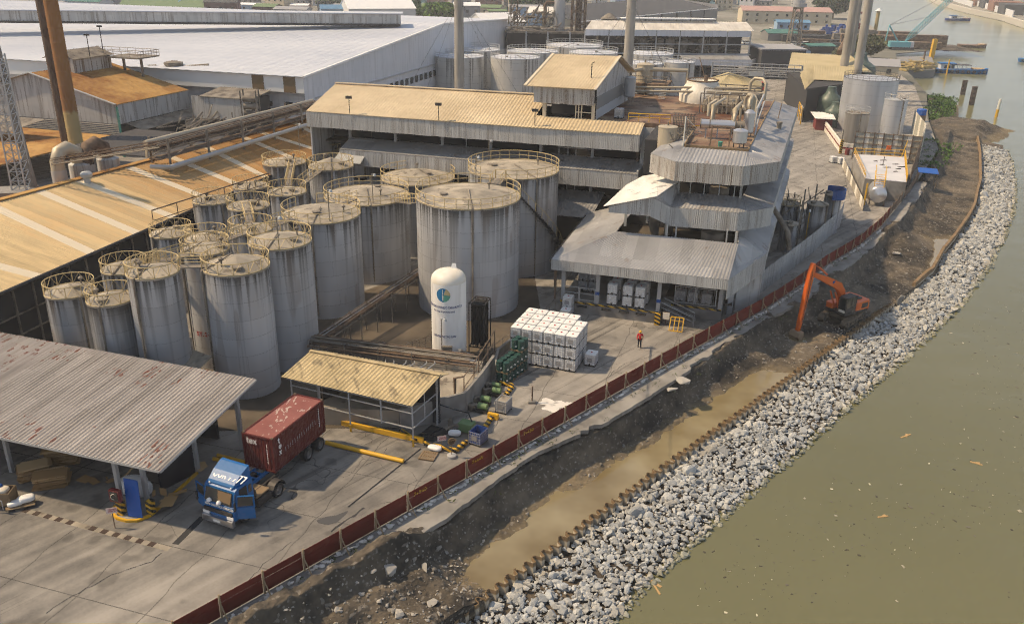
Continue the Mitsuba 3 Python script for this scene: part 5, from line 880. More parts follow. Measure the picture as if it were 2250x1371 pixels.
# open caged containers with cut tops
def cut_ibc(c, yaw, lab, mat, inner, fill):
    k = thing('open_container', lab, 'bulk container'); ca, sa = math.cos(yaw), math.sin(yaw); tw = T().translate([c[0], c[1], 0]).rotate([0, 0, 1], math.degrees(yaw))
    m = MB(); h = .98
    for s in (-1, 1): m.box((s * (IX / 2 - .05), 0, .14 + h / 2), (.03, IY - .08, h)); m.box((0, s * (IY / 2 - .05), .14 + h / 2), (IX - .08, .03, h))
    m.box((0, 0, .16), (IX - .08, IY - .08, .03)); scene[k + '__tank'] = {**shape(m, mat, False, {}), 'to_world': tw}; m = MB(); m.box((0, 0, fill), (IX - .14, IY - .14, .04)); scene[k + '__contents'] = {**shape(m, inner, False, {}), 'to_world': tw}
    for n_ in ('cage', 'pallet', 'plate'): scene[f'{k}__{n_}'] = {**IBC[n_], 'to_world': tw}
cut_ibc((-2.35, 55.7), -.50, 'blue caged container with its top cut off, by the striped kerb corner', 'mat_ibcblue', 'mat_black', .45); cut_ibc((-.55, 60.6), -.42, 'grey caged container with cut top, full of brown refuse', 'mat_greyrail', 'mat_tankroof', 1.02)
# striped kerbs around the pump pit
def kerb(pts, lab, mat='mat_hazard', w=.28, h=.32, name='striped_kerb'):
    k = thing(name, lab, 'kerb', None)
    for a, b in zip(pts[:-1], pts[1:]): m = MB(); m.bar((a[0], a[1], h / 2), (b[0], b[1], h / 2), w, h); part(k, 'block', m, mat)
kerb([(-6.3, 55.3), (-5.84, 54.95), (-4.0, 54.2), (-3.25, 55.5)], 'yellow and black striped kerb behind the two signs'); kerb([(-2.0, 57.5), (-1.3, 59.7)], 'yellow and black striped kerb between the two open containers'); kerb([(-.75, 61.9), (.15, 64.6), (-.9, 65.2)], 'yellow and black striped kerb by the green drums'); kerb([(-8.3, 56.9), (-7.0, 55.5)], 'striped ramp kerb at the right end of the ribbed shed'); kerb([(-1.75, 59.5), (-.95, 59.15)], 'plain yellow kerb block beside the refuse container', 'mat_yellow', .3, .45)
m = MB(); m.prism([(-7.3, 55.9), (-5.9, 55.4), (-4.4, 57.3), (-6.1, 58.2)], .004, .012); solo('sump_pit', m, 'mat_black', 'black open sump pit behind the striped kerb', 'pit'); m = MB(); m.bar((-6.6, 55.65, .03), (-5.2, 57.8, .03), .05, .03); m.bar((-6.8, 56.9, .03), (-5.1, 56.3, .03), .05, .03); solo('pit_frame', m, 'mat_darksteel', 'thin steel bars across the sump pit', 'grating')
plain('pumpgreen', (.12, .20, .085), .55)
def pump(c, yaw, lab, L=.75, r=.26):
    k = thing('pump_motor', lab, 'pump', 'green pump motors'); d = np.array([math.cos(yaw), math.sin(yaw), 0]); c = np.array([c[0], c[1], .55]); m = MB(); m.tube([c - d * L / 2, c + d * L / 2], r, 14)
    part(k, 'motor', m, 'mat_pumpgreen', 35); m = MB(); m.tube([c - d * (L / 2 + .5), c - d * L / 2], r * .5, 10); m.lathe([(.3, 0), (.3, .5), (.1, .6)], (c - d * .95)[:3] - [0, 0, .5], 12); part(k, 'pump', m, 'mat_dirtysteel', 35); m = MB(); m.box(c - d * .3 - [0, 0, .42], (1.4, .5, .2), yaw); part(k, 'base', m, 'mat_darksteel')
pump((-2.2, 60.3), -.35, 'nearest green pump motor behind the refuse container'); pump((-2.0, 61.5), -.35, 'second green pump motor along the grey wall'); pump((-1.15, 63.0), -.35, 'third green pump motor, shaded, near the drums', .7, .24); pump((-1.2, 64.0), -.35, 'farthest green pump motor beside the yellow kerb end', .7, .2)
k = thing('green_pump_unit', 'boxy green pump unit with black hose behind the blue open container', 'pump'); m = MB(); m.box((-3.3, 57.3, .45), (1.1, .8, .7), -.4); part(k, 'housing', m, 'mat_pumpgreen'); m = MB(); m.tube([(-2.9, 57.3, .8), (-3.2, 58.0, 1.2), (-4.4, 58.4, 1.3), (-5.6, 58.6, 1.6), (-5.7, 58.65, 3.6), (-5.2, 58.9, 3.9)], .05, 6); part(k, 'hose', m, 'mat_black'); m = MB(); m.tube([(-4.9, 57.0, .3), (-4.3, 57.2, .6), (-3.8, 57.2, .5)], .12, 7); m.lathe([(.2, 0), (.2, .5), (.06, .7)], (-4.6, 57.9, .1), 10); part(k, 'pump', m, 'mat_dirtysteel', 40)
blob((-4.2, 56.6, .25), (.5, .3, .2), 'crumpled white rags in front of the green pump unit', 'rags', 'rags', seed=4)
# retaining wall of the tank bund with pipe platform
bw = thing('bund_wall', 'stained grey concrete bund wall below the pipe platform', 'wall'); wp_ = [(-8.4, 57.3), (-5.9, 58.76), (-3.6, 60.2), (-2.4, 63.8), (-1.5, 67.0), (-1.2, 70.5), (1.2, 75.5)]
for a, b in zip(wp_[:-1], wp_[1:]): h = 1.85 if a[0] < -2.2 and a[1] < 66 else .8; m = MB(); m.bar((*a, h / 2), (*b, h / 2), .25, h); part(bw, 'wall_section', m, 'mat_conc')
m = MB(); m.prism([(-16, 57.3), (-8.4, 57.6), (-5.9, 58.9), (-3.7, 60.3), (-2.6, 63.8), (-1.7, 67), (-1.4, 70.5), (.9, 75.4), (3, 80), (2.5, 92), (-12, 92), (-34, 60), (-30, 56)], .006, .02); solo('bund_floor', m, 'mat_darkground', 'dark oily ground inside the tank bund', kind='structure')
m = MB(); m.prism([(-15.5, 58.0), (-8.4, 57.6), (-6.0, 58.9), (-3.7, 60.3), (-2.6, 63.8), (-2.4, 66.5), (-8, 66.5)], .03, 1.5); solo('platform_fill', m, 'mat_tankroof', 'raised brown gravelly platform behind the bund wall', kind='structure')
# pipe racks
def rack(A, B, lab, n, w, zs, mats, every=2.6, legs=True, lev=2):
    k = thing('pipe_rack', lab, 'pipe rack'); A, B = np.array(A, float), np.array(B, float); d = (B - A) / np.linalg.norm(B - A); s = np.array([d[1], -d[0], 0]); s /= np.linalg.norm(s); rg = np.random.default_rng(len(scene))
    for i in range(n):
        o = s * (i / max(1, n - 1) - .5) * w + [0, 0, zs * (i % lev) - .04 * (i % 3)]; r = rg.choice([.035, .05, .07, .09]); m = MB(); m.tube([A + o, B + o + d * rg.uniform(-.4, .4)], r, 7); part(k, 'pipe', m, mats[int(rg.integers(len(mats)))], 60)
    L = np.linalg.norm(B - A); m = MB()
    for q in np.arange(.4, L, every):
        c = A + d * q
        for z in range(lev): m.bar(c - s * (w / 2 + .1) + [0, 0, zs * z - .14], c + s * (w / 2 + .1) + [0, 0, zs * z - .14], .08)
        if legs:
            for sg in (-1, 1): p = c + s * sg * w / 2; m.bar((p[0], p[1], 0), p + [0, 0, zs * (lev - 1) + .1], .08)
    part(k, 'frame', m, 'mat_dirtysteel'); return k
PM = ['mat_rust', 'mat_dirtysteel', 'mat_greyrail', 'mat_rust', 'mat_dirtysteel']
rack((-16.9, 68.4, 2.3), (-8.4, 86.6, 3.3), 'diagonal rusty pipe rack running back between the tanks', 9, 1.3, .28, PM); rack((-17.4, 68.0, 2.4), (-3.1, 64.9, 2.2), 'rusty pipe rack in front of the white gas tank', 9, 1.5, .4, PM, 3.0); rack((-15.5, 62.4, 2.0), (-6.5, 60.6, 2.0), 'low rack of bright pipes behind the ribbed shed', 6, 1.3, .25, ['mat_greyrail', 'mat_steel', 'mat_dirtysteel'], 2.5)
k = thing('cross_pipes', 'bright cross pipes with bends behind the ribbed shed', 'pipes')
for i in range(9): x = -14.2 + i * .85 + (.15 if i % 2 else 0); m = MB(); m.tube([(x - .5, 60.9, 2.35), (x + 1.1, 64.2, 2.35), (x + 1.0, 64.9, 2.2)], .04, 6); part(k, 'pipe', m, 'mat_greyrail')
k = thing('platform_frame', 'rusty pipe frame and handrails on the right end of the pipe platform', 'handrail'); m = MB()
for p in ((-2.7, 64.4), (-3.7, 60.6), (-3.0, 62.6), (-2.0, 66.9), (-1.5, 69.6)): m.tube([(*p, 0), (*p, 3.0)], .05, 6)
for z in (2.0, 3.0): m.tube([(-3.7, 60.6, z), (-2.7, 64.4, z), (-1.5, 69.6, z)], .045, 6)
m.tube([(-3.7, 60.6, 3.0), (-4.4, 60.3, 3.0), (-4.4, 60.3, .4)], .07, 7); part(k, 'rail', m, 'mat_postrust' if 0 else 'mat_rust'); m = MB(); m.bar((-3.25, 61.9, 1.0), (-2.9, 63.4, 1.0), .03, 1.2); part(k, 'board', m, 'mat_greyrail')
lamp_mast((-5.9, 66.2, 1.5), 4.0, 'rusty lamp post in front of the white gas tank')
for a, b, lab in (((1.2, 75.5), (4.4, 81.2), 'mesh guard rail from the yard stack to the dock'), ((-2.2, 69.5), (1.3, 75.8), 'mesh guard rail left of the yard stack'), ((-9.5, 70.5), (-6.9, 73.2), 'guard rail left of the white gas tank')):
    k = thing('guard_rail', lab, 'handrail', 'guard rails of the bund'); a, b = np.array([*a, 0]), np.array([*b, 0]); m = MB(); n = 5
    for z in (.55, 1.15): m.tube([a + [0, 0, z], b + [0, 0, z]], .03, 5)
    for i in range(n + 1): q = a + (b - a) * i / n; m.tube([q, q + [0, 0, 1.15]], .03, 5)
    part(k, 'rail', m, 'mat_dirtysteel')
# signs
def sign(c, lab, shape_, h, rgb, txt, base=False):
    k = thing('notice_sign', lab, 'sign'); c = np.array(c, float); m = MB(); m.tube([(c[0], c[1], 0), (c[0], c[1], h + .2)], .03, 6); part(k, 'post', m, 'mat_rust'); m = MB(); f = np.array([.32, -.95, 0])
    if shape_ == 'disc': m.tube([np.array([c[0], c[1], h]) + f * .04, np.array([c[0], c[1], h]) + f * .07], .30, 24); bsd = plain('sign' + str(len(scene)), rgb, .6); m2 = MB(); m2.ring((0, 0, 0), .27, .015, 4, 24); v, ff = m2.get(); v = np.c_[v[:, 0] * .95 + v[:, 2] * .32, v[:, 0] * .32 - v[:, 2] * .95, v[:, 1]]; part(k, 'face', m, bsd); part(k, 'ring', (v + [c[0], c[1], h] + f * .08, ff), 'mat_card')
    else: m.bar(np.array([c[0], c[1], h]) + f * .05 - [.3, .1, 0], np.array([c[0], c[1], h]) + f * .05 + [.3, .1, 0], .02, .4); bsd = plain('sign' + str(len(scene)), rgb, .6); part(k, 'face', m, bsd)
    for i, t in enumerate(txt): tm = tri_text(t, .085, np.array([c[0], c[1], h + .05 - i * .12]) + f * .075 - [.95 * .05 * len(t) * .55, .32 * .05 * len(t) * .55, 0], (.95, .32, 0), (0, 0, 1), .004); part(k, 'lettering', tm, 'mat_red' if shape_ != 'disc' else 'mat_card')
    if base: m = MB(); m.lathe([(.34, 0), (.34, .2), (.2, .26), (.05, .26)], (c[0], c[1], 0), 16); part(k, 'base', m, 'mat_postgrey', 40)
sign((-4.95, 54.15), 'small white and red notice board on a post by the striped kerb', 'rect', 1.25, (.62, .5, .46), ('NOTICE', 'NO ENTRY')); sign((-4.2, 53.6), 'round dark warning sign on a weighted base by the striped kerb', 'disc', 1.35, (.09, .06, .03), ('CAUTION',), True); sign((-24.75, 44.7), 'white notice board on a leaning post at the shed corner', 'rect', 1.35, (.62, .5, .47), ('NOTICE', 'KEEP OUT'))
k = thing('bollard_post', 'rusty post on a concrete block by the white spill', 'post'); m = MB(); m.tube([(1.75, 62.0, 0), (1.75, 62.0, 1.5)], .06, 8); part(k, 'post', m, 'mat_rust'); m = MB(); m.box((1.75, 62, .1), (.6, .5, .2)); part(k, 'base', m, 'mat_conc')
m = MB(); a = np.arange(0, 6.28, .22); rr = 1.0 + .3 * np.sin(a * 3 + 1) + .22 * np.sin(a * 7); m.prism(np.c_[3.6 + rr * 1.25 * np.cos(a), 61.7 + rr * .95 * np.sin(a)], .003, .008); solo('white_spill', m, 'mat_palesheet', 'white powder spill on the yard', 'spill'); m = MB(); a = np.arange(0, 6.28, .3)
pud = [p[:2] for p in ((-12.33, 45.82, 0), (-11.83, 46.23, 0), (-11.19, 46.39, 0), (-10.49, 46.95, 0), (-10.52, 46.6, 0), (-10.98, 45.62, 0), (-11.51, 45.37, 0), (-12.13, 45.54, 0))]; m = MB(); m.prism(pud, .004, .008); solo('puddle', m, 'mat_puddle', 'dark shallow puddle on the yard beside the truck', 'puddle'); plain('puddle', (.075, .07, .062), .08)
# cracks in the yard slabs
def crack(px, lab, w=.05):
    p = np.array(px)[:, :2]; rg = np.random.default_rng(len(px)); q = []
    for a, b in zip(p[:-1], p[1:]):
        n = max(2, int(np.linalg.norm(b - a) / .35))
        for i in range(n): q.append(a + (b - a) * i / n + rg.normal(0, .05, 2))
    q.append(p[-1]); q = np.array(q); d = np.gradient(q, axis=0); d /= np.linalg.norm(d, axis=1, keepdims=True); s = np.c_[-d[:, 1], d[:, 0]] * (w * rg.uniform(.35, 1.0, (len(q), 1))) / 2; n = len(q)
    V = np.r_[np.c_[q + s, np.full(n, .004)], np.c_[q - s, np.full(n, .004)]]; solo('crack', (V, np.array([(i, i + 1, n + i + 1, n + i) for i in range(n - 1)])), 'mat_dark', lab, 'crack')
crack([(-25.19, 37.16, 0), (-24.92, 37.89, 0), (-23.06, 40.29, 0), (-21.17, 41.56, 0), (-20.94, 42.37, 0)], 'long wandering crack across the near yard slabs', .09); crack([(-15.14, 39.05, 0), (-14.52, 41.52, 0), (-13.4, 43.62, 0)], 'crack near the fence below the truck'); crack([(-10.36, 52.46, 0), (-9.32, 53.09, 0), (-9.05, 54.64, 0)], 'short crack near the yellow pipe'); crack([(-2.21, 55.49, 0), (-1.25, 57.52, 0), (-0.84, 59.65, 0)], 'crack beside the refuse container'); crack([(8.36, 66.71, 0), (10.05, 69.47, 0), (13.2, 71.49, 0)], 'crack near the worker'); crack([(-11.25, 44.81, 0), (-10.18, 46.03, 0), (-9.51, 47.28, 0)], 'wide broken crack by the fence near the puddle', .22)
m = MB(); m.bar((*(-10.56, 47.31, 0.03)[:2], .03), (*(-6.54, 54.67, 0.03)[:2], .03), .06, .05); solo('loose_rod', m, 'mat_dark', 'long dark rod lying on the yard', 'rod')
# wheel stop pipes
def ypipe(a, b, r, lab): k = thing('yellow_pipe', lab, 'wheel stop', 'yellow wheel stop pipes'); m = MB(); m.tube([(a[0], a[1], r + .01), (b[0], b[1], r + .01)], r, 14); part(k, 'pipe', m, 'mat_yellow', 40)
ypipe((-13.6, 55.05), (-7.58, 52.7), .16, 'yellow pipe wheel stop lying right of the container trailer'); ypipe((-21.15, 52.65), (-18.55, 51.6), .14, 'yellow pipe behind the truck cab, nearer one'); ypipe((-21.0, 53.1), (-18.4, 52.1), .14, 'yellow pipe behind the truck cab, farther one')
# shed corner island, cardboard, cart
m = MB(); isl = [(-25.7, 46.9), (-25.5, 46.1), (-25.0, 45.6), (-24.3, 45.35), (-23.6, 45.4), (-23.0, 46.0), (-22.6, 47.5), (-23.5, 48.2), (-24.9, 47.6)]; m.prism(isl, .005, .14); solo('shed_island', m, 'mat_conc', 'raised concrete corner island under the shed posts', kind='structure'); kerb([(-25.7, 46.9), (-25.5, 46.1), (-25.0, 45.6), (-24.3, 45.35), (-23.6, 45.4), (-23.0, 46.0), (-22.6, 47.5), (-21.6, 51.4)], 'long yellow kerb line curving round the shed corner island', 'mat_yellow', .16, .17)
k = thing('leaning_sheet', 'bright blue sheet leaning on the shed posts', 'sheet'); m = MB(); m.slab((-24.35, 45.75, .16), (-23.35, 45.55, .16), (-23.75, 46.5, 2.35), (-24.75, 46.75, 2.35), .05); part(k, 'sheet', m, 'mat_bluepanel'); plain('bluepanel', (.012, .085, .36), .5)
for c, lab in (((-24.85, 46.0), 'left'), ((-23.0, 46.15), 'right')): k = thing('striped_guard', f'yellow and black striped {lab} post guard on the shed corner island', 'post guard', 'striped guards of the shed posts'); m = MB(); m.box((*c, .62), (.42, .42, .95), -.3); part(k, 'guard', m, 'mat_hazard')
k = thing('hose_cabinet', 'maroon fire hose cabinet with glass front on the shed post', 'cabinet'); m = MB(); m.box((-24.95, 45.85, 1.65), (.75, .3, .85), -.3); part(k, 'case', m, 'mat_maroon'); m = MB(); m.box((-25.0, 45.69, 1.65), (.58, .03, .66), -.3); part(k, 'door', m, 'mat_glass'); m = MB(); m.lathe([(.2, -.02), (.22, .0), (.2, .02)], (0, 0, 0), 16); v, f = m.get(); part(k, 'hose', (np.c_[v[:, 0], v[:, 2], v[:, 1]] + [-25.0, 45.66, 1.65], f), 'mat_dustywhite')
rg3 = np.random.default_rng(8)
def cardpile(c, yaw, n, sx, sy, lab):
    k = thing('cardboard_stack', lab, 'cardboard', 'stacks of flattened cardboard'); z = .02; ca, sa = math.cos(yaw), math.sin(yaw)
    for i in range(n):
        h = rg3.uniform(.045, .09); a = yaw + rg3.normal(0, .09); o = rg3.normal(0, .10, 2); m = MB(); L, B = sx * rg3.uniform(.8, 1.08), sy * rg3.uniform(.8, 1.1); m.box((c[0] + o[0], c[1] + o[1], z + h / 2), (L, B, h * .62), a); part(k, 'sheet', m, 'mat_card%d' % int(rg3.integers(3))); z += h
for i, c_ in enumerate(((.42, .27, .12), (.33, .20, .085), (.50, .35, .18))): plain('card%d' % i, c_, .85)
cardpile((-31.0, 49.3), .4, 16, 2.0, 1.3, 'front stack of flattened cardboard under the shed, right'); cardpile((-32.6, 50.2), .5, 17, 1.9, 1.2, 'stack of flattened cardboard behind and left of the front one'); cardpile((-31.6, 52.2), .35, 19, 2.1, 1.3, 'tallest stack of flattened cardboard deep under the shed')
def flaps(c, n, lab, s=.8):
    k = thing('loose_cardboard', lab, 'cardboard', 'loose cardboard pieces')
    for i in range(n): p = np.array(c) + np.r_[rg3.normal(0, s, 2) * [1, .6], 0]; d = rg3.normal(0, 1, 3) * [.5, .5, .22]; e = np.array([-d[1], d[0], rg3.normal(0, .2)]) * rg3.uniform(.6, 1.2); m = MB(); m.slab(p + [0, 0, .35], p + d + [0, 0, .35], p + d + e + [0, 0, .35], p + e + [0, 0, .35], .015); part(k, 'flap', m, 'mat_card%d' % int(rg3.integers(3)))
flaps((-27.0, 48.9, 0), 9, 'heap of torn cardboard left of the shed corner'); flaps((-22.9, 47.6, .1), 6, 'torn cardboard box right of the blue sheet', .4); flaps((-21.6, 51.4, 0), 3, 'open cardboard box by the dark shed wall', .25)
blob((-25.2, 48.6, .6), (1.0, .55, .6), 'big white plastic bag behind the shed corner posts', 'white_sack', 'sack', rz=.3, seed=6); blob((-24.4, 48.3, .5), (.6, .5, .5), 'smaller white plastic bag by the shed corner posts', 'white_sack', 'sack', rz=.9, seed=7)
k = thing('trolley', 'grey cage trolley heaped with goods at the left frame edge', 'trolley'); m = MB(); c_ = np.array([-33.0, 46.9])
for s in (-1, 1): m.box((c_[0], c_[1] + s * .5, .75), (1.5, .04, .9), .1); m.box((c_[0] + s * .75, c_[1], .75), (.04, 1.0, .9), .1)
m.box((*c_, .3), (1.5, 1.0, .05), .1); part(k, 'body', m, 'mat_wood'); m = MB(); m.tube([(c_[0] - .2, c_[1] - .8, .35), (c_[0] - .2, c_[1] - .8, 1.0), (c_[0] + .6, c_[1] - .95, 1.0), (c_[0] + .6, c_[1] - .95, .35)], .03, 6); part(k, 'handle', m, 'mat_greyrail'); m = MB()
for i in range(4): m.lathe([(.09, 0), (.09, .06)], (c_[0] + (-.6, .6, -.6, .6)[i], c_[1] + (-.4, -.4, .4, .4)[i], .05), 10)
part(k, 'wheel', m, 'mat_rubber'); blob((-33.0, 46.9, 1.2), (.6, .4, .2), 'heap of mixed goods on the cage trolley', 'goods', 'goods', 'mat_dustywhite', seed=9); blob((-33.1, 47.0, 1.42), (.26, .2, .12), 'blue bundle on top of the trolley goods', 'bundle', 'bundle', 'mat_blue', seed=10)
k = thing('flat_cart', 'low wooden cart carrying white wrapped bales', 'cart'); m = MB(); m.box((-31.75, 46.75, .22), (1.7, .9, .06), .45); part(k, 'deck', m, 'mat_wood'); m = MB()
for i in range(4): m.lathe([(.08, 0), (.08, .05)], (-31.75 + (-.7, .7, -.6, .6)[i], 46.75 + (-.5, .1, -.1, .5)[i], .08), 10)
part(k, 'wheel', m, 'mat_rubber'); blob((-31.5, 47.0, .47), (.55, .32, .22), 'white wrapped bale on the low cart, rear one', 'white_bale', 'bale', rz=.5, seed=11); blob((-31.95, 46.6, .42), (.5, .28, .17), 'white wrapped bale on the low cart, front one', 'white_bale', 'bale', rz=.5, seed=12)
# drain line with grates
gA, gB = np.array((-32.57, 46.8, 0)), np.array((-20.6, 42.73, 0)); gd = thing('drain_channel', 'pale drain channel with dark steel grates across the near yard', 'drain')
m = MB(); m.bar(gA + [0, 0, .004], gB + [0, 0, .004], .42, .012); part(gd, 'channel', m, 'mat_tankroof')
for i in range(14):
    if i % 7 == 6: continue
    q = gA + (gB - gA) * (i + .55) / 14; d = (gB - gA) / np.linalg.norm(gB - gA); m = MB(); m.bar(q - d * .22 + [0, 0, .012], q + d * .22 + [0, 0, .012], .40, .014); part(gd, 'grate', m, 'mat_grate')
plain('grate', (.045, .028, .022), .7); m = MB(); m.bar((*(-20.42, 43.21, 0)[:2], .008), (*(-19.68, 45.96, 0)[:2], .008), .42, .014); part(gd, 'long_grate', m, 'mat_dark', label='long dark grate leading to the truck front')
# yellow pallet rack, notice box at dock
k = thing('steel_barrier', 'yellow steel barrier leaning near the dock steps', 'barrier'); a, b = np.array([15.35, 77.1, .02]), np.array([16.55, 76.75, .02]); o = np.array([.25, .75, 1.15]); m = MB()
for i in range(4): q = a + (b - a) * i / 3; m.bar(q, q + o, .08)
m.bar(a, b, .09); m.bar(a + o, b + o, .09); m.bar(a + o * .75, b + o * .75, .05); part(k, 'frame', m, 'mat_yellow'); k = thing('notice_box', 'white notice box on a post below the dock steps', 'box'); m = MB(); m.box((15.2, 78.3, 1.05), (.65, .12, .7), -.3); part(k, 'case', m, 'mat_dustywhite'); m = MB(); m.box((15.2, 78.4, .4), (.08, .08, .8)); m.box((15.2, 78.36, 1.05), (.75, .1, .8), -.3); part(k, 'post', m, 'mat_rust')

# ------------------------------------------------------------------ excavator
plain('orange', (.62, .115, .012), .38); textured('mudtrack', lambda p, n, uv: mix((.06, .05, .04), (.17, .135, .095), fbm(p.x * 2, p.y * 2, p.z * 2, 3)), .9)
ex = thing('excavator', 'orange long reach excavator on crawler tracks working on the soil bank', 'excavator'); EC = np.array([35.4, 85.55]); hd = math.radians(-146.7); EH, EL = np.array([math.cos(hd), math.sin(hd)]), np.array([-math.sin(hd), math.cos(hd)]); GZ = -2.05
def EP(r, l, z): return np.array([*(EC + EH * r + EL * l), z])
td = np.array([math.cos(math.radians(47)), math.sin(math.radians(47))]); tn = np.array([-td[1], td[0]])
for sg in (-1, 1):
    def TKP(a, w, z): return np.array([*(EC + td * a + tn * (sg * 1.25 + w)), GZ + z])
    prof = []; 
    for t in np.linspace(math.pi / 2, -math.pi / 2, 9): prof.append((1.95 + .42 * math.cos(t), .44 + .42 * math.sin(t)))
    for t in np.linspace(-math.pi / 2, -3 * math.pi / 2, 9): prof.append((-1.95 + .42 * math.cos(t), .44 + .42 * math.sin(t)))
    n = len(prof); V = np.array([TKP(a, -.32, z) for a, z in prof] + [TKP(a, .32, z) for a, z in prof]); F = [(i, (i + 1) % n, n + (i + 1) % n, n + i) for i in range(n)]; m = MB(); m.add(V, np.array(F))
    m.add(V[:n], np.array([(0, i, i + 1) for i in range(1, n - 1)])); m.add(V[n:], np.array([(0, i + 1, i) for i in range(1, n - 1)]))
    k = part(ex, 'track', m, 'mat_mudtrack'); m = MB()
    for i in range(15): a = -1.95 + i * .28; m.bar(TKP(a, -.33, .87), TKP(a, .33, .87), .07, .05)
    part(k, 'shoe', m, 'mat_mudtrack', kind='stuff'); m = MB()
    for a in (-1.95, -1.2, -.6, 0, .6, 1.2, 1.95): m.tube([TKP(a, -.345, .34 if abs(a) < 1.9 else .44), TKP(a, .345, .34 if abs(a) < 1.9 else .44)], .16 if abs(a) < 1.9 else .30, 12)
    part(k, 'roller', m, 'mat_darksteel', 40)
m = MB(); m.bar(np.array([*(EC - tn * 1.3), GZ + .6]), np.array([*(EC + tn * 1.3), GZ + .6]), 1.7, .4); m.lathe([(.75, GZ + .8), (.75, GZ + 1.08), (.02, GZ + 1.08)], (*EC, 0), 24); part(ex, 'undercarriage', m, 'mat_mudtrack')
def EB(r0, r1, l0, l1, z0, z1, bev=.12):
    q = [(r0 + bev, l0), (r1 - bev, l0), (r1, l0 + bev), (r1, l1 - bev), (r1 - bev, l1), (r0 + bev, l1), (r0, l1 - bev), (r0, l0 + bev)]; m = MB(); return m.prism([EP(a, b, 0)[:2] for a, b in q], z0, z1)
Z = GZ + 1.1; part(ex, 'deck', EB(-2.5, 1.4, -1.35, 1.35, Z, Z + .25), 'mat_darksteel'); part(ex, 'engine_housing', EB(-2.65, -.35, -1.35, 1.35, Z + .25, Z + 1.15, .2), 'mat_orange'); part(ex, 'counterweight', EB(-2.95, -2.2, -1.3, 1.3, Z + .05, Z + 1.05, .35), 'mat_orange'); part(ex, 'side_housing', EB(-.4, 1.2, -1.35, -.45, Z + .25, Z + .85), 'mat_orange'); part(ex, 'hood', EB(-2.2, -.9, -.9, .7, Z + 1.15, Z + 1.25), 'mat_darksteel'); part(ex, 'side_grille', EB(-2.3, -1.3, 1.34, 1.37, Z + .4, Z + .95, .005), 'mat_darksteel')
cabk = part(ex, 'cab', EB(-.25, 1.45, .42, 1.36, Z + .25, Z + 1.95, .1), 'mat_glass'); part(cabk, 'roof', EB(-.28, 1.4, .40, 1.38, Z + 1.95, Z + 2.05, .15), 'mat_darksteel'); m = MB()
for r, l in ((-.2, .45), (-.2, 1.34), (.55, 1.365), (1.42, .45), (1.42, 1.34)): m.bar(EP(r, l, Z + .25), EP(r, l, Z + 1.97), .08)
m.bar(EP(-.2, 1.37, Z + .8), EP(1.4, 1.37, Z + .55), .04, .5); part(cabk, 'frame', m, 'mat_darksteel'); m = MB(); m.bar(EP(1.46, .55, Z + .5), EP(1.46, 1.3, Z + .5), .02, .28); part(cabk, 'front_plate', m, 'mat_dustywhite')
def beam(path, widths, w, name, mat='mat_orange', l=0.0):
    m = MB(); P = np.array(path, float); t = np.gradient(P, axis=0); t /= np.linalg.norm(t, axis=1, keepdims=True); nrm = np.c_[-t[:, 1], t[:, 0]]; V = []
    for (r, z), nn, h in zip(P, nrm, widths):
        for a, b in ((-1, -1), (1, -1), (1, 1), (-1, 1)): V.append(EP(r + nn[0] * h / 2 * b, l + a * w / 2, z + nn[1] * h / 2 * b))
    F = [(0, 3, 2, 1), tuple(4 * (len(P) - 1) + i for i in range(4))]
    for i in range(len(P) - 1):
        for j in range(4): F.append((4 * i + j, 4 * i + (j + 1) % 4, 4 * i + 4 + (j + 1) % 4, 4 * i + 4 + j))
    m.add(V, np.array(F)); return part(ex, name, m, mat)
beam([(.45, -.75), (.5, .3), (.75, 1.3), (1.5, 2.15), (3.3, 3.05), (5.9, 4.25)], [.35, .55, .75, .8, .72, .42], .5, 'boom'); beam([(6.15, 5.45), (6.15, 5.0), (6.25, 4.4), (6.5, 2.6), (6.85, -.6), (6.98, -1.75)], [.28, .55, .68, .58, .40, .26], .42, 'stick')
m = MB(); m.tube([EP(1.0, .3, -.5), EP(2.2, .3, 1.6)], .08, 8); m.tube([EP(1.0, -.3, -.5), EP(2.2, -.3, 1.6)], .08, 8); part(ex, 'boom_ram', m, 'mat_orange'); m = MB(); m.tube([EP(3.6, 0, 3.75), EP(5.0, 0, 4.75)], .10, 8); m.tube([EP(5.0, 0, 4.75), EP(6.0, 0, 5.3)], .05, 8); part(ex, 'stick_ram', m, 'mat_orange'); m = MB(); m.tube([EP(6.35, 0, 2.2), EP(6.75, 0, -.9)], .07, 8); m.tube([EP(6.3, .23, 4.6), EP(6.6, .24, 1.0), EP(6.8, .22, -.8)], .025, 5); part(ex, 'bucket_ram', m, 'mat_darksteel')
m = MB(); q = [(6.75, -1.75), (7.35, -1.8), (7.55, -2.25), (7.25, -2.7), (6.8, -2.75), (6.65, -2.4)]; V = np.array([EP(r, -.6, z) for r, z in q] + [EP(r, .6, z) for r, z in q]); n = 6; m.add(V, np.array([(i, (i + 1) % n, n + (i + 1) % n, n + i) for i in range(n)])); m.add(V[:n], np.array([(0, i, i + 1) for i in range(1, n - 1)])); m.add(V[n:], np.array([(0, i, i + 1) for i in range(1, n - 1)])); part(ex, 'bucket', m, 'mat_mudbucket'); plain('mudbucket', (.28, .205, .135), .85)
m = MB()
for sg in (-1, 1): l = sg * .256; m.add([EP(2.4, l, 2.75), EP(2.75, l, 2.65), EP(2.85, l, 2.95), EP(2.5, l, 3.0)], np.array([(0, 1, 2, 3)]))
part(ex, 'boom_emblem', m, 'mat_ibcblue', label='small blue emblem on the boom')

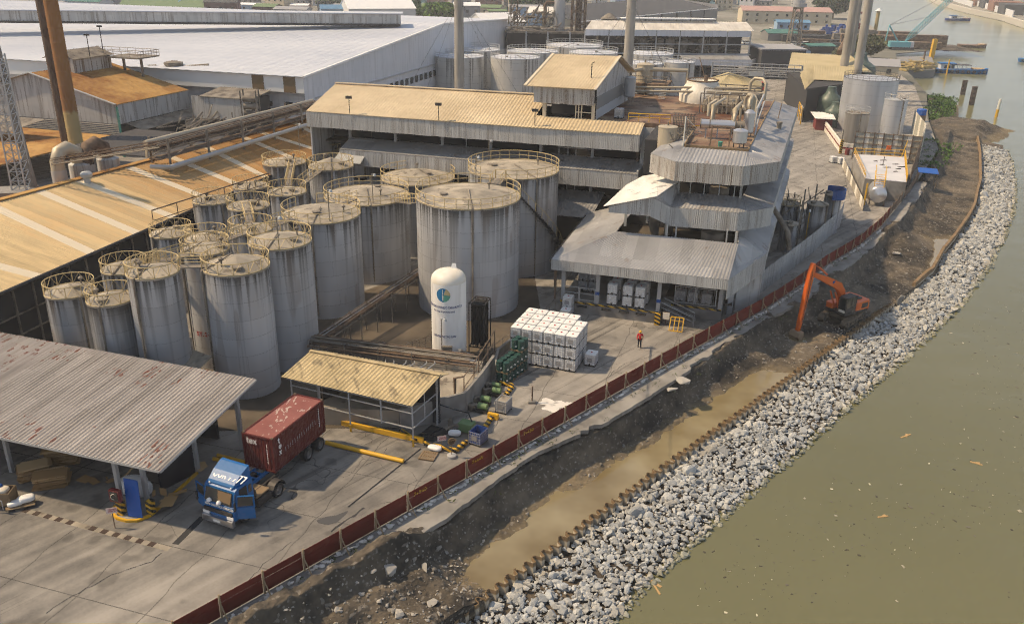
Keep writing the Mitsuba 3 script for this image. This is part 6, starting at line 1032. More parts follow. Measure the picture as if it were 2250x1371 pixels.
# ------------------------------------------------------------------ worker
def skin(bones, res=.035, it=6):
    M_ = None
    for a, b, ra, rb in bones:
        h = m3.Manifold.batch_hull([m3.Manifold.sphere(ra, 14).translate(list(map(float, a))), m3.Manifold.sphere(rb, 14).translate(list(map(float, b)))]); M_ = h if M_ is None else M_ + h
    M_ = M_.refine_to_length(res); t = M_.to_mesh(); tm = trimesh.Trimesh(np.array(t.vert_properties[:, :3]), np.array(t.tri_verts)); trimesh.smoothing.filter_taubin(tm, iterations=it); return np.array(tm.vertices), np.array(tm.faces)
wk = thing('person', 'worker in a red long sleeved shirt, dark trousers and yellow helmet walking across the yard', 'person'); PO = np.array([11.93, 73.05, 0]); fa = math.radians(-100); fx, fy = np.array([math.cos(fa), math.sin(fa), 0]), np.array([-math.sin(fa), math.cos(fa), 0])
def HP(f, l, z): return PO + fx * f + fy * l + np.array([0, 0, z])
hipL, hipR, knL, knR, anL, anR = HP(0, .09, .88), HP(0, -.09, .88), HP(.14, .11, .48), HP(.02, -.10, .47), HP(.12, .14, .09), HP(-.16, -.12, .10)
che, nek, hea, shL, shR = HP(.03, 0, 1.26), HP(.04, 0, 1.43), HP(.07, 0, 1.56), HP(.03, .19, 1.37), HP(.03, -.19, 1.37); elL, elR, haL, haR = HP(-.10, .27, 1.12), HP(.08, -.27, 1.11), HP(.08, .26, .93), HP(.20, -.22, .90)
fing = []
for hnd, dr_ in ((haL, fx * .4 - np.array([0, 0, .9])), (haR, fx * .4 - np.array([0, 0, .9]))):
    dr_ = dr_ / np.linalg.norm(dr_)
    for i, L in enumerate((.07, .08, .075, .06)): o = fy * 0 + fx * (i - 1.5) * .022; fing += [(hnd + o + dr_ * .04, hnd + o + dr_ * (.05 + L) - fx * .015, .011, .009)]
    fing.append((hnd + fx * .03, hnd + fx * .065 + dr_ * .05, .012, .010))
part(wk, 'body', skin([(nek - [0, 0, .06], hea, .055, .075), (hea, hea + [0, 0, .07], .085, .095), (hea + fx * .08, hea + fx * .10 + [0, 0, -.01], .018, .014), (hea + fy * .085, hea + fy * .09 + [0, 0, .03], .02, .018), (hea - fy * .085, hea - fy * .09 + [0, 0, .03], .02, .018), (shL, elL, .045, .038), (elL, haL, .036, .028), (shR, elR, .045, .038), (elR, haR, .036, .028), (haL, haL - [0, 0, .05], .032, .036), (haR, haR - [0, 0, .05], .032, .036), (che, nek, .10, .06), (shL, shR, .05, .05), (HP(0, 0, .95), che, .11, .10), (hipL, knL, .075, .05), (knL, anL, .048, .034), (hipR, knR, .075, .05), (knR, anR, .048, .034)] + fing, .02, 3), 'mat_skin', True)
part(wk, 'shirt', skin([(HP(0, 0, .92), che, .135, .145), (che, nek - [0, 0, .03], .135, .075), (shL, shR, .075, .075), (shL, elL, .072, .055), (elL, haL + (elL - haL) * .18, .055, .042), (shR, elR, .072, .055), (elR, haR + (elR - haR) * .18, .055, .042)]), 'mat_shirtred', True); plain('shirtred', (.50, .018, .02), .7)
part(wk, 'trousers', skin([(hipL, hipR, .105, .105), (HP(0, 0, .92), HP(0, 0, .84), .12, .11), (hipL, knL, .098, .07), (knL, anL, .068, .055), (hipR, knR, .098, .07), (knR, anR, .068, .055)]), 'mat_trousers', True); plain('trousers', (.018, .02, .026), .8); part(wk, 'boots', skin([(anL - [0, 0, .02], HP(.24, .15, .045), .055, .04), (anR - [0, 0, .02], HP(-.04, -.13, .045), .055, .04)]), 'mat_black', True)
part(wk, 'vest_band', skin([(HP(0, 0, 1.06), HP(0, 0, 1.11), .152, .152)], .05, 1), 'mat_yellow', True); part(wk, 'sleeve_band', skin([(elL + (haL - elL) * .3, elL + (haL - elL) * .45, .06, .06)], .04, 1), 'mat_yellow', True); m = MB(); m.lathe([(.155, -.01), (.125, .01), (.125, .06), (.10, .12), (.05, .155), (.01, .165)], hea + [0, 0, .075], 18); part(wk, 'helmet', m, 'mat_yellow', 50)
# ------------------------------------------------------------------ roof plant
def pipe_thing(name, label, paths, r, mat, cat='pipes', n=8): 
    k = thing(name, label, cat)
    for p in paths: m = MB(); m.tube([W(*q) if len(q) == 3 else q for q in p], r, n); part(k, 'pipe', m, mat, 50)
    return k
plain('brightsteel', (.62, .62, .63), .28, .7); plain('pipecream', (.44, .38, .28), .5, .2)
k = thing('heat_exchanger', 'long shiny steel cylinder lying on the roof deck', 'heat exchanger'); m = MB(); m.tube([W(-8.1, 93.6, 17.5), W(-4.6, 94.0, 17.5)], .46, 20); part(k, 'shell', m, 'mat_brightsteel', 40); m = MB(); m.tube([W(-4.6, 94.0, 17.5), W(-3.6, 94.1, 17.5)], .44, 20); part(k, 'head', m, 'mat_dirtysteel', 40); m = MB()
for u in (-8.15, -4.6, -7.2): m.tube([W(u, 93.6 + (u + 8.1) * .11, 17.5), W(u + .1, 93.6 + (u + 8.2) * .11, 17.5)], .52, 20)
part(k, 'flange', m, 'mat_dirtysteel', 40); m = MB()
for u in (-7.5, -6.3, -4.9): m.bar(W(u, 93.8, 16), W(u, 93.8, 17.2), .12)
part(k, 'leg', m, 'mat_greyrail')
def vess(uv, z0, z1, r, lab, mat, legs=True, dome=.25, name='process_vessel'):
    k = thing(name, lab, 'vessel'); m = MB(); m.lathe([(.02, z0 - .1), (r * .7, z0 - .05), (r, z0 + .1), (r, z1 - .12), (r * 1.04, z1 - .1), (r * 1.04, z1), (r * .6, z1 + dome * .6), (.02, z1 + dome)], W(*uv), 22); part(k, 'shell', m, mat, 40)
    if legs:
        for i in range(3): a = i * 2.09 + .4; p = W(*uv) + [r * .8 * math.cos(a), r * .8 * math.sin(a), 0]; m = MB(); m.bar(p + [0, 0, z0 - .7], p + [0, 0, z0 + .1], .1); part(k, 'leg', m, 'mat_dirtysteel')
    m = MB(); m.tube([W(*uv, z1 + dome - .05), W(*uv, z1 + dome + .35)], .09, 7); part(k, 'nozzle', m, 'mat_dirtysteel'); return k
vess((-3.75, 89.6), 16.5, 17.75, .72, 'shiny round vessel on short legs at the front corner of the roof deck', 'mat_brightsteel'); vess((-3.3, 96.3), 16.4, 18.5, .58, 'upright steel column with pipe bends at the end of the shiny cylinder', 'mat_brightsteel', True, .4); vess((-3.5, 108.5), 17.2, 18.8, .75, 'brownish vessel among the deck pipes by the right edge', 'mat_dirtysteel')
vess((-11.3, 92.2), 14.5, 17.2, 1.0, 'cream rust streaked tank beside the top skirt roof', 'mat_pipecream', False, .1); vess((-19.1, 112.5), 17.0, 19.4, .75, 'grey hopper vessel beside the louvred gable wall', 'mat_greyrail')
k = thing('bulge_vessel', 'big white insulated vessel with rusty rim on the roof deck', 'vessel'); m = MB(); m.lathe([(2.9, 15.9), (2.95, 16.9), (2.5, 17.7), (2.1, 18.2), (2.0, 18.7), (1.95, 18.7), (1.9, 18.4), (.05, 18.3)], W(-10.6, 119.5), 30); part(k, 'shell', m, 'mat_dustywhite', 40); m = MB(); m.ring(W(-10.6, 119.5, 18.72), 2.0, .1, 6, 30); part(k, 'rim', m, 'mat_rust'); m = MB(); m.tube([W(-10.2, 119.5, 18.5), W(-11.4, 120.5, 21.5)], .06, 5); m.tube([W(-10.2, 119.5, 18.3), W(-10.2, 119.5, 19.3)], .25, 8); part(k, 'agitator', m, 'mat_rust')
vess((-19.0, 123.6), 16.0, 19.9, 1.15, 'tall cream vessel with brown lid above the roof deck', 'mat_pipecream', False, .25)
m = MB(); boxuv(m, -21.5, -15.5, 121.5, 126.5, 17.3, 17.55); k = thing('steel_platform', 'rusty steel platform round the tall cream vessel', 'platform'); part(k, 'deck', m, 'mat_rust'); m = MB()
for u in (-21.3, -18.5, -15.7):
    for v in (121.7, 126.3): m.bar(W(u, v, 15.9), W(u, v, 18.5), .14)
for z in (18.0, 18.5): m.tube([W(-21.3, 121.7, z), W(-15.7, 121.7, z), W(-15.7, 126.3, z)], .05, 5)
part(k, 'frame', m, 'mat_dirtysteel'); m = MB()
for i in range(9): m.bar(W(-16.2, 120.4 - i * .25, 17.2 - i * .16), W(-15.3, 120.4 - i * .25, 17.2 - i * .16), .22, .04)
part(k, 'stair', m, 'mat_greyrail')
pipe_thing('vapour_pipe', 'thick cream vapour pipe running over the roof deck', [[(-22.0, 117.5, 19.2), (-19.2, 122.8, 19.3), (-13.2, 124, 19.3), (-13.1, 123.6, 16.3)]], .26, 'mat_pipecream')
pipe_thing('long_pipe', 'long cream pipes on posts across the deck', [[(-19.5, 117.0, 17.6), (-12, 117.6, 17.9), (-3.0, 119.2, 18.1)], [(-19.5, 116.2, 17.2), (-3.0, 118.2, 17.7)], [(-9.5, 113.8, 18.0), (-2.6, 114.5, 18.1)]], .15, 'mat_pipecream'); k = thing('pipe_bank', 'dense bank of cream pipes with drops on the deck', 'pipes')
rg5 = np.random.default_rng(77)
for i in range(9): z = 17.0 + .3 * (i % 4); v = 110.5 + i * .95; m = MB(); m.tube([W(-9.8 + rg5.uniform(0, 1), v, z), W(-3.2 + rg5.uniform(-.6, .6), v + .4, z), W(-3.0, v + .4, z - .9)], rg5.choice([.07, .1, .14]), 7); part(k, 'pipe', m, 'mat_pipecream' if i % 3 else 'mat_dirtysteel', 50)
for i in range(12): u = -9.3 + i * .55; m = MB(); m.tube([W(u, 110.2, 16), W(u, 110.2, 17.4 + .4 * (i % 3)), W(u + .1, 111.8, 17.5 + .4 * (i % 3))], .07 + .04 * (i % 2), 6); part(k, 'drop', m, 'mat_pipecream', 50)
m = MB()
for u in (-9.8, -7.5, -5.2, -2.9):
    for v in (109.8, 114.5, 119): m.bar(W(u, v, 15.9), W(u, v, 18.4), .12)
for v in (109.8, 114.5, 119): m.bar(W(-9.8, v, 18.35), W(-2.7, v, 18.35), .12); m.bar(W(-9.8, v, 17.0), W(-2.7, v, 17.0), .1)
part(k, 'frame', m, 'mat_dirtysteel'); m = MB(); boxuv(m, -9.6, -3.2, 111, 118.5, 16.0, 16.9); part(k, 'machinery', m, 'mat_dirtysteel')
k = thing('bend_pipes', 'fat cream pipe bends rising at the right edge of the deck', 'pipes')
for p, r in (([(-3.4, 97.0, 18.8), (-3.4, 97.0, 19.6), (-3.3, 98.0, 20.0), (-3.2, 99.0, 19.6), (-3.2, 99.0, 17.0)], .22), ([(-3.9, 96.5, 18.9), (-4.4, 97.6, 19.0), (-5.0, 98.0, 18.4), (-5.0, 98.0, 16.0)], .22), ([(-2.9, 104.5, 17), (-2.9, 104.5, 18.5), (-3.3, 105.4, 19.0), (-4.0, 106, 19.0), (-4.3, 106.4, 18.5), (-4.3, 106.4, 17.5)], .18), ([(-2.4, 116.5, 17), (-2.4, 116.5, 19.0), (-2.9, 117.3, 19.5), (-3.9, 117.6, 19.5), (-4.4, 117.7, 18.9), (-4.4, 117.7, 17.5)], .20), ([(-2.7, 101, 16.2), (-2.7, 101, 18.2), (-2.3, 107, 19)], .09), ([(-2.5, 96, 16.2), (-2.4, 99, 17.5), (-2.1, 104, 18.6)], .08), ([(-7.6, 96.0, 17.9), (-7.6, 96.2, 19.0), (-7.2, 98.5, 19.2), (-7.2, 98.5, 16.5)], .14), ([(-7.0, 93.7, 17.9), (-7.0, 93.9, 19.3), (-6.2, 99, 19.5)], .12), ([(-4.7, 93.9, 17.9), (-4.7, 94.2, 19.0), (-4.4, 99, 19.2), (-4.4, 99, 16.5)], .15)): m = MB(); m.tube([W(*q) for q in p], r, 9); part(k, 'pipe', m, 'mat_pipecream' if r > .1 else 'mat_greyrail', 60)
k = thing('goal_frame', 'brown steel goal frame over the front of the roof deck', 'frame post'); m = MB(); m.bar(W(-6.55, 88.7, 15.9), W(-6.55, 89.4, 18.0), .14); m.bar(W(-4.7, 88.9, 15.9), W(-4.7, 89.5, 18.0), .14); m.bar(W(-6.6, 89.4, 18.0), W(-4.65, 89.5, 18.0), .12); part(k, 'beam', m, 'mat_rust')
k = thing('white_pole', 'white pole standing on the left corner of the top skirt roof', 'pole'); m = MB(); m.tube([W(-9.15, 88.2, 15.9), W(-9.15, 88.4, 19.0)], .07, 7); m.tube([W(-9.15, 88.4, 18.9), W(-7.6, 90.5, 17.0)], .03, 5); part(k, 'pole', m, 'mat_dustywhite')
k = thing('yellow_rail', 'yellow handrail along the roof deck behind the long roof', 'handrail'); m = MB(); m.tube([W(-17.0, 100.6, 16.9), W(-12.2, 101.0, 16.9)], .06, 6); m.tube([W(-17.0, 100.6, 16.5), W(-12.2, 101.0, 16.5)], .04, 5); m.tube([W(-9.0, 95, 16.9), W(-7.6, 96.5, 16.9)], .05, 5)
for i in range(5): u = -17 + i * 1.2; m.tube([W(u, 100.6 + i * .1, 16), W(u, 100.6 + i * .1, 16.9)], .04, 5)
part(k, 'rail', m, 'mat_yellow'); p = W(-18.4, 102.3); ibc(p[0], p[1], 15.97, -.3, 'grey caged bulk container on the roof deck beside the louvred wall', None, tint='mat_ibcgrey'); m = MB(); m.lathe([(.2, 15.97), (.25, 16.5), (.22, 16.5), (.02, 16.45)], W(-5.6, 89.6), 12); k = thing('bucket', 'small green bucket on the roof deck', 'bucket'); part(k, 'body', m, 'mat_logogreen', 40)
k = thing('rubble_pile', 'dark scrap heap on the deck corner by the white pole', 'scrap'); m = MB()
for i in range(26): p = W(-9.6 + rg5.normal(0, .6), 92.3 + rg5.normal(0, 1.6), 16 + rg5.uniform(.1, .7)); m.bar(p, p + rg5.normal(0, .5, 3), .09)
for i in range(14): u = -11.2 + (i % 7) * .35; v = 95.6 + (i // 7) * 1.4; m.bar(W(u, v, 15.9), W(u, v, 17.9), .07); m.bar(W(-11.3, v, 16.3 + .25 * (i % 7)), W(-8.8, v, 16.3 + .25 * (i % 7)), .06)
part(k, 'pieces', m, 'mat_dirtysteel', kind='stuff'); k = thing('steam_vent', 'short dark vent stub on the right roof slope', 'vent'); m = MB(); m.lathe([(.28, 15.3), (.28, 16.1), (.36, 16.1), (.36, 16.3), (.02, 16.3)], W(-.15, 105), 12); part(k, 'pipe', m, 'mat_dirtysteel', 40); m = MB(); m.tube([W(-.4, 110.5, 15.8), W(-.2, 113.5, 17.2)], .06, 5); solo('roof_rod', m, 'mat_rust', 'thin rusty rod rising from the right roof slope', 'rod')
# octagonal tan canopy behind
k = thing('tan_canopy', 'dull tan hipped canopy roof behind the roof deck', 'roof'); P9 = [W(-16.6, 197, 9.2), W(-12.7, 203, 10.2), W(-5.0, 197, 9.2), W(-4.6, 181, 8.6), W(-13.8, 181, 8.6)]; C9 = W(-11.6, 190, 11.2); textured('dulltan', lambda p, n, uv: mix((.34, .28, .155), (.44, .37, .22), fbm(p.x * .3, p.y * .3, 0, 3)), .7)
for i in range(5): a, b = P9[i], P9[(i + 1) % 5]; m = MB(); m.corr(a, b, C9 + (P9[1] - C9) * .5 if i in (0, 1) else C9, C9 + (P9[1] - C9) * .5 if i in (0, 1) else C9, .6, .05); part(k, 'roof', m, 'mat_dulltan')
m = MB(); m.prism([q[:2] for q in P9], 0, 8.3); part(k, 'body', m, 'mat_dark')
# ------------------------------------------------------------------ left: stacks, lattice mast, ducts, ridge pipe bridge
def stack(c, r, z0, z1, lab, mat, cat='chimney', taper=.92, seg=10, group=None):
    k = thing('chimney', lab, cat, group); 
    m = MB(); m.lathe([(r, z0), (r * taper, z1), (r * taper * .85, z1), (.02, z1 - .2)], (c[0], c[1], 0), 22); part(k, 'shaft', m, mat, 40); m = MB()
    for i in range(1, seg): z = z0 + (z1 - z0) * i / seg; m.lathe([(r * 1.0 - r * (1 - taper) * i / seg + .01, z - .05), (r * 1.05 - r * (1 - taper) * i / seg, z), (r * 1.0 - r * (1 - taper) * i / seg + .01, z + .05)], (c[0], c[1], 0), 22)
    part(k, 'ring', m, mat, kind='stuff'); return k
textured('stackrust', lambda p, n, uv: mix(mix((.20, .085, .028), (.30, .15, .05), fbm(p.x * .8, p.y * .8, p.z * .25, 3)), (.38, .29, .13), smoothstep(10.4, 9.6, p.z + .6 * noise(p.x * 2, p.y * 2))), .8); textured('stackdark', lambda p, n, uv: mix((.045, .035, .03), (.13, .085, .055), fbm(p.x * 1.2, p.y * 1.2, p.z * .6, 4)), .85)
c1, c2 = np.array((-73, 139.66, 4)), np.array((-70.91, 138.38, 4)); stack(c1, .78, 3, 33, 'dark sooty steel stack, left of the two tall ones', 'mat_stackdark', seg=14, taper=.95); stack(c2 + [.4, -.6, 0], 1.08, 3, 33, 'thick rust brown steel stack, right of the two tall ones', 'mat_stackrust', seg=14, taper=.95)
k = thing('lattice_mast', 'grey steel lattice mast with a square pillar at the left frame edge', 'mast'); b = np.array((-52.92, 90.45, 9.6)); m = MB()
for i in (-1, 1):
    for j in (-1, 1): m.tube([b + [i * .75, j * .75, 0], b + [i * .62, j * .62, 14]], .09, 5)
for q in range(14):
    for s_ in ((-1, -1, 1, -1), (1, -1, 1, 1), (1, 1, -1, 1), (-1, 1, -1, -1)):
        w0, w1 = .75 - .009 * q, .75 - .009 * (q + 1); m.tube([b + [s_[0] * w0, s_[1] * w0, q], b + [s_[2] * w1, s_[3] * w1, q + 1]], .045, 4); m.tube([b + [s_[0] * w0, s_[1] * w0, q], b + [s_[2] * w0, s_[3] * w0, q]], .045, 4)
part(k, 'lattice', m, 'mat_greyrail'); m = MB(); m.bar(b + [.9, .8, -2], b + [-.4, 1.1, 15], .7, .5, up=(1, 0, 0)); part(k, 'pillar', m, 'mat_conc'); m = MB(); m.box(b + [-1.0, -.4, -.6], (4.5, 3.2, 1.2), .2); part(k, 'base', m, 'mat_conc')
for (px, lab, mat) in (((-51.24, 95.21, 9.3), 'cream elbow duct on the ochre hall ridge', 'mat_pipecream'), ((-49.36, 98.17, 9.3), 'maroon elbow duct on the ochre hall ridge', 'mat_rust')):
    k = thing('elbow_duct', lab, 'duct'); b = np.array(px); m = MB(); m.tube([b + [0, 0, -1], b + [0, 0, 2.2], b + [.1, .6, 3.1], b + [.5, 1.5, 3.4], b + [1.0, 2.4, 2.8], b + [1.1, 2.6, 1.5]], .75, 14); part(k, 'duct', m, mat, 60); m = MB(); m.lathe([(1.25, -1.5), (1.25, 1.4), (.8, 1.6)], b + [1.2, 2.6, 0], 18); part(k, 'stub', m, 'mat_siding', 40); m = MB(); m.lathe([(.82, -1), (.82, 1.3)], b, 18); part(k, 'sleeve', m, 'mat_greyrail', 40)
k = thing('roof_ventilator', 'small round roof ventilator on the ochre hall ridge', 'vent'); m = MB(); m.lathe([(.35, -.3), (.35, .3), (.6, .5), (.65, .8), (.4, 1.05), (.02, 1.1)], np.array((-46.52, 91.88, 10.2)), 14); part(k, 'body', m, 'mat_greyrail', 40)
A, B = np.array((-52.52, 91.9, 10.5)), np.array((-41.1, 97.99, 11.5)); rack(A + [1, 2.5, 1.0], B + [-.5, 1.5, 1.0], 'brown pipe bundle across the roofs in front of the rust stack', 7, 1.8, .5, ['mat_rust', 'mat_pipecream', 'mat_rust', 'mat_dirtysteel'], 4.0, False)
k = thing('ridge_pipe_bridge', 'long brown pipe bridge climbing along the ochre hall ridge', 'pipe rack'); A, B = np.array((-42.24, 99.96, 12.6)), np.array((-30.08, 133.73, 12.6)); d = (B - A) / np.linalg.norm(B - A); s = np.array([d[1], -d[0], 0])
for i in range(11): o = s * (i % 6 - 2.5) * .42 + [0, 0, -.75 * (i // 6) - .06 * (i % 3)]; m = MB(); r = (.20, .10, .13, .08, .11, .09)[i % 6]; m.tube([A + o + [0, 0, -1.6 if i == 0 else 0], A + o, B + o], r, 8); part(k, 'pipe', m, ('mat_pipecream', 'mat_rust', 'mat_dirtysteel', 'mat_rust', 'mat_dirtysteel', 'mat_rust')[i % 6], 60)
m = MB(); L = np.linalg.norm(B - A)
for q in np.arange(1, L, 7.0):
    c = A + d * q
    for sg in (-1.35, 1.35): m.bar(c + s * sg - [0, 0, 3.4], c + s * sg + [0, 0, .6], .22)
    for z in (-.95, -.15, -1.7): m.bar(c - s * 1.35 + [0, 0, z], c + s * 1.35 + [0, 0, z], .14)
    m.bar(c + s * 1.35 - [0, 0, 1.7], c + d * 3.5 + s * 1.35 - [0, 0, .9], .08); m.bar(c - s * 1.35 - [0, 0, 1.7], c + d * 3.5 - s * 1.35 - [0, 0, .9], .08)
part(k, 'frame', m, 'mat_dirtysteel'); m = MB(); m.tube([A + s * 2.2 + [-2, -1, -2.2], A + s * 2.2 + [0, 0, -2.5], B + s * 2.4 - [0, 0, 2.2]], .24, 10); part(k, 'grey_pipe', m, 'mat_greyrail', 60, label='fat grey pipe hanging low on the pipe bridge'); m = MB(); m.bar(A + [0, 0, -1.75], B + [0, 0, -1.75], 1.6, .08); part(k, 'tray', m, 'mat_rust')
# dark courtyard roofs between hall and boiler house
k = thing('courtyard_roof', 'low dark flat roof between ochre hall and boiler house', 'roof'); m = MB(); boxuv(m, -104, -62, 104, 121, 5.3, 5.5); part(k, 'slab', m, 'mat_roofdark'); plain('roofdark', (.045, .042, .042), .8); m = MB(); boxuv(m, -150, -107, 88, 119, 4.3, 4.5); part(k, 'slab', m, 'mat_boilerroof'); roofplate(k, W(-139, 108, 6.2), W(-118, 108, 6.2), W(-116, 114, 7.4), W(-139, 114, 7.4), 'mat_dirtysteel', .5, name='tin_roof')
m = MB()
for i in range(60): p = W(rg5.uniform(-104, -92), rg5.uniform(124, 137), rg5.uniform(3.5, 6)); q = p + rg5.choice([0, 1], 3) * rg5.uniform(1, 3, 3) * [1, 1, .6]; m.tube([p, q], rg5.uniform(.06, .16), 6)
solo('boiler_pipework', m, 'mat_dirtysteel', 'tangle of dark pipework beside the boiler house', 'pipes', kind='stuff'); m = MB(); c = W(-92, 137)
k = thing('pipe_tower', 'narrow tower of dark vessels and pipes at the corner of the annex', 'pipe tower')
for i in range(4): m.tube([c + [-1.2, 0, 5 + i * 1.3], c + [1.3, 0, 5 + i * 1.3]], .55, 12)
for i in (-1.4, 1.4):
    for j in (-.9, .9): m.bar(c + [i, j, 0], c + [i, j, 10.5], .2)
part(k, 'frame', m, 'mat_dirtysteel', 40); k = thing('roof_separator', 'rusty separator drum with horizontal pipe seen over the annex roof', 'vessel'); c = np.array((-68.22, 176.9, 10)); m = MB(); m.lathe([(1.5, -4), (1.5, 2.4), (1.8, 2.4), (1.8, 2.9), (.4, 3.2), (.02, 3.2)], c, 18); part(k, 'drum', m, 'mat_dirtysteel', 40); m = MB(); m.tube([c + [-8, -.5, -3], c + [-8, -.5, .2], c + [-7.4, -.5, .6], c + [7, .5, 1.6]], .5, 10); m.tube([c + [0, -.5, 1.8], c + [7, 0, 2.4]], .35, 10); m.tube([c + [-5, 0, -3], c + [-5, 0, 2.2], c + [-3.5, 0, 2.2]], .2, 8); part(k, 'pipe', m, 'mat_dirtysteel', 60)
# guyed chimneys
def cap(k, c, z, r): 
    m = MB()
    for i in range(10): a = i * .628; m.bar((c[0] + r * math.cos(a), c[1] + r * math.sin(a), z - .2), (c[0] + r * math.cos(a), c[1] + r * math.sin(a), z + 1.6), .14)
    m.lathe([(r * 1.25, z + 1.5), (.05, z + 2.6)], (c[0], c[1], 0), 18); part(k, 'cap', m, 'mat_darksteel')
textured('chim', lambda p, n, uv: mix((.22, .20, .17), (.42, .39, .34), dr.clip(fbm(p.x * 1.4, p.y * 1.4, p.z * .2, 3) * 1.5 - .25, 0, 1)), .7)
for c, r, z1, lab in (((-13.2, 207), 1.2, 28.6, 'left guyed grey chimney in front of the far pale tanks'), ((26.6, 212), 1.25, 28.0, 'right guyed grey chimney behind the gable house')):
    k = stack(c, r, 0, z1, lab, 'mat_chim', seg=9, taper=.85); cap(k, c, z1, r * .95); m = MB()
    for a in (.5, 2.6, 4.2, 5.6): m.tube([(c[0], c[1], z1 * .85), (c[0] + 16 * math.cos(a), c[1] + 16 * math.sin(a), 2)], .035, 4)
    part(k, 'guy_wire', m, 'mat_darksteel')
# ------------------------------------------------------------------ curved wall yard and the right hand plant
k = thing('curved_wall', 'curved grey corrugated wall along the site road', 'wall'); cw = np.array([(25.9, 85.6), (28.1, 89.2), (31.2, 93.4), (34.8, 98.6), (37.6, 102.6), (40.3, 106.9), (42.6, 110.3), (44.4, 113.2), (46.0, 116.8)])
ls = LineString(cw); n = int(ls.length / 1.25); pts = [np.array(ls.interpolate(i * ls.length / n).coords[0]) for i in range(n + 1)]
for a, b in zip(pts[:-1], pts[1:]): m = MB(); z = 2.65 + rg5.uniform(-.04, .04); m.corr([*a, 0], [*b, 0], [*b, z], [*a, z], .3, .03, .05); part(k, 'sheet', m, 'mat_siding')
k = thing('tank_pipework', 'dark frame of pipes over the small tanks behind the curved wall', 'pipes'); m = MB()
for i in range(34): p = np.array([rg5.uniform(31, 42), 0, rg5.uniform(.5, 5)]); p[1] = 104.5 + (p[0] - 34) * .95 + rg5.uniform(-2, 3.5); q = p + rg5.choice([0, 1], 3) * rg5.uniform(1, 4, 3); q[2] = min(q[2], 5.6); m.tube([p, q], rg5.uniform(.04, .09), 5)
for p in ((33, 106), (36, 104.5), (38, 110), (40.5, 113)): m.bar((*p, 0), (*p, 6), .14)
part(k, 'pipes', m, 'mat_dirtysteel', kind='stuff'); m = MB(); a = np.linspace(.6, 4.4, 12); P = np.c_[42.2 + 1.5 * np.cos(a - 2.6), 111.2 + 1.5 * np.sin(a - 2.6)]
for p, q in zip(P[:-1], P[1:]): m.bar((*p, 5.3), (*q, 5.3), .03, 1.3)
solo('blue_sheet', m, 'mat_blue', 'blue sheet wrapped round the top of the small tank behind the curved wall', 'sheet'); m = MB(); m.lathe([(.14, 0), (.14, .25), (.02, .3)], (37.2, 105.0, 4.4), 10)
k = thing('yard_lamp', 'bright round lamp on a yellow post behind the curved wall', 'lamp'); m2 = MB(); m2.tube([(37.2, 105.0, 0), (37.2, 105.0, 4.4)], .05, 6); part(k, 'post', m2, 'mat_yellow'); part(k, 'globe', m, 'mat_white', 40)
k = thing('bund_enclosure', 'low white bund wall with maroon stripe along the road, around the steel tanks', 'wall')
for a, b in (((70.5, 206), (66.0, 184.5)), ((66.0, 184.5), (61.6, 162.4)), ((61.6, 162.4), (64.0, 161.2))):
    m = MB(); m.bar((*a, .95), (*b, .95), .35, 1.9); part(k, 'wall', m, 'mat_dustywhite'); d = np.array(b) - np.array(a); d = d / np.linalg.norm(d); o = np.array([d[1], -d[0]]) * .19; o = o if (o[0] < 0 or o[1] < -.1) else -o; m = MB(); m.bar((*(np.array(a) + o), 1.0), (*(np.array(b) + o), 1.0), .03, .3); part(k, 'stripe', m, 'mat_maroon')
m = MB(); m.tube([(61.3, 161.7, 0), (61.3, 161.7, 4.6)], .06, 6); k = thing('striped_pole', 'yellow and black striped pole with red drum at the bund wall corner', 'pole'); part(k, 'pole', m, 'mat_darksteel'); m = MB(); m.box((61.3, 161.6, 1.3), (.45, .45, 2.6)); part(k, 'sleeve', m, 'mat_hazard'); m = MB(); m.lathe([(.4, 0), (.4, 1.1), (.02, 1.15)], (62.2, 160.6, 0), 14); part(k, 'drum', m, 'mat_maroon', 40)
k = thing('screen_wall', 'tall screen of alternating white and grey sheets on a dark frame', 'wall'); A, B = np.array([61.8, 157.0, 0]), np.array([72.2, 153.0, 0]); n = 14
for i in range(n): a, b = A + (B - A) * i / n, A + (B - A) * (i + 1) / n; m = MB(); m.corr(a + [0, 0, .2], b + [0, 0, .2], b + [0, 0, 5.0], a + [0, 0, 5.0], .25, .03, .04); part(k, 'sheet', m, 'mat_dustywhite' if i % 3 == 2 else 'mat_sheetgrey')
plain('sheetgrey', (.33, .32, .27), .7); m = MB(); f = np.array([-.36, -.93, 0]) * .12
for z in (.8, 1.9, 3.0, 4.1, 5.0): m.bar(A + f + [0, 0, z], B + f + [0, 0, z], .1)
for i in range(8): q = A + (B - A) * i / 7 + f; m.bar(q, q + [0, 0, 5.2], .1)
part(k, 'frame', m, 'mat_rust'); k = thing('brown_fence', 'dark brown sheet fence closing the river side of the plant', 'fence'); P = [(72.2, 153.0, 5.0), (68.6, 146.5, 3.6), (65.0, 139.4, 2.4), (62.5, 134.0, 2.0)]
for a, b in zip(P[:-1], P[1:]):
    for i in range(5): p, q = np.array(a) + (np.array(b) - np.array(a)) * i / 5, np.array(a) + (np.array(b) - np.array(a)) * (i + 1) / 5; m = MB(); m.corr([p[0], p[1], 0], [q[0], q[1], 0], q, p, .3, .04, .05); part(k, 'sheet', m, 'mat_rust')
k = thing('screen_wall', 'pale sheet wall on the river side of the steel tanks', 'wall'); P = [np.array([72.2, 153.0, 0]), np.array([79.5, 168.0, 0]), np.array([84.5, 185.0, 0])]
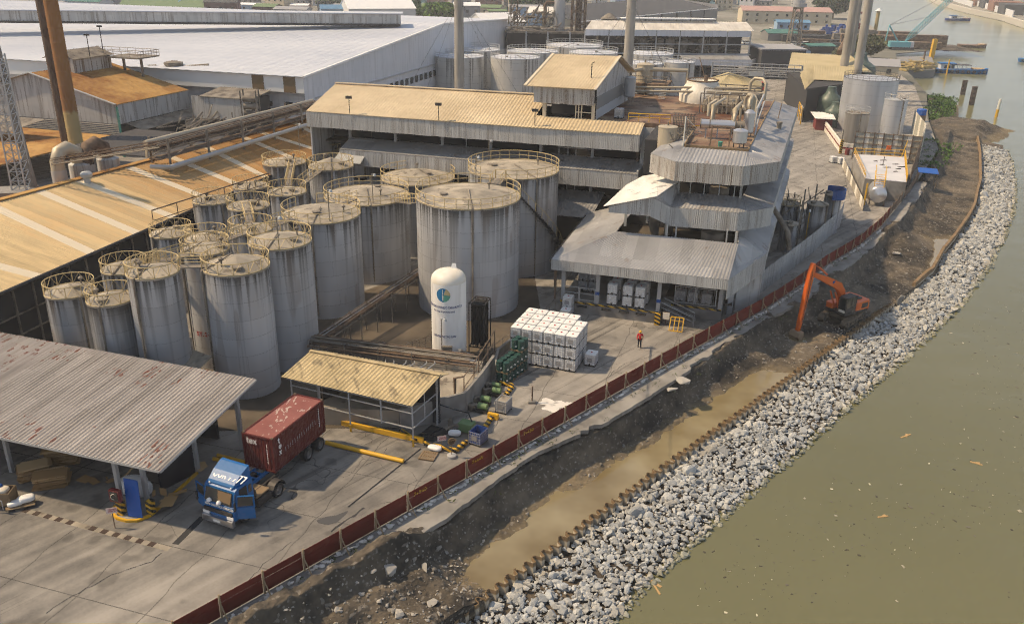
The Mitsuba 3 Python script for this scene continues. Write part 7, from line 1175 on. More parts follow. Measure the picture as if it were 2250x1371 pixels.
for a, b in zip(P[:-1], P[1:]):
    for i in range(8): p, q = a + (b - a) * i / 8, a + (b - a) * (i + 1) / 8; m = MB(); m.corr(p, q, q + [0, 0, 4.6], p + [0, 0, 4.6], .3, .04, .05); part(k, 'sheet', m, 'mat_sheetgrey' if i % 3 else 'mat_dustywhite')
k = thing('tank_house', 'flat grey concrete tank house with yellow guard rails on its roof', 'building'); P = [(57.9, 146.4), (66.0, 145.2), (58.8, 127.0), (53.3, 129.0)]; m = MB(); m.prism(P, 0, 3.05); part(k, 'body', m, 'mat_conc'); m = MB(); m.prism(P, 3.05, 3.10); part(k, 'roof', m, 'mat_paleroof'); textured('paleroof', lambda p, n, uv: mix((.40, .40, .42), (.56, .56, .57), fbm(p.x * .5, p.y * .5, 0, 4)), .7)
m = MB()
for a, b in ((P[3], P[0]), (P[0], P[1]), (P[1], P[2])):
    a, b = np.array([*a, 3.1]), np.array([*b, 3.1]); L = np.linalg.norm(b - a); nn = max(2, int(L / 1.6))
    for z in (.5, 1.05): m.tube([a + [0, 0, z], b + [0, 0, z]], .05, 5)
    for i in range(nn + 1): q = a + (b - a) * i / nn; m.tube([q, q + [0, 0, 1.05]], .05, 5)
part(k, 'guard_rail', m, 'mat_yellow'); m = MB()
for i in range(8): p = np.array([rg5.uniform(57, 62), rg5.uniform(132, 143), 3.1]); m.bar(p, p + [rg5.uniform(.5, 1.2), .1, .05], .35, .08)
m.tube([(59.5, 138, 3.1), (59.6, 138, 4.6)], .06, 5); part(k, 'hatch', m, 'mat_darksteel', kind='stuff'); m = MB(); m.tube([(61.6, 145.9, 3.1), (65.4, 144.9, 3.1), (66.0, 145.0, 5.8)], .08, 6); part(k, 'yellow_post', m, 'mat_yellow'); m = MB(); m.box((63.0, 144.9, 4.6), (.7, .2, .7)); part(k, 'sign', m, 'mat_orange')
k = thing('steel_cistern', 'horizontal shiny steel cistern with domed end on a frame before the tank house', 'tank'); d = np.array([.33, .94, 0]); c = np.array([53.7, 124.2, 1.75]); m = MB(); M_ = []
for t, r in ((-.25, .02), (-.15, .7), (0, 1.1), (.15, 1.22), (4.6, 1.22), (4.9, .9), (5.0, .02)): M_.append((c + d * t, r))
m.tube([q for q, r in M_], [r for q, r in M_], 24); part(k, 'shell', m, 'mat_brightsteel', 35); m = MB()
for t in (.8, 3.8):
    for sg in (-1, 1): q = c + d * t + np.array([.94, -.33, 0]) * sg; m.bar(q - [0, 0, 1.75], q, .2)
part(k, 'saddle', m, 'mat_dirtysteel'); m = MB()
for sg in (-.7, .7):
    s_ = np.array([.94, -.33, 0]) * sg; m.tube([c + d * 1.0 + s_ + [0, 0, 1.1], c + d * 2.6 + s_ + [0, 0, 2.6], c + d * 4.6 + s_ + [0, 0, 2.6]], .05, 5); m.tube([c + d * 1.0 + s_ + [0, 0, 1.1], c + d * 1.0 + s_ + [0, 0, 2.2], c + d * 2.6 + s_ + [0, 0, 3.5], c + d * 4.6 + s_ + [0, 0, 3.5]], .05, 5)
for i in range(6): q = c + d * (1.0 + i * .3) + [0, 0, 1.1 + i * .28]; m.bar(q - np.array([.94, -.33, 0]) * .7, q + np.array([.94, -.33, 0]) * .7, .2, .04)
m.tube([c + np.array([-1.6, .6, -1.7]), c + np.array([-1.6, .6, 1.6])], .12, 6); part(k, 'stair', m, 'mat_yellow'); k = thing('low_fence', 'low tan plank fence left of the tank house', 'fence'); A, B = np.array([58.0, 151.0, 0]), np.array([50.7, 121.5, 0])
for i in range(14): a, b = A + (B - A) * i / 14, A + (B - A) * (i + .97) / 14; m = MB(); m.bar(a + [0, 0, .75], b + [0, 0, .75], .06, 1.5); part(k, 'panel', m, 'mat_tankroof' if i % 3 else 'mat_dustywhite')
k = thing('blue_tarp', 'blue tarpaulin on poles beside the brown fence', 'tarpaulin'); m = MB(); m.slab((66.3, 139.6, 1.75), (69.4, 138.9, 1.6), (70.2, 141.6, 1.9), (67.2, 142.2, 2.0), .05); part(k, 'sheet', m, 'mat_bluepanel'); m = MB()
for p in ((66.5, 139.8), (69.3, 139.2), (70, 141.4), (67.3, 142)): m.tube([(*p, -1), (*p, 1.8)], .05, 5)
part(k, 'pole', m, 'mat_wood'); k = thing('blue_tank', 'blue plastic barrel on a stand above the green bank', 'barrel'); m = MB(); m.lathe([(1.0, 1.5), (1.05, 2.6), (.9, 2.8), (.02, 2.85)], (92.0, 198, 0), 16); part(k, 'body', m, 'mat_bluepanel', 40); m = MB(); m.box((92, 198, .7), (1.6, 1.6, 1.6)); part(k, 'stand', m, 'mat_wood')
k = thing('net_fence', 'rusty net fence on leaning posts between the red fence and the brown fence', 'fence')
ss2 = np.arange(124, 152, 2.4)
for a, b in zip(ss2[:-1], ss2[1:]):
    p, q = RV(a, oF(a)), RV(b, oF(b)); m = MB(); m.bar(p + [0, 0, .7], q + [0, 0, .7], .03, 1.2); part(k, 'net', m, 'mat_rust'); m = MB(); m.tube([p, p + [0, 0, 1.6]], .06, 5); part(k, 'post', m, 'mat_rust')
for p, lab in (((58.3, 152.8), 'stacked white containers at the low tan fence, upper'), ((57.2, 153.6), 'stacked white containers at the low tan fence, lower')): ibc(p[0], p[1], 0, .2, lab, None)
# tan roofed plant with green bell tanks and three pale stacks
k = thing('tan_roof_plant', 'plant house with folded dull tan roofs left of the widest steel tank', 'building')
roofplate(k, (63.3, 193.0, 7.4), (70.5, 209.0, 7.4), (74.5, 224.5, 8.6), (67.4, 210.5, 8.4), 'mat_dulltan', .6); m = MB(); m.corr((70.0, 208.5, 7.6), (78.0, 206.0, 7.6), (84.0, 221, 9.2), (75.0, 224.5, 9.2), .6, .05); part(k, 'roof', m, 'mat_dulltan'); m = MB(); m.corr((63.3, 193.0, 7.4), (70.3, 208.6, 7.5), (74.9, 224.4, 9.0), (67.5, 211, 9.0), .6, .05); part(k, 'roof', m, 'mat_dulltan'); m = MB(); m.corr((69.0, 226, 7.8), (89.0, 222, 7.8), (92.0, 246, 9.4), (77.5, 252, 9.4), .6, .05); part(k, 'roof', m, 'mat_dulltan')
m = MB(); m.prism([(64.5, 195), (78, 206), (88, 224), (90, 244), (77.5, 249), (69, 226)], 0, 7.3); part(k, 'body', m, 'mat_dark'); m = MB(); m.bar((63.9, 194.5, 1.6), (71.5, 226, 1.6), .4, 3.2); part(k, 'side', m, 'mat_conc'); m = MB()
for q in range(5): m.tube([(63.0 + q * 1.2, 192 + q * 5, 0), (63.0 + q * 1.2, 192 + q * 5, 3.4)], .12, 5)
m.tube([(63, 192, 3.2), (68, 212, 3.2)], .1, 5); m.tube([(63, 192, 1.6), (68, 212, 1.6)], .1, 5); part(k, 'rail', m, 'mat_yellow')
plain('bellgreen', (.075, .105, .085), .45)
for c, z, r, lab in (((69.5, 190.5), 5.2, 2.0, 'front dark green bell shaped tank beside the widest steel tank'), ((70.8, 197.5), 7.5, 2.6, 'rear dark green bell shaped tank beside the widest steel tank'), ((93.5, 243), 10.5, 4.5, 'dark green bell shaped tank behind the three pale stacks')):
    k = thing('bell_tank', lab, 'tank', 'green bell tanks'); m = MB(); m.lathe([(r, 0), (r, z * .55), (r * .92, z * .68), (r * .5, z * .8), (r * .36, z * .92), (r * .36, z), (.02, z)], (*c, 0), 24); part(k, 'shell', m, 'mat_bellgreen', 40)
for px, lab in (((84.4, 229.4), 'left of the three tall pale stacks'), ((92.0, 247), 'middle of the three tall pale stacks, farther back'), ((85.4, 222.5), 'right of the three tall pale stacks, nearest')): stack(px, 1.05, 7, 33.0, lab, 'mat_chim', seg=8, taper=.95, group='three pale stacks')
m = MB(); m.tube([(83.6, 232, 11.5), (88, 240, 14.5)], .8, 10); k = thing('flue_duct', 'brown flue duct between the pale stacks', 'duct'); part(k, 'duct', m, 'mat_rust', 40); k = thing('lean_shelter', 'low white roofed shelter with brown plant beside the site road', 'shelter'); roofplate(k, (63.6, 184.6, 2.6), (67.6, 183.6, 2.6), (69.2, 190.6, 2.9), (64.6, 191.2, 2.9), 'mat_palesheet', .4); m = MB(); m.prism([(64.2, 185.6), (67.4, 184.8), (68.4, 189.6), (65.2, 190.2)], 0, 2.3); part(k, 'body', m, 'mat_maroon')
# ------------------------------------------------------------------ far plant, river traffic, town, trees
rg6 = np.random.default_rng(99)
pb = thing('open_process_building', 'long white roofed open process building behind the far pale tanks', 'building'); A, B = np.array([20.4, 268.4, 0]), np.array([71.6, 272, 0]); dx = (B - A) / np.linalg.norm(B - A); dy = np.array([-dx[1], dx[0], 0])
def PBp(a, b, z): return A + dx * a + dy * b + [0, 0, z]
textured('ivoryroof', lambda p, n, uv: mix((.50, .46, .40), (.66, .63, .57), noise(p.x * .9, p.y * .5)) * (.9 + .1 * noise(p.x * 3, 1)), .6)
roofplate(pb, PBp(0, 0, 13.5), PBp(51.3, 0, 13.5), PBp(51.3, 8, 15.5), PBp(3, 8, 15.5), 'mat_ivoryroof', .9); roofplate(pb, PBp(51.3, 16, 13.5), PBp(0, 16, 13.5), PBp(3, 8, 15.5), PBp(51.3, 8, 15.5), 'mat_ivoryroof', .9)
m = MB(); m.bar(PBp(12, 8, 16.3), PBp(41, 8, 16.3), 3.5, .25); part(pb, 'ridge_vent', m, 'mat_white')
for i in range(7): m = MB(); m.bar(PBp(i * 7.2 + .1, 0, 12.6), PBp(i * 7.2 + 7.0, 0, 12.6), .1, 1.7); part(pb, 'fascia_panel', m, 'mat_cleansiding')
for i in range(8): m = MB(); m.bar(PBp(i * 7.2, .4, 0), PBp(i * 7.2, .4, 13), .35); part(pb, 'post', m, 'mat_postgrey')
m = MB(); m.bar(PBp(-.5, 1.5, 9.4), PBp(51.5, 1.5, 9.4), .4, .3); m.bar(PBp(0, 1.5, 6.6), PBp(51, 1.5, 6.6), 2.5, .25); part(pb, 'beam', m, 'mat_postgrey'); m = MB(); m.bar(PBp(25.6, 9, 6), PBp(25.6, 14, 6), 50, 12); part(pb, 'interior', m, 'mat_dark')
roofplate(pb, PBp(29, -4, 5.6), PBp(50, -4, 5.6), PBp(50, 1, 6.8), PBp(29, 1, 6.8), 'mat_metalroof', .8, name='skirt_roof'); m = MB(); m.bar(PBp(29, -4, 4.7), PBp(50, -4, 4.7), .12, 1.7); part(pb, 'skirt_panel', m, 'mat_cleansiding'); m = MB(); m.bar(PBp(50, -4, 4.7), PBp(53, 1, 4.7), .12, 1.7); part(pb, 'skirt_panel', m, 'mat_cleansiding')
m = MB()
for i in range(70): p = PBp(rg6.uniform(0, 50), rg6.uniform(2, 7), rg6.uniform(.5, 11)); m.tube([p, p + rg6.choice([0, 1], 3) * rg6.uniform(1, 6, 3) * [1, .2, .8]], rg6.uniform(.08, .35), 6)
for i in range(7): p = PBp(rg6.uniform(2, 48), 4, 0); m.lathe([(1.3, 6.8), (1.3, 10.5), (.1, 11)], p, 14)
part(pb, 'machinery', m, 'mat_dirtysteel', 40, kind='stuff')
# distillery plant on a platform
dp = thing('distillery_plant', 'rusty open plant of columns and pipes on a platform, behind the far tanks', 'plant'); m = MB(); m.prism([(-3.6, 278), (21.5, 276), (22.5, 292), (-2.5, 294)], 11.4, 12); part(dp, 'platform', m, 'mat_dirtysteel')
for x in (3.0, 9.6, 16.4): m = MB(); m.bar((x, 276.2, 0), (x, 276.2, 12), .5); part(dp, 'leg', m, 'mat_postgrey')
m = MB(); m.prism([(-3, 281), (21, 279), (22, 291), (-2, 293)], 0, 11.3); part(dp, 'interior', m, 'mat_dark'); m = MB(); m.lathe([(1.75, 12), (1.75, 34), (.1, 35)], (13.2, 281, 0), 20); part(dp, 'column', m, 'mat_cleansteel', 40); plain('cleansteel', (.40, .40, .40), .5, .3)
m = MB()
for x, y in ((17.2, 280), (21.2, 280), (17.2, 286), (21.2, 286)): m.bar((x, y, 12), (x, y, 34), .45)
for z in np.arange(14, 34, 3.6):
    for a, b in (((17.2, 280), (21.2, 280)), ((21.2, 280), (21.2, 286)), ((17.2, 286), (21.2, 286)), ((17.2, 280), (17.2, 286))): m.bar((*a, z), (*b, z), .3); m.bar((*a, z), (*b, z + 3.6), .16)
m.lathe([(1.0, 12), (1.0, 34)], (19.2, 283, 0), 12); m.bar((-1.8, 280, 12), (-1.8, 280, 34), .35); m.bar((.2, 280, 12), (.2, 280, 34), .35)
for z in np.arange(12, 34, 1.2): m.bar((-1.8, 280, z), (.2, 280, z + 1.2), .14); m.bar((-1.8, 280, z), (.2, 280, z), .14)
part(dp, 'tower', m, 'mat_rust'); m = MB()
for i in range(150): p = np.array([rg6.uniform(-3, 13), rg6.uniform(277, 284), rg6.uniform(12, 17.5)]); m.tube([p, p + rg6.choice([0, 1], 3) * rg6.uniform(.6, 3, 3)], rg6.uniform(.07, .28), 5)
for i in range(24): x = -3.4 + i * 1.06; m.tube([(x, 277 - i * .05, 12), (x, 277 - i * .05, 13.2)], .07, 4)
m.tube([(-3.4, 277, 13.2), (21, 275.9, 13.2)], .08, 4); m.tube([(-3.4, 277, 12.7), (21, 275.9, 12.7)], .06, 4); part(dp, 'pipework', m, 'mat_dirtysteel', kind='stuff'); m = MB(); m.slab((3, 283, 17), (11.5, 282, 17), (11.5, 288, 18.6), (4, 289, 18.6), .2); part(dp, 'roof', m, 'mat_palesheet'); m = MB(); m.tube([(8.6, 281, 14), (8.6, 281, 19.5), (9.2, 281, 20.2), (11.6, 281, 20.2)], .45, 9); part(dp, 'rust_pipe', m, 'mat_rust', 50)
m = MB(); m.lathe([(2.6, 0), (2.6, 14.5), (2.9, 14.6), (1.0, 16), (.02, 16.4)], (30.5, 300, 0), 20); k = thing('rusty_silo', 'rusty cylindrical silo left of the white roofed process building', 'silo'); part(k, 'shell', m, 'mat_dirtysteel', 40)
def shed(u, name, lab, cat, roofmat, wallmat, h, rise, wins=0, group=None, mono=False):
    """u: (cx, cy, length, width, yaw)"""
    cx, cy, L, Wd, a = u; k = thing(name, lab, cat, group); ca, sa = math.cos(a), math.sin(a)
    def p(x, y, z): return np.array([cx + x * ca - y * sa, cy + x * sa + y * ca, z])
    m = MB(); m.box((cx, cy, h / 2), (L, Wd, h), a); m.add([p(-L / 2, -Wd / 2, h), p(-L / 2, 0, h + rise), p(-L / 2, Wd / 2, h), p(L / 2, -Wd / 2, h), p(L / 2, 0, h + rise), p(L / 2, Wd / 2, h)], np.array([(0, 1, 2), (3, 5, 4)])); part(k, 'wall', m, wallmat)
    m = MB(); o = .4; m.slab(p(-L / 2 - o, -Wd / 2 - o, h + .05), p(L / 2 + o, -Wd / 2 - o, h + .05), p(L / 2 + o, 0, h + rise + .1), p(-L / 2 - o, 0, h + rise + .1), .15); m.slab(p(L / 2 + o, Wd / 2 + o, h + .05), p(-L / 2 - o, Wd / 2 + o, h + .05), p(-L / 2 - o, 0, h + rise + .1), p(L / 2 + o, 0, h + rise + .1), .15); part(k, 'roof', m, roofmat)
    for i in range(wins):
        x = -L / 2 + (i + .5) * L / wins
        for z in ((h * .55,) if h < 5 else (h * .3, h * .72)): m = MB(); m.bar(p(x - .6, -Wd / 2 - .06, z), p(x + .6, -Wd / 2 - .06, z), .12, 1.2); part(k, 'window', m, 'mat_glass')
    return k
for nm, c in dict(r_green=(.13, .19, .09), r_dark=(.055, .055, .058), r_rust=(.20, .10, .065), r_grey=(.30, .30, .31), r_blue=(.10, .22, .36), r_white=(.72, .72, .72), w_cream=(.52, .45, .32), w_grey=(.26, .26, .27), w_white=(.56, .56, .56), w_blue=(.25, .36, .48), w_pink=(.38, .24, .21), w_teal=(.28, .50, .50), w_brick=(.16, .09, .08), r_teal=(.06, .17, .15), w_conc=(.19, .185, .175)).items(): plain(nm, c, .75)
dr_ = thing('dark_warehouse', 'long dark grey roofed stone warehouse far behind the process building', 'building'); P1, P2 = np.array([26, 372, 8.5]), np.array([108, 492, 8.5]); dd = (P2 - P1) / np.linalg.norm(P2 - P1); nn = np.array([-dd[1], dd[0], 0]); m = MB(); m.slab(P1, P2, P2 + nn * 26 + [0, 0, 4.5], P1 + nn * 26 + [0, 0, 4.5], .3); part(dr_, 'roof', m, 'mat_r_dark'); m = MB(); m.bar(P1 - [0, 0, 4.3], P2 - [0, 0, 4.3], .5, 8.4); part(dr_, 'wall', m, 'mat_w_conc'); m = MB(); m.bar(P2 + [0, 0, -4], P2 + nn * 26 - [0, 0, 2], .5, 12); part(dr_, 'end_wall', m, 'mat_w_grey'); m = MB(); m.bar(P1 + [0, 0, .05], P2 + [0, 0, .05], .4, .3); part(dr_, 'gutter', m, 'mat_r_white')
for t in np.arange(8, 140, 17): m = MB(); q = P1 + dd * t; m.bar(q - nn * .4 - [0, 0, 8], q - nn * .4, .7); part(dr_, 'buttress', m, 'mat_r_dark')
shed((150, 512, 48, 22, -.12), 'cream_warehouse', 'long cream far warehouse with maroon band beyond the water tower', 'building', 'mat_w_pink', 'mat_w_cream', 7, 2, 9); shed((131, 432, 15, 9, -.1), 'site_office', 'pale blue two storey site office beyond the white roofed building', 'building', 'mat_r_blue', 'mat_w_blue', 6, 1, 4); shed((118, 405, 14, 9, .1), 'green_roof_hut', 'hut with a green roof beyond the white roofed building', 'building', 'mat_r_teal', 'mat_w_conc', 3.2, 1.4); shed((118, 352, 11, 7, .2), 'green_roof_hut', 'low green roofed shelter beside the parked cars', 'building', 'mat_r_teal', 'mat_dark', 2.6, .8); shed((106, 268, 16, 10, -.3), 'arched_store', 'small cream store with grey roof behind the three pale stacks', 'building', 'mat_r_grey', 'mat_w_cream', 5, 1.6, 3)
k = thing('dark_block', 'plain dark grey block right of the white roofed process building', 'building'); m = MB(); m.prism([(73.5, 268), (87, 269), (87, 285), (73.5, 284)], 0, 8.4); part(k, 'body', m, 'mat_r_dark'); m = MB(); m.prism([(73.2, 267.7), (87.3, 268.7), (87.3, 285.3), (73.2, 284.3)], 8.4, 8.8); part(k, 'parapet', m, 'mat_w_grey')
k = thing('pipe_bridge', 'grey truss pipe bridge spanning the site road, with a white sign board', 'bridge'); A, B = np.array([55, 226, 6.0]), np.array([72, 224, 6.0]); A = np.array([50.5, 229, 6.0]); d = (B - A) / np.linalg.norm(B - A); m = MB()
for z in (0, 1.6, 3.0): m.bar(A + [0, 0, z], B + [0, 0, z], .2)
for i in range(12): q = A + (B - A) * i / 12; r = A + (B - A) * (i + 1) / 12; m.bar(q, r + [0, 0, 1.6], .09); m.bar(q, q + [0, 0, 3.0], .12)
for z in (.5, .9, 1.3, 2.0): m.tube([A + [0, 1, z], B + [0, 1, z]], .16, 6)
for q in (A, B): m.bar(q - [0, 0, 6], q + [0, 0, 3], .35)
part(k, 'truss', m, 'mat_postgrey'); m = MB(); q = (A + B) / 2; m.bar(q + [-1.8, -.3, .6], q + [1.8, -.3, .6], .1, 1.2); part(k, 'sign_board', m, 'mat_dustywhite')
# water tower
k = thing('water_tower', 'steel water tower on lattice legs far beyond the site road', 'water tower'); c = np.array([106.8, 346.6, 0]); m = MB()
for i in (-1, 1):
    for j in (-1, 1): m.bar(c + [i * 2.3, j * 2.3, 0], c + [i * 1.3, j * 1.3, 16.8], .4)
for q in range(4):
    w0, w1 = 2.3 - .25 * q, 2.3 - .25 * (q + 1); z0, z1 = q * 4.2, q * 4.2 + 4.2
    for s_ in ((-1, -1, 1, -1), (1, -1, 1, 1), (1, 1, -1, 1), (-1, 1, -1, -1)): m.bar(c + [s_[0] * w0, s_[1] * w0, z0], c + [s_[2] * w1, s_[3] * w1, z1], .15); m.bar(c + [s_[2] * w0, s_[3] * w0, z0], c + [s_[0] * w1, s_[1] * w1, z1], .15); m.bar(c + [s_[0] * w1, s_[1] * w1, z1], c + [s_[2] * w1, s_[3] * w1, z1], .18)
part(k, 'leg_frame', m, 'mat_dirtysteel'); m = MB(); m.lathe([(.3, 16.2), (2.8, 17), (2.8, 17.4), (2.2, 17.6), (2.2, 22), (2.0, 23), (.02, 24)], c, 20); part(k, 'tank', m, 'mat_steeltank' if 0 else 'mat_cleansteel', 40); m = MB(); m.ring(c + [0, 0, 18.3], 2.9, .08, 4, 20); m.lathe([(2.95, 17), (2.95, 18)], c, 20); part(k, 'gallery', m, 'mat_postgrey')
# vehicles in the far yard
def car(c, yaw, L, Wd, H, mat, lab, name='parked_car', cat='car', group='cars in the far yard', van=False):
    k = thing(name, lab, cat, group); ca, sa = math.cos(yaw), math.sin(yaw)
    def p(x, y, z): return np.array([c[0] + x * ca - y * sa, c[1] + x * sa + y * ca, z])
    def sec(S): 
        V = []; 
        for x, w, z0, z1 in S: V += [p(x, -w, z0), p(x, w, z0), p(x, w, z1), p(x, -w, z1)]
        F = [(0, 3, 2, 1), tuple(4 * (len(S) - 1) + i for i in range(4))]
        for i in range(len(S) - 1): F += [(4 * i + j, 4 * i + (j + 1) % 4, 4 * i + 4 + (j + 1) % 4, 4 * i + 4 + j) for j in range(4)]
        return np.array(V), np.array(F)
    w = Wd / 2; b = H * .58; part(k, 'body', sec([(-L / 2, w * .9, .35, b * .9), (-L * .45, w, .25, b), (L * .2, w, .25, b), (L * .46, w, .25, b * .8), (L / 2, w * .88, .35, b * .7)]), mat); part(k, 'cabin', sec([(-L * .48, w * .86, b, b + .05), (-L * (.46 if van else .36), w * .84, b, H), (L * .05, w * .84, b, H), (L * .24, w * .88, b - .02, b + .04)]), 'mat_glass'); part(k, 'roof', sec([(-L * (.46 if van else .36), w * .84, H, H + .05), (L * .05, w * .84, H, H + .05)]), mat)
    for x in (-.3, .3):
        for s in (-1, 1): q = p(x * L, s * w * .9, .33); m = MB(); m.tube([q - np.array([-sa, ca, 0]) * .1, q + np.array([-sa, ca, 0]) * .1], .33, 10); part(k, 'wheel', m, 'mat_rubber')
for c, y, lab, mat, dims in (((124.5, 439), -1.3, 'white van parked near the pale blue site office', 'mat_white', (5.2, 2.1, 2.5)), ((118.5, 381.5), .3, 'white car beside the green roofed shelter, left one', 'mat_white', (4.4, 1.8, 1.5)), ((122.5, 379.5), .3, 'white pickup beside the green roofed shelter, right one', 'mat_white', (5.0, 1.9, 1.7)), ((98, 383), .2, 'white car left of the far yard lane', 'mat_white', (4.4, 1.8, 1.5)), ((110, 345), .1, 'grey box van beside the water tower legs', 'mat_w_blue', (6.0, 2.2, 2.6)), ((103, 330), .1, 'dark truck in front of the water tower', 'mat_r_dark', (6.5, 2.4, 2.4)), ((68, 245), 1.3, 'red truck under the pipe bridge', 'mat_red', (4.6, 2.0, 2.2)), ((119, 425), .2, 'dark truck beside the site office', 'mat_r_dark', (6.5, 2.4, 2.4))): car(c, y, *dims, mat, lab, van=dims[2] > 2)
# goods stacked in the far yard
for c, dims, mat, lab in (((90, 291, 1.6), (6, 4, 3.2), 'mat_card', 'brown crates stacked beside the dark grey block'), ((95, 293, 1.7), (5, 4, 3.4), 'mat_white', 'white tarped goods beside the dark grey block'), ((90, 281, 1.2), (3.2, 3, 2.4), 'mat_red', 'red crates beside the pipe bridge'), ((101, 283, 1.6), (9, 6, 3.2), 'mat_w_white', 'block of white containers stacked right of the crates')):
    k = thing('goods_stack', lab, 'goods'); n = 4
    for i in range(n): m = MB(); m.box((c[0] + (i - 1.5) * dims[0] / n, c[1], c[2] * (1 + .06 * (i % 3))), (dims[0] / n * .94, dims[1], dims[2] * (1 + .06 * (i % 3))), -.1); part(k, 'crate', m, mat)
k = thing('steel_stacks', 'long dark stacks of rusty steel sections in the far yard', 'steel sections')
for i in range(26): c = np.array([148 + rg6.uniform(-22, 26), 402 + rg6.uniform(-30, 26), rg6.uniform(.8, 3.0)]); L = rg6.uniform(8, 22); m = MB(); m.box(c, (L, rg6.uniform(2, 4.5), c[2] * 1.6), -.12); part(k, 'stack', m, ('mat_rust', 'mat_r_dark', 'mat_rust', 'mat_dirtysteel')[i % 4])
# crane, jetty
cr = thing('crawler_crane', 'turquoise lattice boom crawler crane at the river edge', 'crane'); plain('turq', (.16, .42, .46), .55); c = np.array([157.5, 368, 0]); fd = np.array([.70, .12, .70]); fd /= np.linalg.norm(fd); m = MB(); L = 31.0; sd = np.cross(fd, (0, 0, 1)); sd /= np.linalg.norm(sd); up = np.cross(sd, fd); o0 = c + [1, 0, 3.2]
for i in (-1, 1):
    for j in (-1, 1): m.tube([o0, o0 + fd * 4 + sd * i * .8 + up * j * .8, o0 + fd * L + sd * i * .7 + up * j * .7], .13, 5)
for q in range(20):
    t0, t1 = 4 + q * 1.35, 4 + (q + 1) * 1.35
    for a, b in ((sd * .8 + up * .8, sd * .8 - up * .8), (-sd * .8 + up * .8, -sd * .8 - up * .8), (sd * .8 + up * .8, -sd * .8 + up * .8)): m.tube([o0 + fd * t0 + a, o0 + fd * t1 + b, o0 + fd * (t1 + 1.35) + a], .06, 3)
part(cr, 'boom', m, 'mat_turq'); m = MB(); mt = np.array((154.35, 373.61, 9)); mt = c + np.array([-6.5, -.5, 9.5]); m.tube([c + [-1.5, 0, 3], mt, c + [-7, 0, 2.5]], .25, 5); part(cr, 'gantry', m, 'mat_turq'); m = MB(); m.tube([mt, o0 + fd * L], .07, 4); m.tube([mt + [0, .5, 0], o0 + fd * 14], .06, 4); part(cr, 'cable', m, 'mat_r_dark'); m = MB(); m.box(c + [-1, 0, 2.2], (8, 3.6, 2.2), -.1); part(cr, 'house', m, 'mat_turq'); m = MB(); m.box(c + [3.2, -1.2, 2.3], (2, 1.6, 2.2), -.1); part(cr, 'cab', m, 'mat_w_white')
for s in (-1, 1): m = MB(); m.box(c + [0, s * 2.2, .6], (8, 1.1, 1.2), -.1); part(cr, 'track', m, 'mat_r_dark')
jt = thing('jetty', 'yellowish steel jetty and retaining wall below the crane', 'jetty'); P = [np.array((126.81, 300.42, 0)), np.array((146.55, 346.09, 0)), np.array((163.21, 351.91, 0)), np.array((143.7, 305.21, 0))]; m = MB(); m.prism([q[:2] for q in P], -3.4, -.6); part(jt, 'base', m, 'mat_w_conc')
for z, t in ((.4, 0), (-.2, .3)): m = MB(); a, b = P[0] + (P[1] - P[0]) * t, P[3] + (P[2] - P[3]) * t; m.bar(a + [0, 0, z], b + [0, 0, z], 1.0, .6); part(jt, 'beam', m, 'mat_yellowdull'); plain('yellowdull', (.36, .27, .11), .75)
for i in range(14): a = P[0] + (P[3] - P[0]) * i / 13; m = MB(); m.bar(a + [0, 3, -3], a + [0, 3, .8], .6); part(jt, 'pile', m, 'mat_rust' if i % 3 else 'mat_yellowdull')
m = MB()
for i in range(60): p = P[0] + (P[3] - P[0]) * rg6.uniform(.1, 1) + [rg6.uniform(-2, 2), rg6.uniform(-3, 12), rg6.uniform(-.5, 1.5)]; m.bar(p, p + rg6.normal(0, 2.0, 3) * [1, 1, .3], rg6.uniform(.2, .7))
part(jt, 'scrap', m, 'mat_yellowdull', kind='stuff'); m = MB(); b = np.array((161.44, 348.34, 0)); m.bar(b - [0, 0, 2], b + [.3, 0, 6.0], 1.5); part(jt, 'yellow_pile', m, 'mat_yellow')
mnd = MB(); X, Y = np.meshgrid(np.linspace(-22, 22, 40), np.linspace(-14, 14, 26), indexing='ij'); Zm = 5.0 * np.exp(-(X / 10) ** 2 - (Y / 6) ** 2) + 1.2 * (vn(X * .3, Y * .3, 14) - .5) - .9; b = np.array((173.83, 390.47, 0)); mv, mf = grid_mesh(np.stack([X + b[0], Y + b[1]], -1), Zm); solo('gravel_mound', (mv, mf), 'mat_darkground', 'grey gravel mound beside the crane', kind='structure', smooth=True)
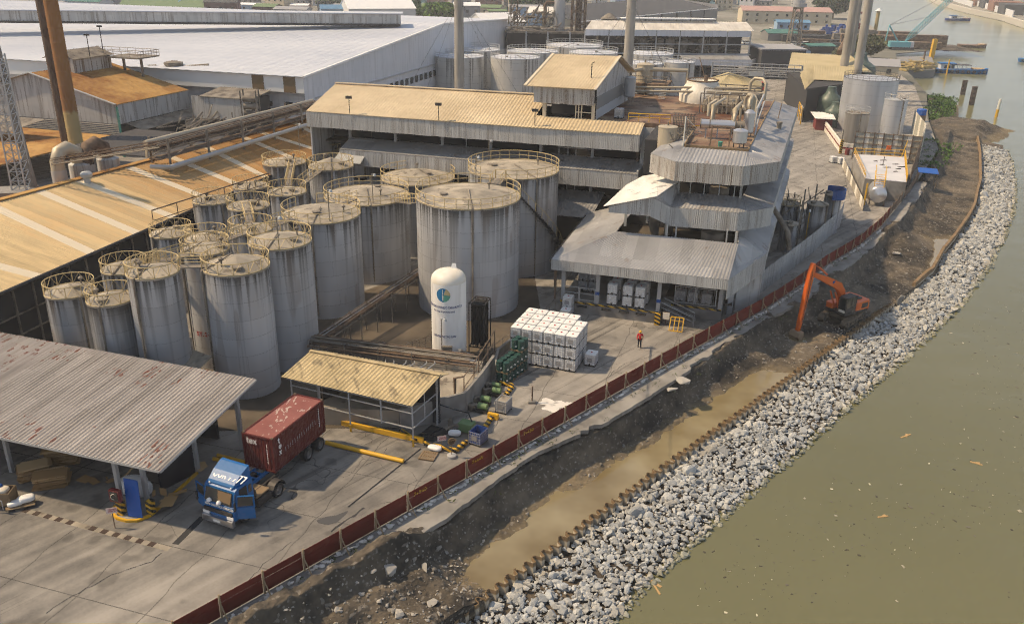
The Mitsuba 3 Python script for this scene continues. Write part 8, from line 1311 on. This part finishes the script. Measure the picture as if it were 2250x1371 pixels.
def boat(c, yaw, L, B, lab, hull, tyres=True, cabin=True, name='tug_boat'):
    k = thing(name, lab, 'boat'); ca, sa = math.cos(yaw), math.sin(yaw); z0 = -3.2
    def p(x, y, z): return np.array([c[0] + x * ca - y * sa, c[1] + x * sa + y * ca, z0 + z])
    xs = np.linspace(-1, 1, 13); V = []
    for x in xs: w = B / 2 * (1 - max(0, abs(x) - .55) ** 2 / .32) if x > 0 else B / 2 * (1 - max(0, -x - .75) ** 2 / .2); w = max(w, .15); sh = 1.3 + .5 * max(0, x) ** 2 + .15 * x * x; V += [p(x * L / 2, -w * .8, -.3), p(x * L / 2, -w, sh), p(x * L / 2, w, sh), p(x * L / 2, w * .8, -.3)]
    F = [(0, 1, 2, 3), tuple(4 * 12 + i for i in (3, 2, 1, 0))]
    for i in range(12): F += [(4 * i + j, 4 * i + 4 + j, 4 * i + 4 + (j + 1) % 4, 4 * i + (j + 1) % 4) for j in range(4)]
    part(k, 'hull', (np.array(V), np.array(F)), hull)
    if tyres:
        for i in range(10):
            x = -.85 + i * .19; m = MB(); a = np.linspace(0, 6.283, 11); q = p(x * L / 2, -B / 2 * (1 if x < .55 else .8) - .1, .75); m.tube([q + np.array([ca * .42 * math.cos(t), sa * .42 * math.cos(t), .42 * math.sin(t)]) for t in a], .17, 6, False); part(k, 'tyre', m, 'mat_rubber')
    if cabin:
        m = MB(); m.box(p(-.42 * L / 2, 0, 2.2), (L * .24, B * .62, 2.0), yaw); part(k, 'cabin', m, 'mat_w_white'); m = MB(); m.box(p(-.42 * L / 2, 0, 3.3), (L * .28, B * .8, .25), yaw); part(k, 'cabin_roof', m, 'mat_truckblue'); m = MB(); m.box(p(.02 * L, 0, 2.9), (L * .34, B * .8, .15), yaw); part(k, 'awning', m, 'mat_r_dark'); m = MB()
        for i in range(6): m.bar(p(-.05 * L + .3 * L * (i // 2) / 2, B * .36 * (1 if i % 2 else -1), 1.3), p(-.05 * L + .3 * L * (i // 2) / 2, B * .36 * (1 if i % 2 else -1), 2.9), .12)
        part(k, 'awning_post', m, 'mat_greyrail'); m = MB()
        for i in range(3): q = p(-.5 * L / 2 + i * L * .06, -B * .315, 2.2); m.bar(q - np.array([ca, sa, 0]) * .4, q + np.array([ca, sa, 0]) * .4, .1, 1.0)
        part(k, 'cabin_window', m, 'mat_black')
    m = MB(); m.box(p(.34 * L, 0, 1.65), (L * .2, B * .55, .35), yaw); part(k, 'deck_cargo', m, 'mat_card'); return k
boat((158.5, 319.5), -.16, 19.5, 5.4, 'blue tug boat with tyres along its side and a white cabin', 'mat_truckblue'); boat((298.5, 616), -.02, 16, 5.5, 'small dark blue work boat out on the far river', 'mat_navy', False); boat((209.5, 359), -.3, 14, 5, 'blue boat cut off by the right frame edge', 'mat_truckblue')
boat((212, 419), -.2, 12, 6, 'rusty square barge behind the jetty', 'mat_rust', False, False, 'barge'); boat((270, 770), -.1, 34, 9, 'dark barge at the top of the river', 'mat_r_dark', False, False, 'barge')
k = thing('dredger_tower', 'dark red gantry on the river bank near the crane', 'gantry'); c = np.array([161, 425, 0]); m = MB()
for i in (-1.6, 1.6):
    for j in (-1.2, 1.2): m.bar(c + [i, j, 0], c + [i, j, 11], .5)
for z in (3, 6, 11): m.box(c + [0, 0, z], (4.4, 3.2, .7))
m.box(c + [0, 0, 4.5], (3, 2, 2.6)); part(k, 'frame', m, 'mat_maroon'); m = MB(); m.box(c + [1.5, -1, 1.3], (2.5, 2, 2.6)); part(k, 'cabin', m, 'mat_blue'); k = thing('yellow_pile', 'tall yellow pile with a white lamp near the dark red gantry', 'pile'); m = MB(); m.tube([(168, 424, -4), (168, 424, 12)], .8, 12); part(k, 'shaft', m, 'mat_yellowdull', 40); m = MB(); m.lathe([(1.6, 12), (.5, 13), (.02, 13.2)], (168, 424, 0), 10); part(k, 'lamp', m, 'mat_white', 40)
k = thing('work_barge', 'blue cluttered pontoon behind the dark red gantry', 'barge'); m = MB()
for i in range(26): p = np.array([153 + rg6.uniform(-6, 5), 432 + rg6.uniform(-5, 5), rg6.uniform(-1, 4)]); m.box(p, rg6.uniform(.8, 3, 3), rg6.uniform(0, 3))
part(k, 'clutter', m, 'mat_ibcblue', kind='stuff')
# piles in the water
for c, z1, a, lab in (((134.4, 264.8), 1.05, .1, 'left brown steel pile standing in the river'), ((127.2, 244.6), 1.9, .1, 'right brown steel pile standing in the river')): k = thing('steel_pile', lab, 'pile', 'brown steel piles'); m = MB(); m.box((*c, (z1 - 5) / 2), (1.35, .1, z1 + 5), a); m.box((c[0], c[1] + .5, (z1 - 5) / 2), (1.35, .1, z1 + 5), a); m.box((c[0], c[1] + .25, (z1 - 5) / 2), (.1, .5, z1 + 5), a); part(k, 'section', m, 'mat_rust')
k = thing('mooring_pole', 'white and yellow round mooring pole in the river', 'pile'); m = MB(); m.tube([(124.2, 225.4, -1.2), (124.3, 225.4, 1.4)], .36, 14); part(k, 'upper', m, 'mat_dustywhite', 40); m = MB(); m.tube([(124.1, 225.4, -5), (124.2, 225.4, -1.2)], .36, 14); part(k, 'lower', m, 'mat_yellow', 40); k = thing('mooring_pole', 'thin yellow pole beside the blue tug boat', 'pile'); m = MB(); m.tube([(151.5, 313, -5), (151.7, 313, 2)], .25, 8); part(k, 'shaft', m, 'mat_yellow', 40); k = thing('steel_post', 'thin rusty post behind the blue tug bow', 'pile'); m = MB(); m.tube([(147.5, 324, -5), (147.7, 324, 4.6)], .3, 8); part(k, 'shaft', m, 'mat_rust', 40)
# right bank
rb_ = [(452, 1015), (386, 838), (348, 703), (332, 621), (311, 557), (290, 480), (300, 380)]; sheet(rb_ + [(900, 300), (2400, 2500), (700, 2500)], .3, 'far_bank', 'mat_farland', 'far bank of the river')
k = thing('river_wall', 'pale concrete river wall on the far bank', 'wall')
for a, b in zip(rb_[:-1], rb_[1:]): m = MB(); m.bar((*a, -1.2), (*b, -1.2), 2.2, 3.6); part(k, 'section', m, 'mat_dustyconc'); plain('dustyconc', (.42, .39, .33), .85)
k = thing('white_wall', 'long white boundary wall on the far bank', 'wall')
for a, b in (((398, 853), (360, 736)), ((372, 752), (322, 603))): m = MB(); m.bar((a[0] + 6, a[1], 2.2), (b[0] + 6, b[1], 2.2), .6, 4.4); part(k, 'section', m, 'mat_w_white')
k = thing('rust_shed', 'rust roofed sheds behind the white wall on the far bank', 'building')
for i in range(6): a = np.array([350 + i * 14, 640 + i * 42, 3.5]); m = MB(); m.box(a, (20, 30, 7), -.35); part(k, 'roof', m, 'mat_r_rust' if i % 2 else 'mat_r_dark')
# ------------------------------------------------------------------ greenery
scene['mat_leaf'] = {'type': 'twosided', 'b': {'type': 'principled', 'base_color': VC, 'roughness': .7, 'specular': .25}}
def leaves(m, c, R, n, size, base, rg):
    u = rg.normal(size=(n, 3)); u /= np.linalg.norm(u, axis=1, keepdims=True); r = rg.uniform(.35, 1, (n, 1)) ** .5; P = u * r; lump = vn(P[:, 0] * 2.2, P[:, 1] * 2.2 + P[:, 2] * 2.0, 21, 2); keep = lump > .36; P, lump = P[keep], lump[keep]; P = P * (.72 + .6 * lump[:, None]) * R + c; q = len(P)
    a = rg.normal(size=(q, 3)); a /= np.linalg.norm(a, axis=1, keepdims=True); b = np.cross(a, rg.normal(size=(q, 3))); b /= np.linalg.norm(b, axis=1, keepdims=True); s = size * rg.uniform(.6, 1.4, (q, 1))
    V = np.stack([P - a * s, P + b * s * .5, P + a * s, P - b * s * .5], 1).reshape(-1, 3); i = np.arange(q) * 4; col = np.clip(np.array(base) * rg.uniform(.6, 1.5, (q, 1)) * (.6 + lump[:, None]), 0, .5); m.add(V, np.stack([i, i + 1, i + 2, i + 3], 1), np.repeat(col, 4, 0))
def tree(c, h, R, lab, base=(.045, .085, .022), n=1500, z=0.0, group='far trees', name='tree'):
    k = thing(name, lab, 'tree', group); rg = np.random.default_rng(len(scene)); m = MB(); c = np.array([c[0], c[1], z]); t = h * .45; m.tube([c, c + [.1, 0, t * .6], c + [0, .1, t]], [R * .09, R * .07, R * .05], 7)
    for i in range(5): a = i * 1.26; m.tube([c + [0, 0, t * .8], c + [R * .5 * math.cos(a), R * .5 * math.sin(a), h * .7]], [R * .05, R * .02], 5)
    part(k, 'trunk', m, 'mat_wood'); m = MB(); leaves(m, c + [0, 0, h * .62], np.array([R, R, h * .42]), n, R * .13, base, rg); part(k, 'crown', m, 'mat_leaf', color=m.cols()); return k
tree((-57, 481), 10.5, 6.5, 'dark round tree beyond the white warehouse ridge, left one'); tree((-41, 470), 9.8, 9.5, 'bright green round tree beyond the white warehouse, right of the dark one', (.075, .14, .02), 2200); tree((194, 560), 16, 11, 'big dark tree beyond the cream warehouse by the river', (.035, .06, .025), 2200); tree((123, 640), 14, 14, 'wide dark tree beside the dark grey warehouse end', (.035, .06, .03), 1800); tree((12, 520), 16, 14, 'green tree behind the distillery plant', (.05, .10, .03), 1800); tree((28, 640), 14, 12, 'pale green tree behind the tower of the distillery plant', (.05, .09, .035), 1400)
tree((128, 330), 8, 7, 'scrubby tree beside the pale stacks near the crane', (.07, .075, .035), 1600); tree((118, 318), 6, 5, 'small dusty tree right of the pale stacks', (.06, .07, .04), 900)
for i, (x, y) in enumerate(((-250, 520), (-205, 560), (-150, 585), (-112, 548), (-20, 640), (60, 690), (-300, 600), (-70, 600))): tree((x, y), 9 + i % 3 * 2, 8, 'dark far tree among the town houses, ' + ('first', 'second', 'third', 'fourth', 'fifth', 'sixth', 'seventh', 'eighth')[i] + ' one', (.04, .065, .03), 900)
def palm(c, lab, z, h):
    k = thing('palm_tree', lab, 'palm', 'palms by the boiler house'); c = np.array([*c, z]); m = MB(); m.tube([c, c + [0, 0, h]], .22, 7); part(k, 'trunk', m, 'mat_wood'); m = MB(); rg = np.random.default_rng(len(scene))
    for i in range(16):
        a = i * .393 + rg.uniform(-.2, .2); e = rg.uniform(.2, 1.0); p0 = c + [0, 0, h]; prev = p0
        for j in range(1, 6): t = j / 5; p = p0 + np.array([math.cos(a) * 3.0 * t, math.sin(a) * 3.0 * t, 2.0 * e * t - 2.6 * t * t]); s = np.array([-math.sin(a), math.cos(a), 0]) * .55 * (1 - t * .7); m.add([prev - s, p - s * .8, p + s * .8 - [0, 0, .3], prev + s - [0, 0, .3]], np.array([(0, 1, 2, 3)]), np.array([.07, .10, .035]) * rg.uniform(.6, 1.3)); prev = p
    part(k, 'crown', m, 'mat_leaf', color=m.cols())
palm(tuple(W(-150, 138)[:2]), 'palm at the left frame edge behind the boiler house', 0, 8.5); palm(tuple(W(-141, 146)[:2]), 'palm between frame edge and dark stack', 0, 9.5); palm(tuple(W(-146, 152)[:2]), 'thin palm behind the other two', 0, 10.5)
# scrub on the bank
bm = MB(); rgl = np.random.default_rng(4)
for i in range(150):
    t = rgl.uniform(0, 1); a, b = ((np.array([99, 207, -1.2]), np.array([117, 243, -1.2])) if i < 95 else (np.array([70, 150, -.8]), np.array([86, 176, -.8]))); p = a + (b - a) * t + np.array([.88, -.47, 0]) * rgl.uniform(-5, 3.5) + [0, 0, rgl.uniform(-.5, .6)]; leaves(bm, p, np.array([1.4, 1.4, .8]) * rgl.uniform(.6, 1.5), 70, .30, (.055, .105, .022), rgl)
solo('bank_scrub', bm, 'mat_leaf', 'green scrub covering the river bank above the trench', 'scrub', kind='stuff', color=bm.cols())
tf_ = MB()
for i in range(130):
    s = rgl.uniform(18, 112); o = oE(s) + rgl.uniform(-1.6, .5) if rgl.uniform() < .5 else oF(s) + rgl.uniform(.3, .8); p = RV(s, o, .0 if o < oE(s) else -.7); leaves(tf_, p, np.array([.3, .3, .2]), 16, .09, (.07, .085, .03), rgl)
solo('weeds', tf_, 'mat_leaf', 'tufts of weeds on the walkway and bank edge', 'weeds', kind='stuff', color=tf_.cols())
sb, sv, sf = RV(178, -50), None, None; X, Y = np.meshgrid(np.linspace(-24, 24, 60), np.linspace(-12, 12, 36), indexing='ij'); c = np.array((102.08, 201.35, -1.5)); XY_ = c[:2] + X[..., None] * SD * .8 + Y[..., None] * SN; Zs = -3.6 + 3.2 * np.exp(-(X / 17) ** 4 - (Y / 8) ** 4) + 1.6 * (vn(XY_[..., 0] * .5, XY_[..., 1] * .5, 16) - .5); solo('soil_heap', grid_mesh(XY_, Zs), 'mat_soil', 'dark lumpy soil heap closing the far end of the trench', kind='structure', smooth=True)
X, Y = np.meshgrid(np.linspace(0, 1, 40), np.linspace(0, 1, 14), indexing='ij'); Pa, Pb = np.array([84, 172]), np.array([118, 246]); XY_ = Pa + (Pb - Pa) * X[..., None] + np.array([.88, -.47]) * (-6 + 13 * Y[..., None]); solo('green_bank', grid_mesh(XY_, -.1 - 3.6 * Y ** 1.3 + .5 * (vn(XY_[..., 0] * .4, XY_[..., 1] * .4, 17) - .5)), 'mat_soil', 'sloping bank under the green scrub', kind='structure', smooth=True)
# ------------------------------------------------------------------ town houses
RO, WA = ['mat_r_grey', 'mat_r_rust', 'mat_r_green', 'mat_r_blue', 'mat_r_dark', 'mat_r_white', 'mat_r_teal'], ['mat_w_cream', 'mat_w_grey', 'mat_w_white', 'mat_w_blue', 'mat_w_pink', 'mat_w_brick', 'mat_w_teal', 'mat_w_conc']
RN, WN = ['grey', 'rust red', 'olive green', 'pale blue', 'charcoal', 'white', 'teal'], ['cream', 'grey', 'white', 'light blue', 'pinkish', 'dark brick', 'teal', 'bare concrete']
ordn = ['nearest', 'second', 'third', 'fourth', 'fifth', 'sixth']; cnt_ = 0
for r, (y0, x0, x1) in enumerate(((425, -290, 20), (470, -320, 60), (540, -370, 110), (620, -430, 170), (710, -470, 200))):
    x = x0
    while x < x1:
        L = rg6.uniform(9, 17); Wd = rg6.uniform(8, 12); h = rg6.choice([3.5, 6.2, 6.4, 8.8, 9.2]) + r * .3; ro, wa = int(rg6.integers(7)), int(rg6.integers(8)); yy = y0 + rg6.uniform(-10, 10) + .06 * (x + 100)
        if not ((r == 0 and -130 < x < 45) or (r < 4 and 15 < x < 130)): shed((x + L / 2, yy, L, Wd, rg6.uniform(-.5, .3)), 'town_house', f'{("low", "two storey", "tall")[0 if h < 5.5 else 1 if h < 8 else 2]} far house, {WN[wa]} walls, {RN[ro]} roof, {ordn[r]} row, {("far left", "left", "middle", "right")[min(3, int(4 * (x - x0) / (x1 - x0)))]} part', 'house', RO[ro], WA[wa], h, rg6.uniform(.5, 2.2), 3 if r < 4 else 2, 'town houses behind the warehouse'); cnt_ += 1
        x += L + rg6.uniform(.5, 5)
shed((-72, 470, 34, 26, .35), 'white_gable_hall', 'white gabled hall rising beyond the white warehouse ridge', 'building', 'mat_r_white', 'mat_w_white', 7.5, 4.5, 0); shed((-30, 500, 44, 14, -.15), 'faded_factory', 'low cream factory with faded lettering beyond the round trees', 'building', 'mat_r_green', 'mat_w_cream', 7, 1.2, 8); shed((-175, 462, 46, 26, .15), 'green_roof_hall', 'olive green roofed hall beyond the white warehouse ridge', 'building', 'mat_r_green', 'mat_w_conc', 6.5, 3.5, 0); shed((-255, 440, 70, 40, .1), 'grey_roof_hall', 'wide pale grey roofed hall beyond the ridge at the left', 'building', 'mat_r_grey', 'mat_w_white', 6, 3.5, 0); shed((-9, 400, 20, 16, .5), 'white_gable_hall', 'small white gabled hall left of the distillery plant', 'building', 'mat_r_white', 'mat_w_white', 6.5, 3.4, 0); shed((95, 655, 30, 20, .1), 'apartment_house', 'tall dark brick apartment block beyond the distillery plant', 'building', 'mat_r_dark', 'mat_w_brick', 17, .5, 6); shed((140, 690, 26, 18, .2), 'apartment_house', 'teal apartment block beyond the big dark tree', 'building', 'mat_r_teal', 'mat_w_teal', 13, .8, 5)
# ------------------------------------------------------------------ floating debris
db = MB(); rgd = np.random.default_rng(31)
for i in range(1500):
    if rgd.uniform() < .75: t = rgd.beta(1.3, 1.6); s = 20 + t * 95; o = oW(s) + abs((9 + 5 * math.sin(s * .11)) + rgd.normal(0, 1) * (2.2 if rgd.uniform() < .7 else 7)) + .5
    else: s = rgd.uniform(20, 150); o = oW(s) + rgd.uniform(1, 45)
    L = rgd.choice([.03, .05, .08, .12, .2, .3], p=[.3, .3, .2, .12, .06, .02]); g = rgd.choice([.06, .12, .3, .5], p=[.5, .25, .15, .1]); a = rgd.uniform(0, 3.14); db.box(RV(s, o, -3.19), (L, L * rgd.uniform(.15, .8), .03), a, np.array([g * 1.1, g, g * .75]))
solo('floating_debris', db, 'mat_vc', 'bits of litter and twigs floating on the river', 'debris', kind='stuff', color=db.cols())
for px, L, a, lab in (((33.28, 63.12, -3.2), 1.2, .5, 'pale plank floating on the river, upper one'), ((9.3, 44.1, -3.2), 2.0, -1.3, 'bamboo pole lying at the foot of the rock bank'), ((37.2, 59.02, -3.2), .9, -.6, 'dark branch floating far from the bank'), ((26.89, 51.7, -3.2), .8, .2, 'clump of rubbish floating in the middle of the river')): m = MB(); m.box(px, (L, .12, .08), a); m.box(np.array(px) + [.1, .1, .0], (L * .5, .2, .05), a + .5); solo('floating_plank', m, 'mat_card', lab, 'plank')
# ------------------------------------------------------------------ air
scene['air'] = {'type': 'homogeneous', 'albedo': {'type': 'rgb', 'value': [.94, .955, .97]}, 'sigma_t': .00032}
scene['haze'] = {'type': 'cube', 'to_world': T().translate([0, 700, 16.0]).scale([4500, 4500, 22.5]), 'bsdf': {'type': 'null'}, 'interior': {'type': 'ref', 'id': 'air'}}; labels['haze'] = {'label': 'thin grey haze over the plant and river', 'kind': 'stuff'}
scene['camera']['medium'] = {'type': 'ref', 'id': 'air'}
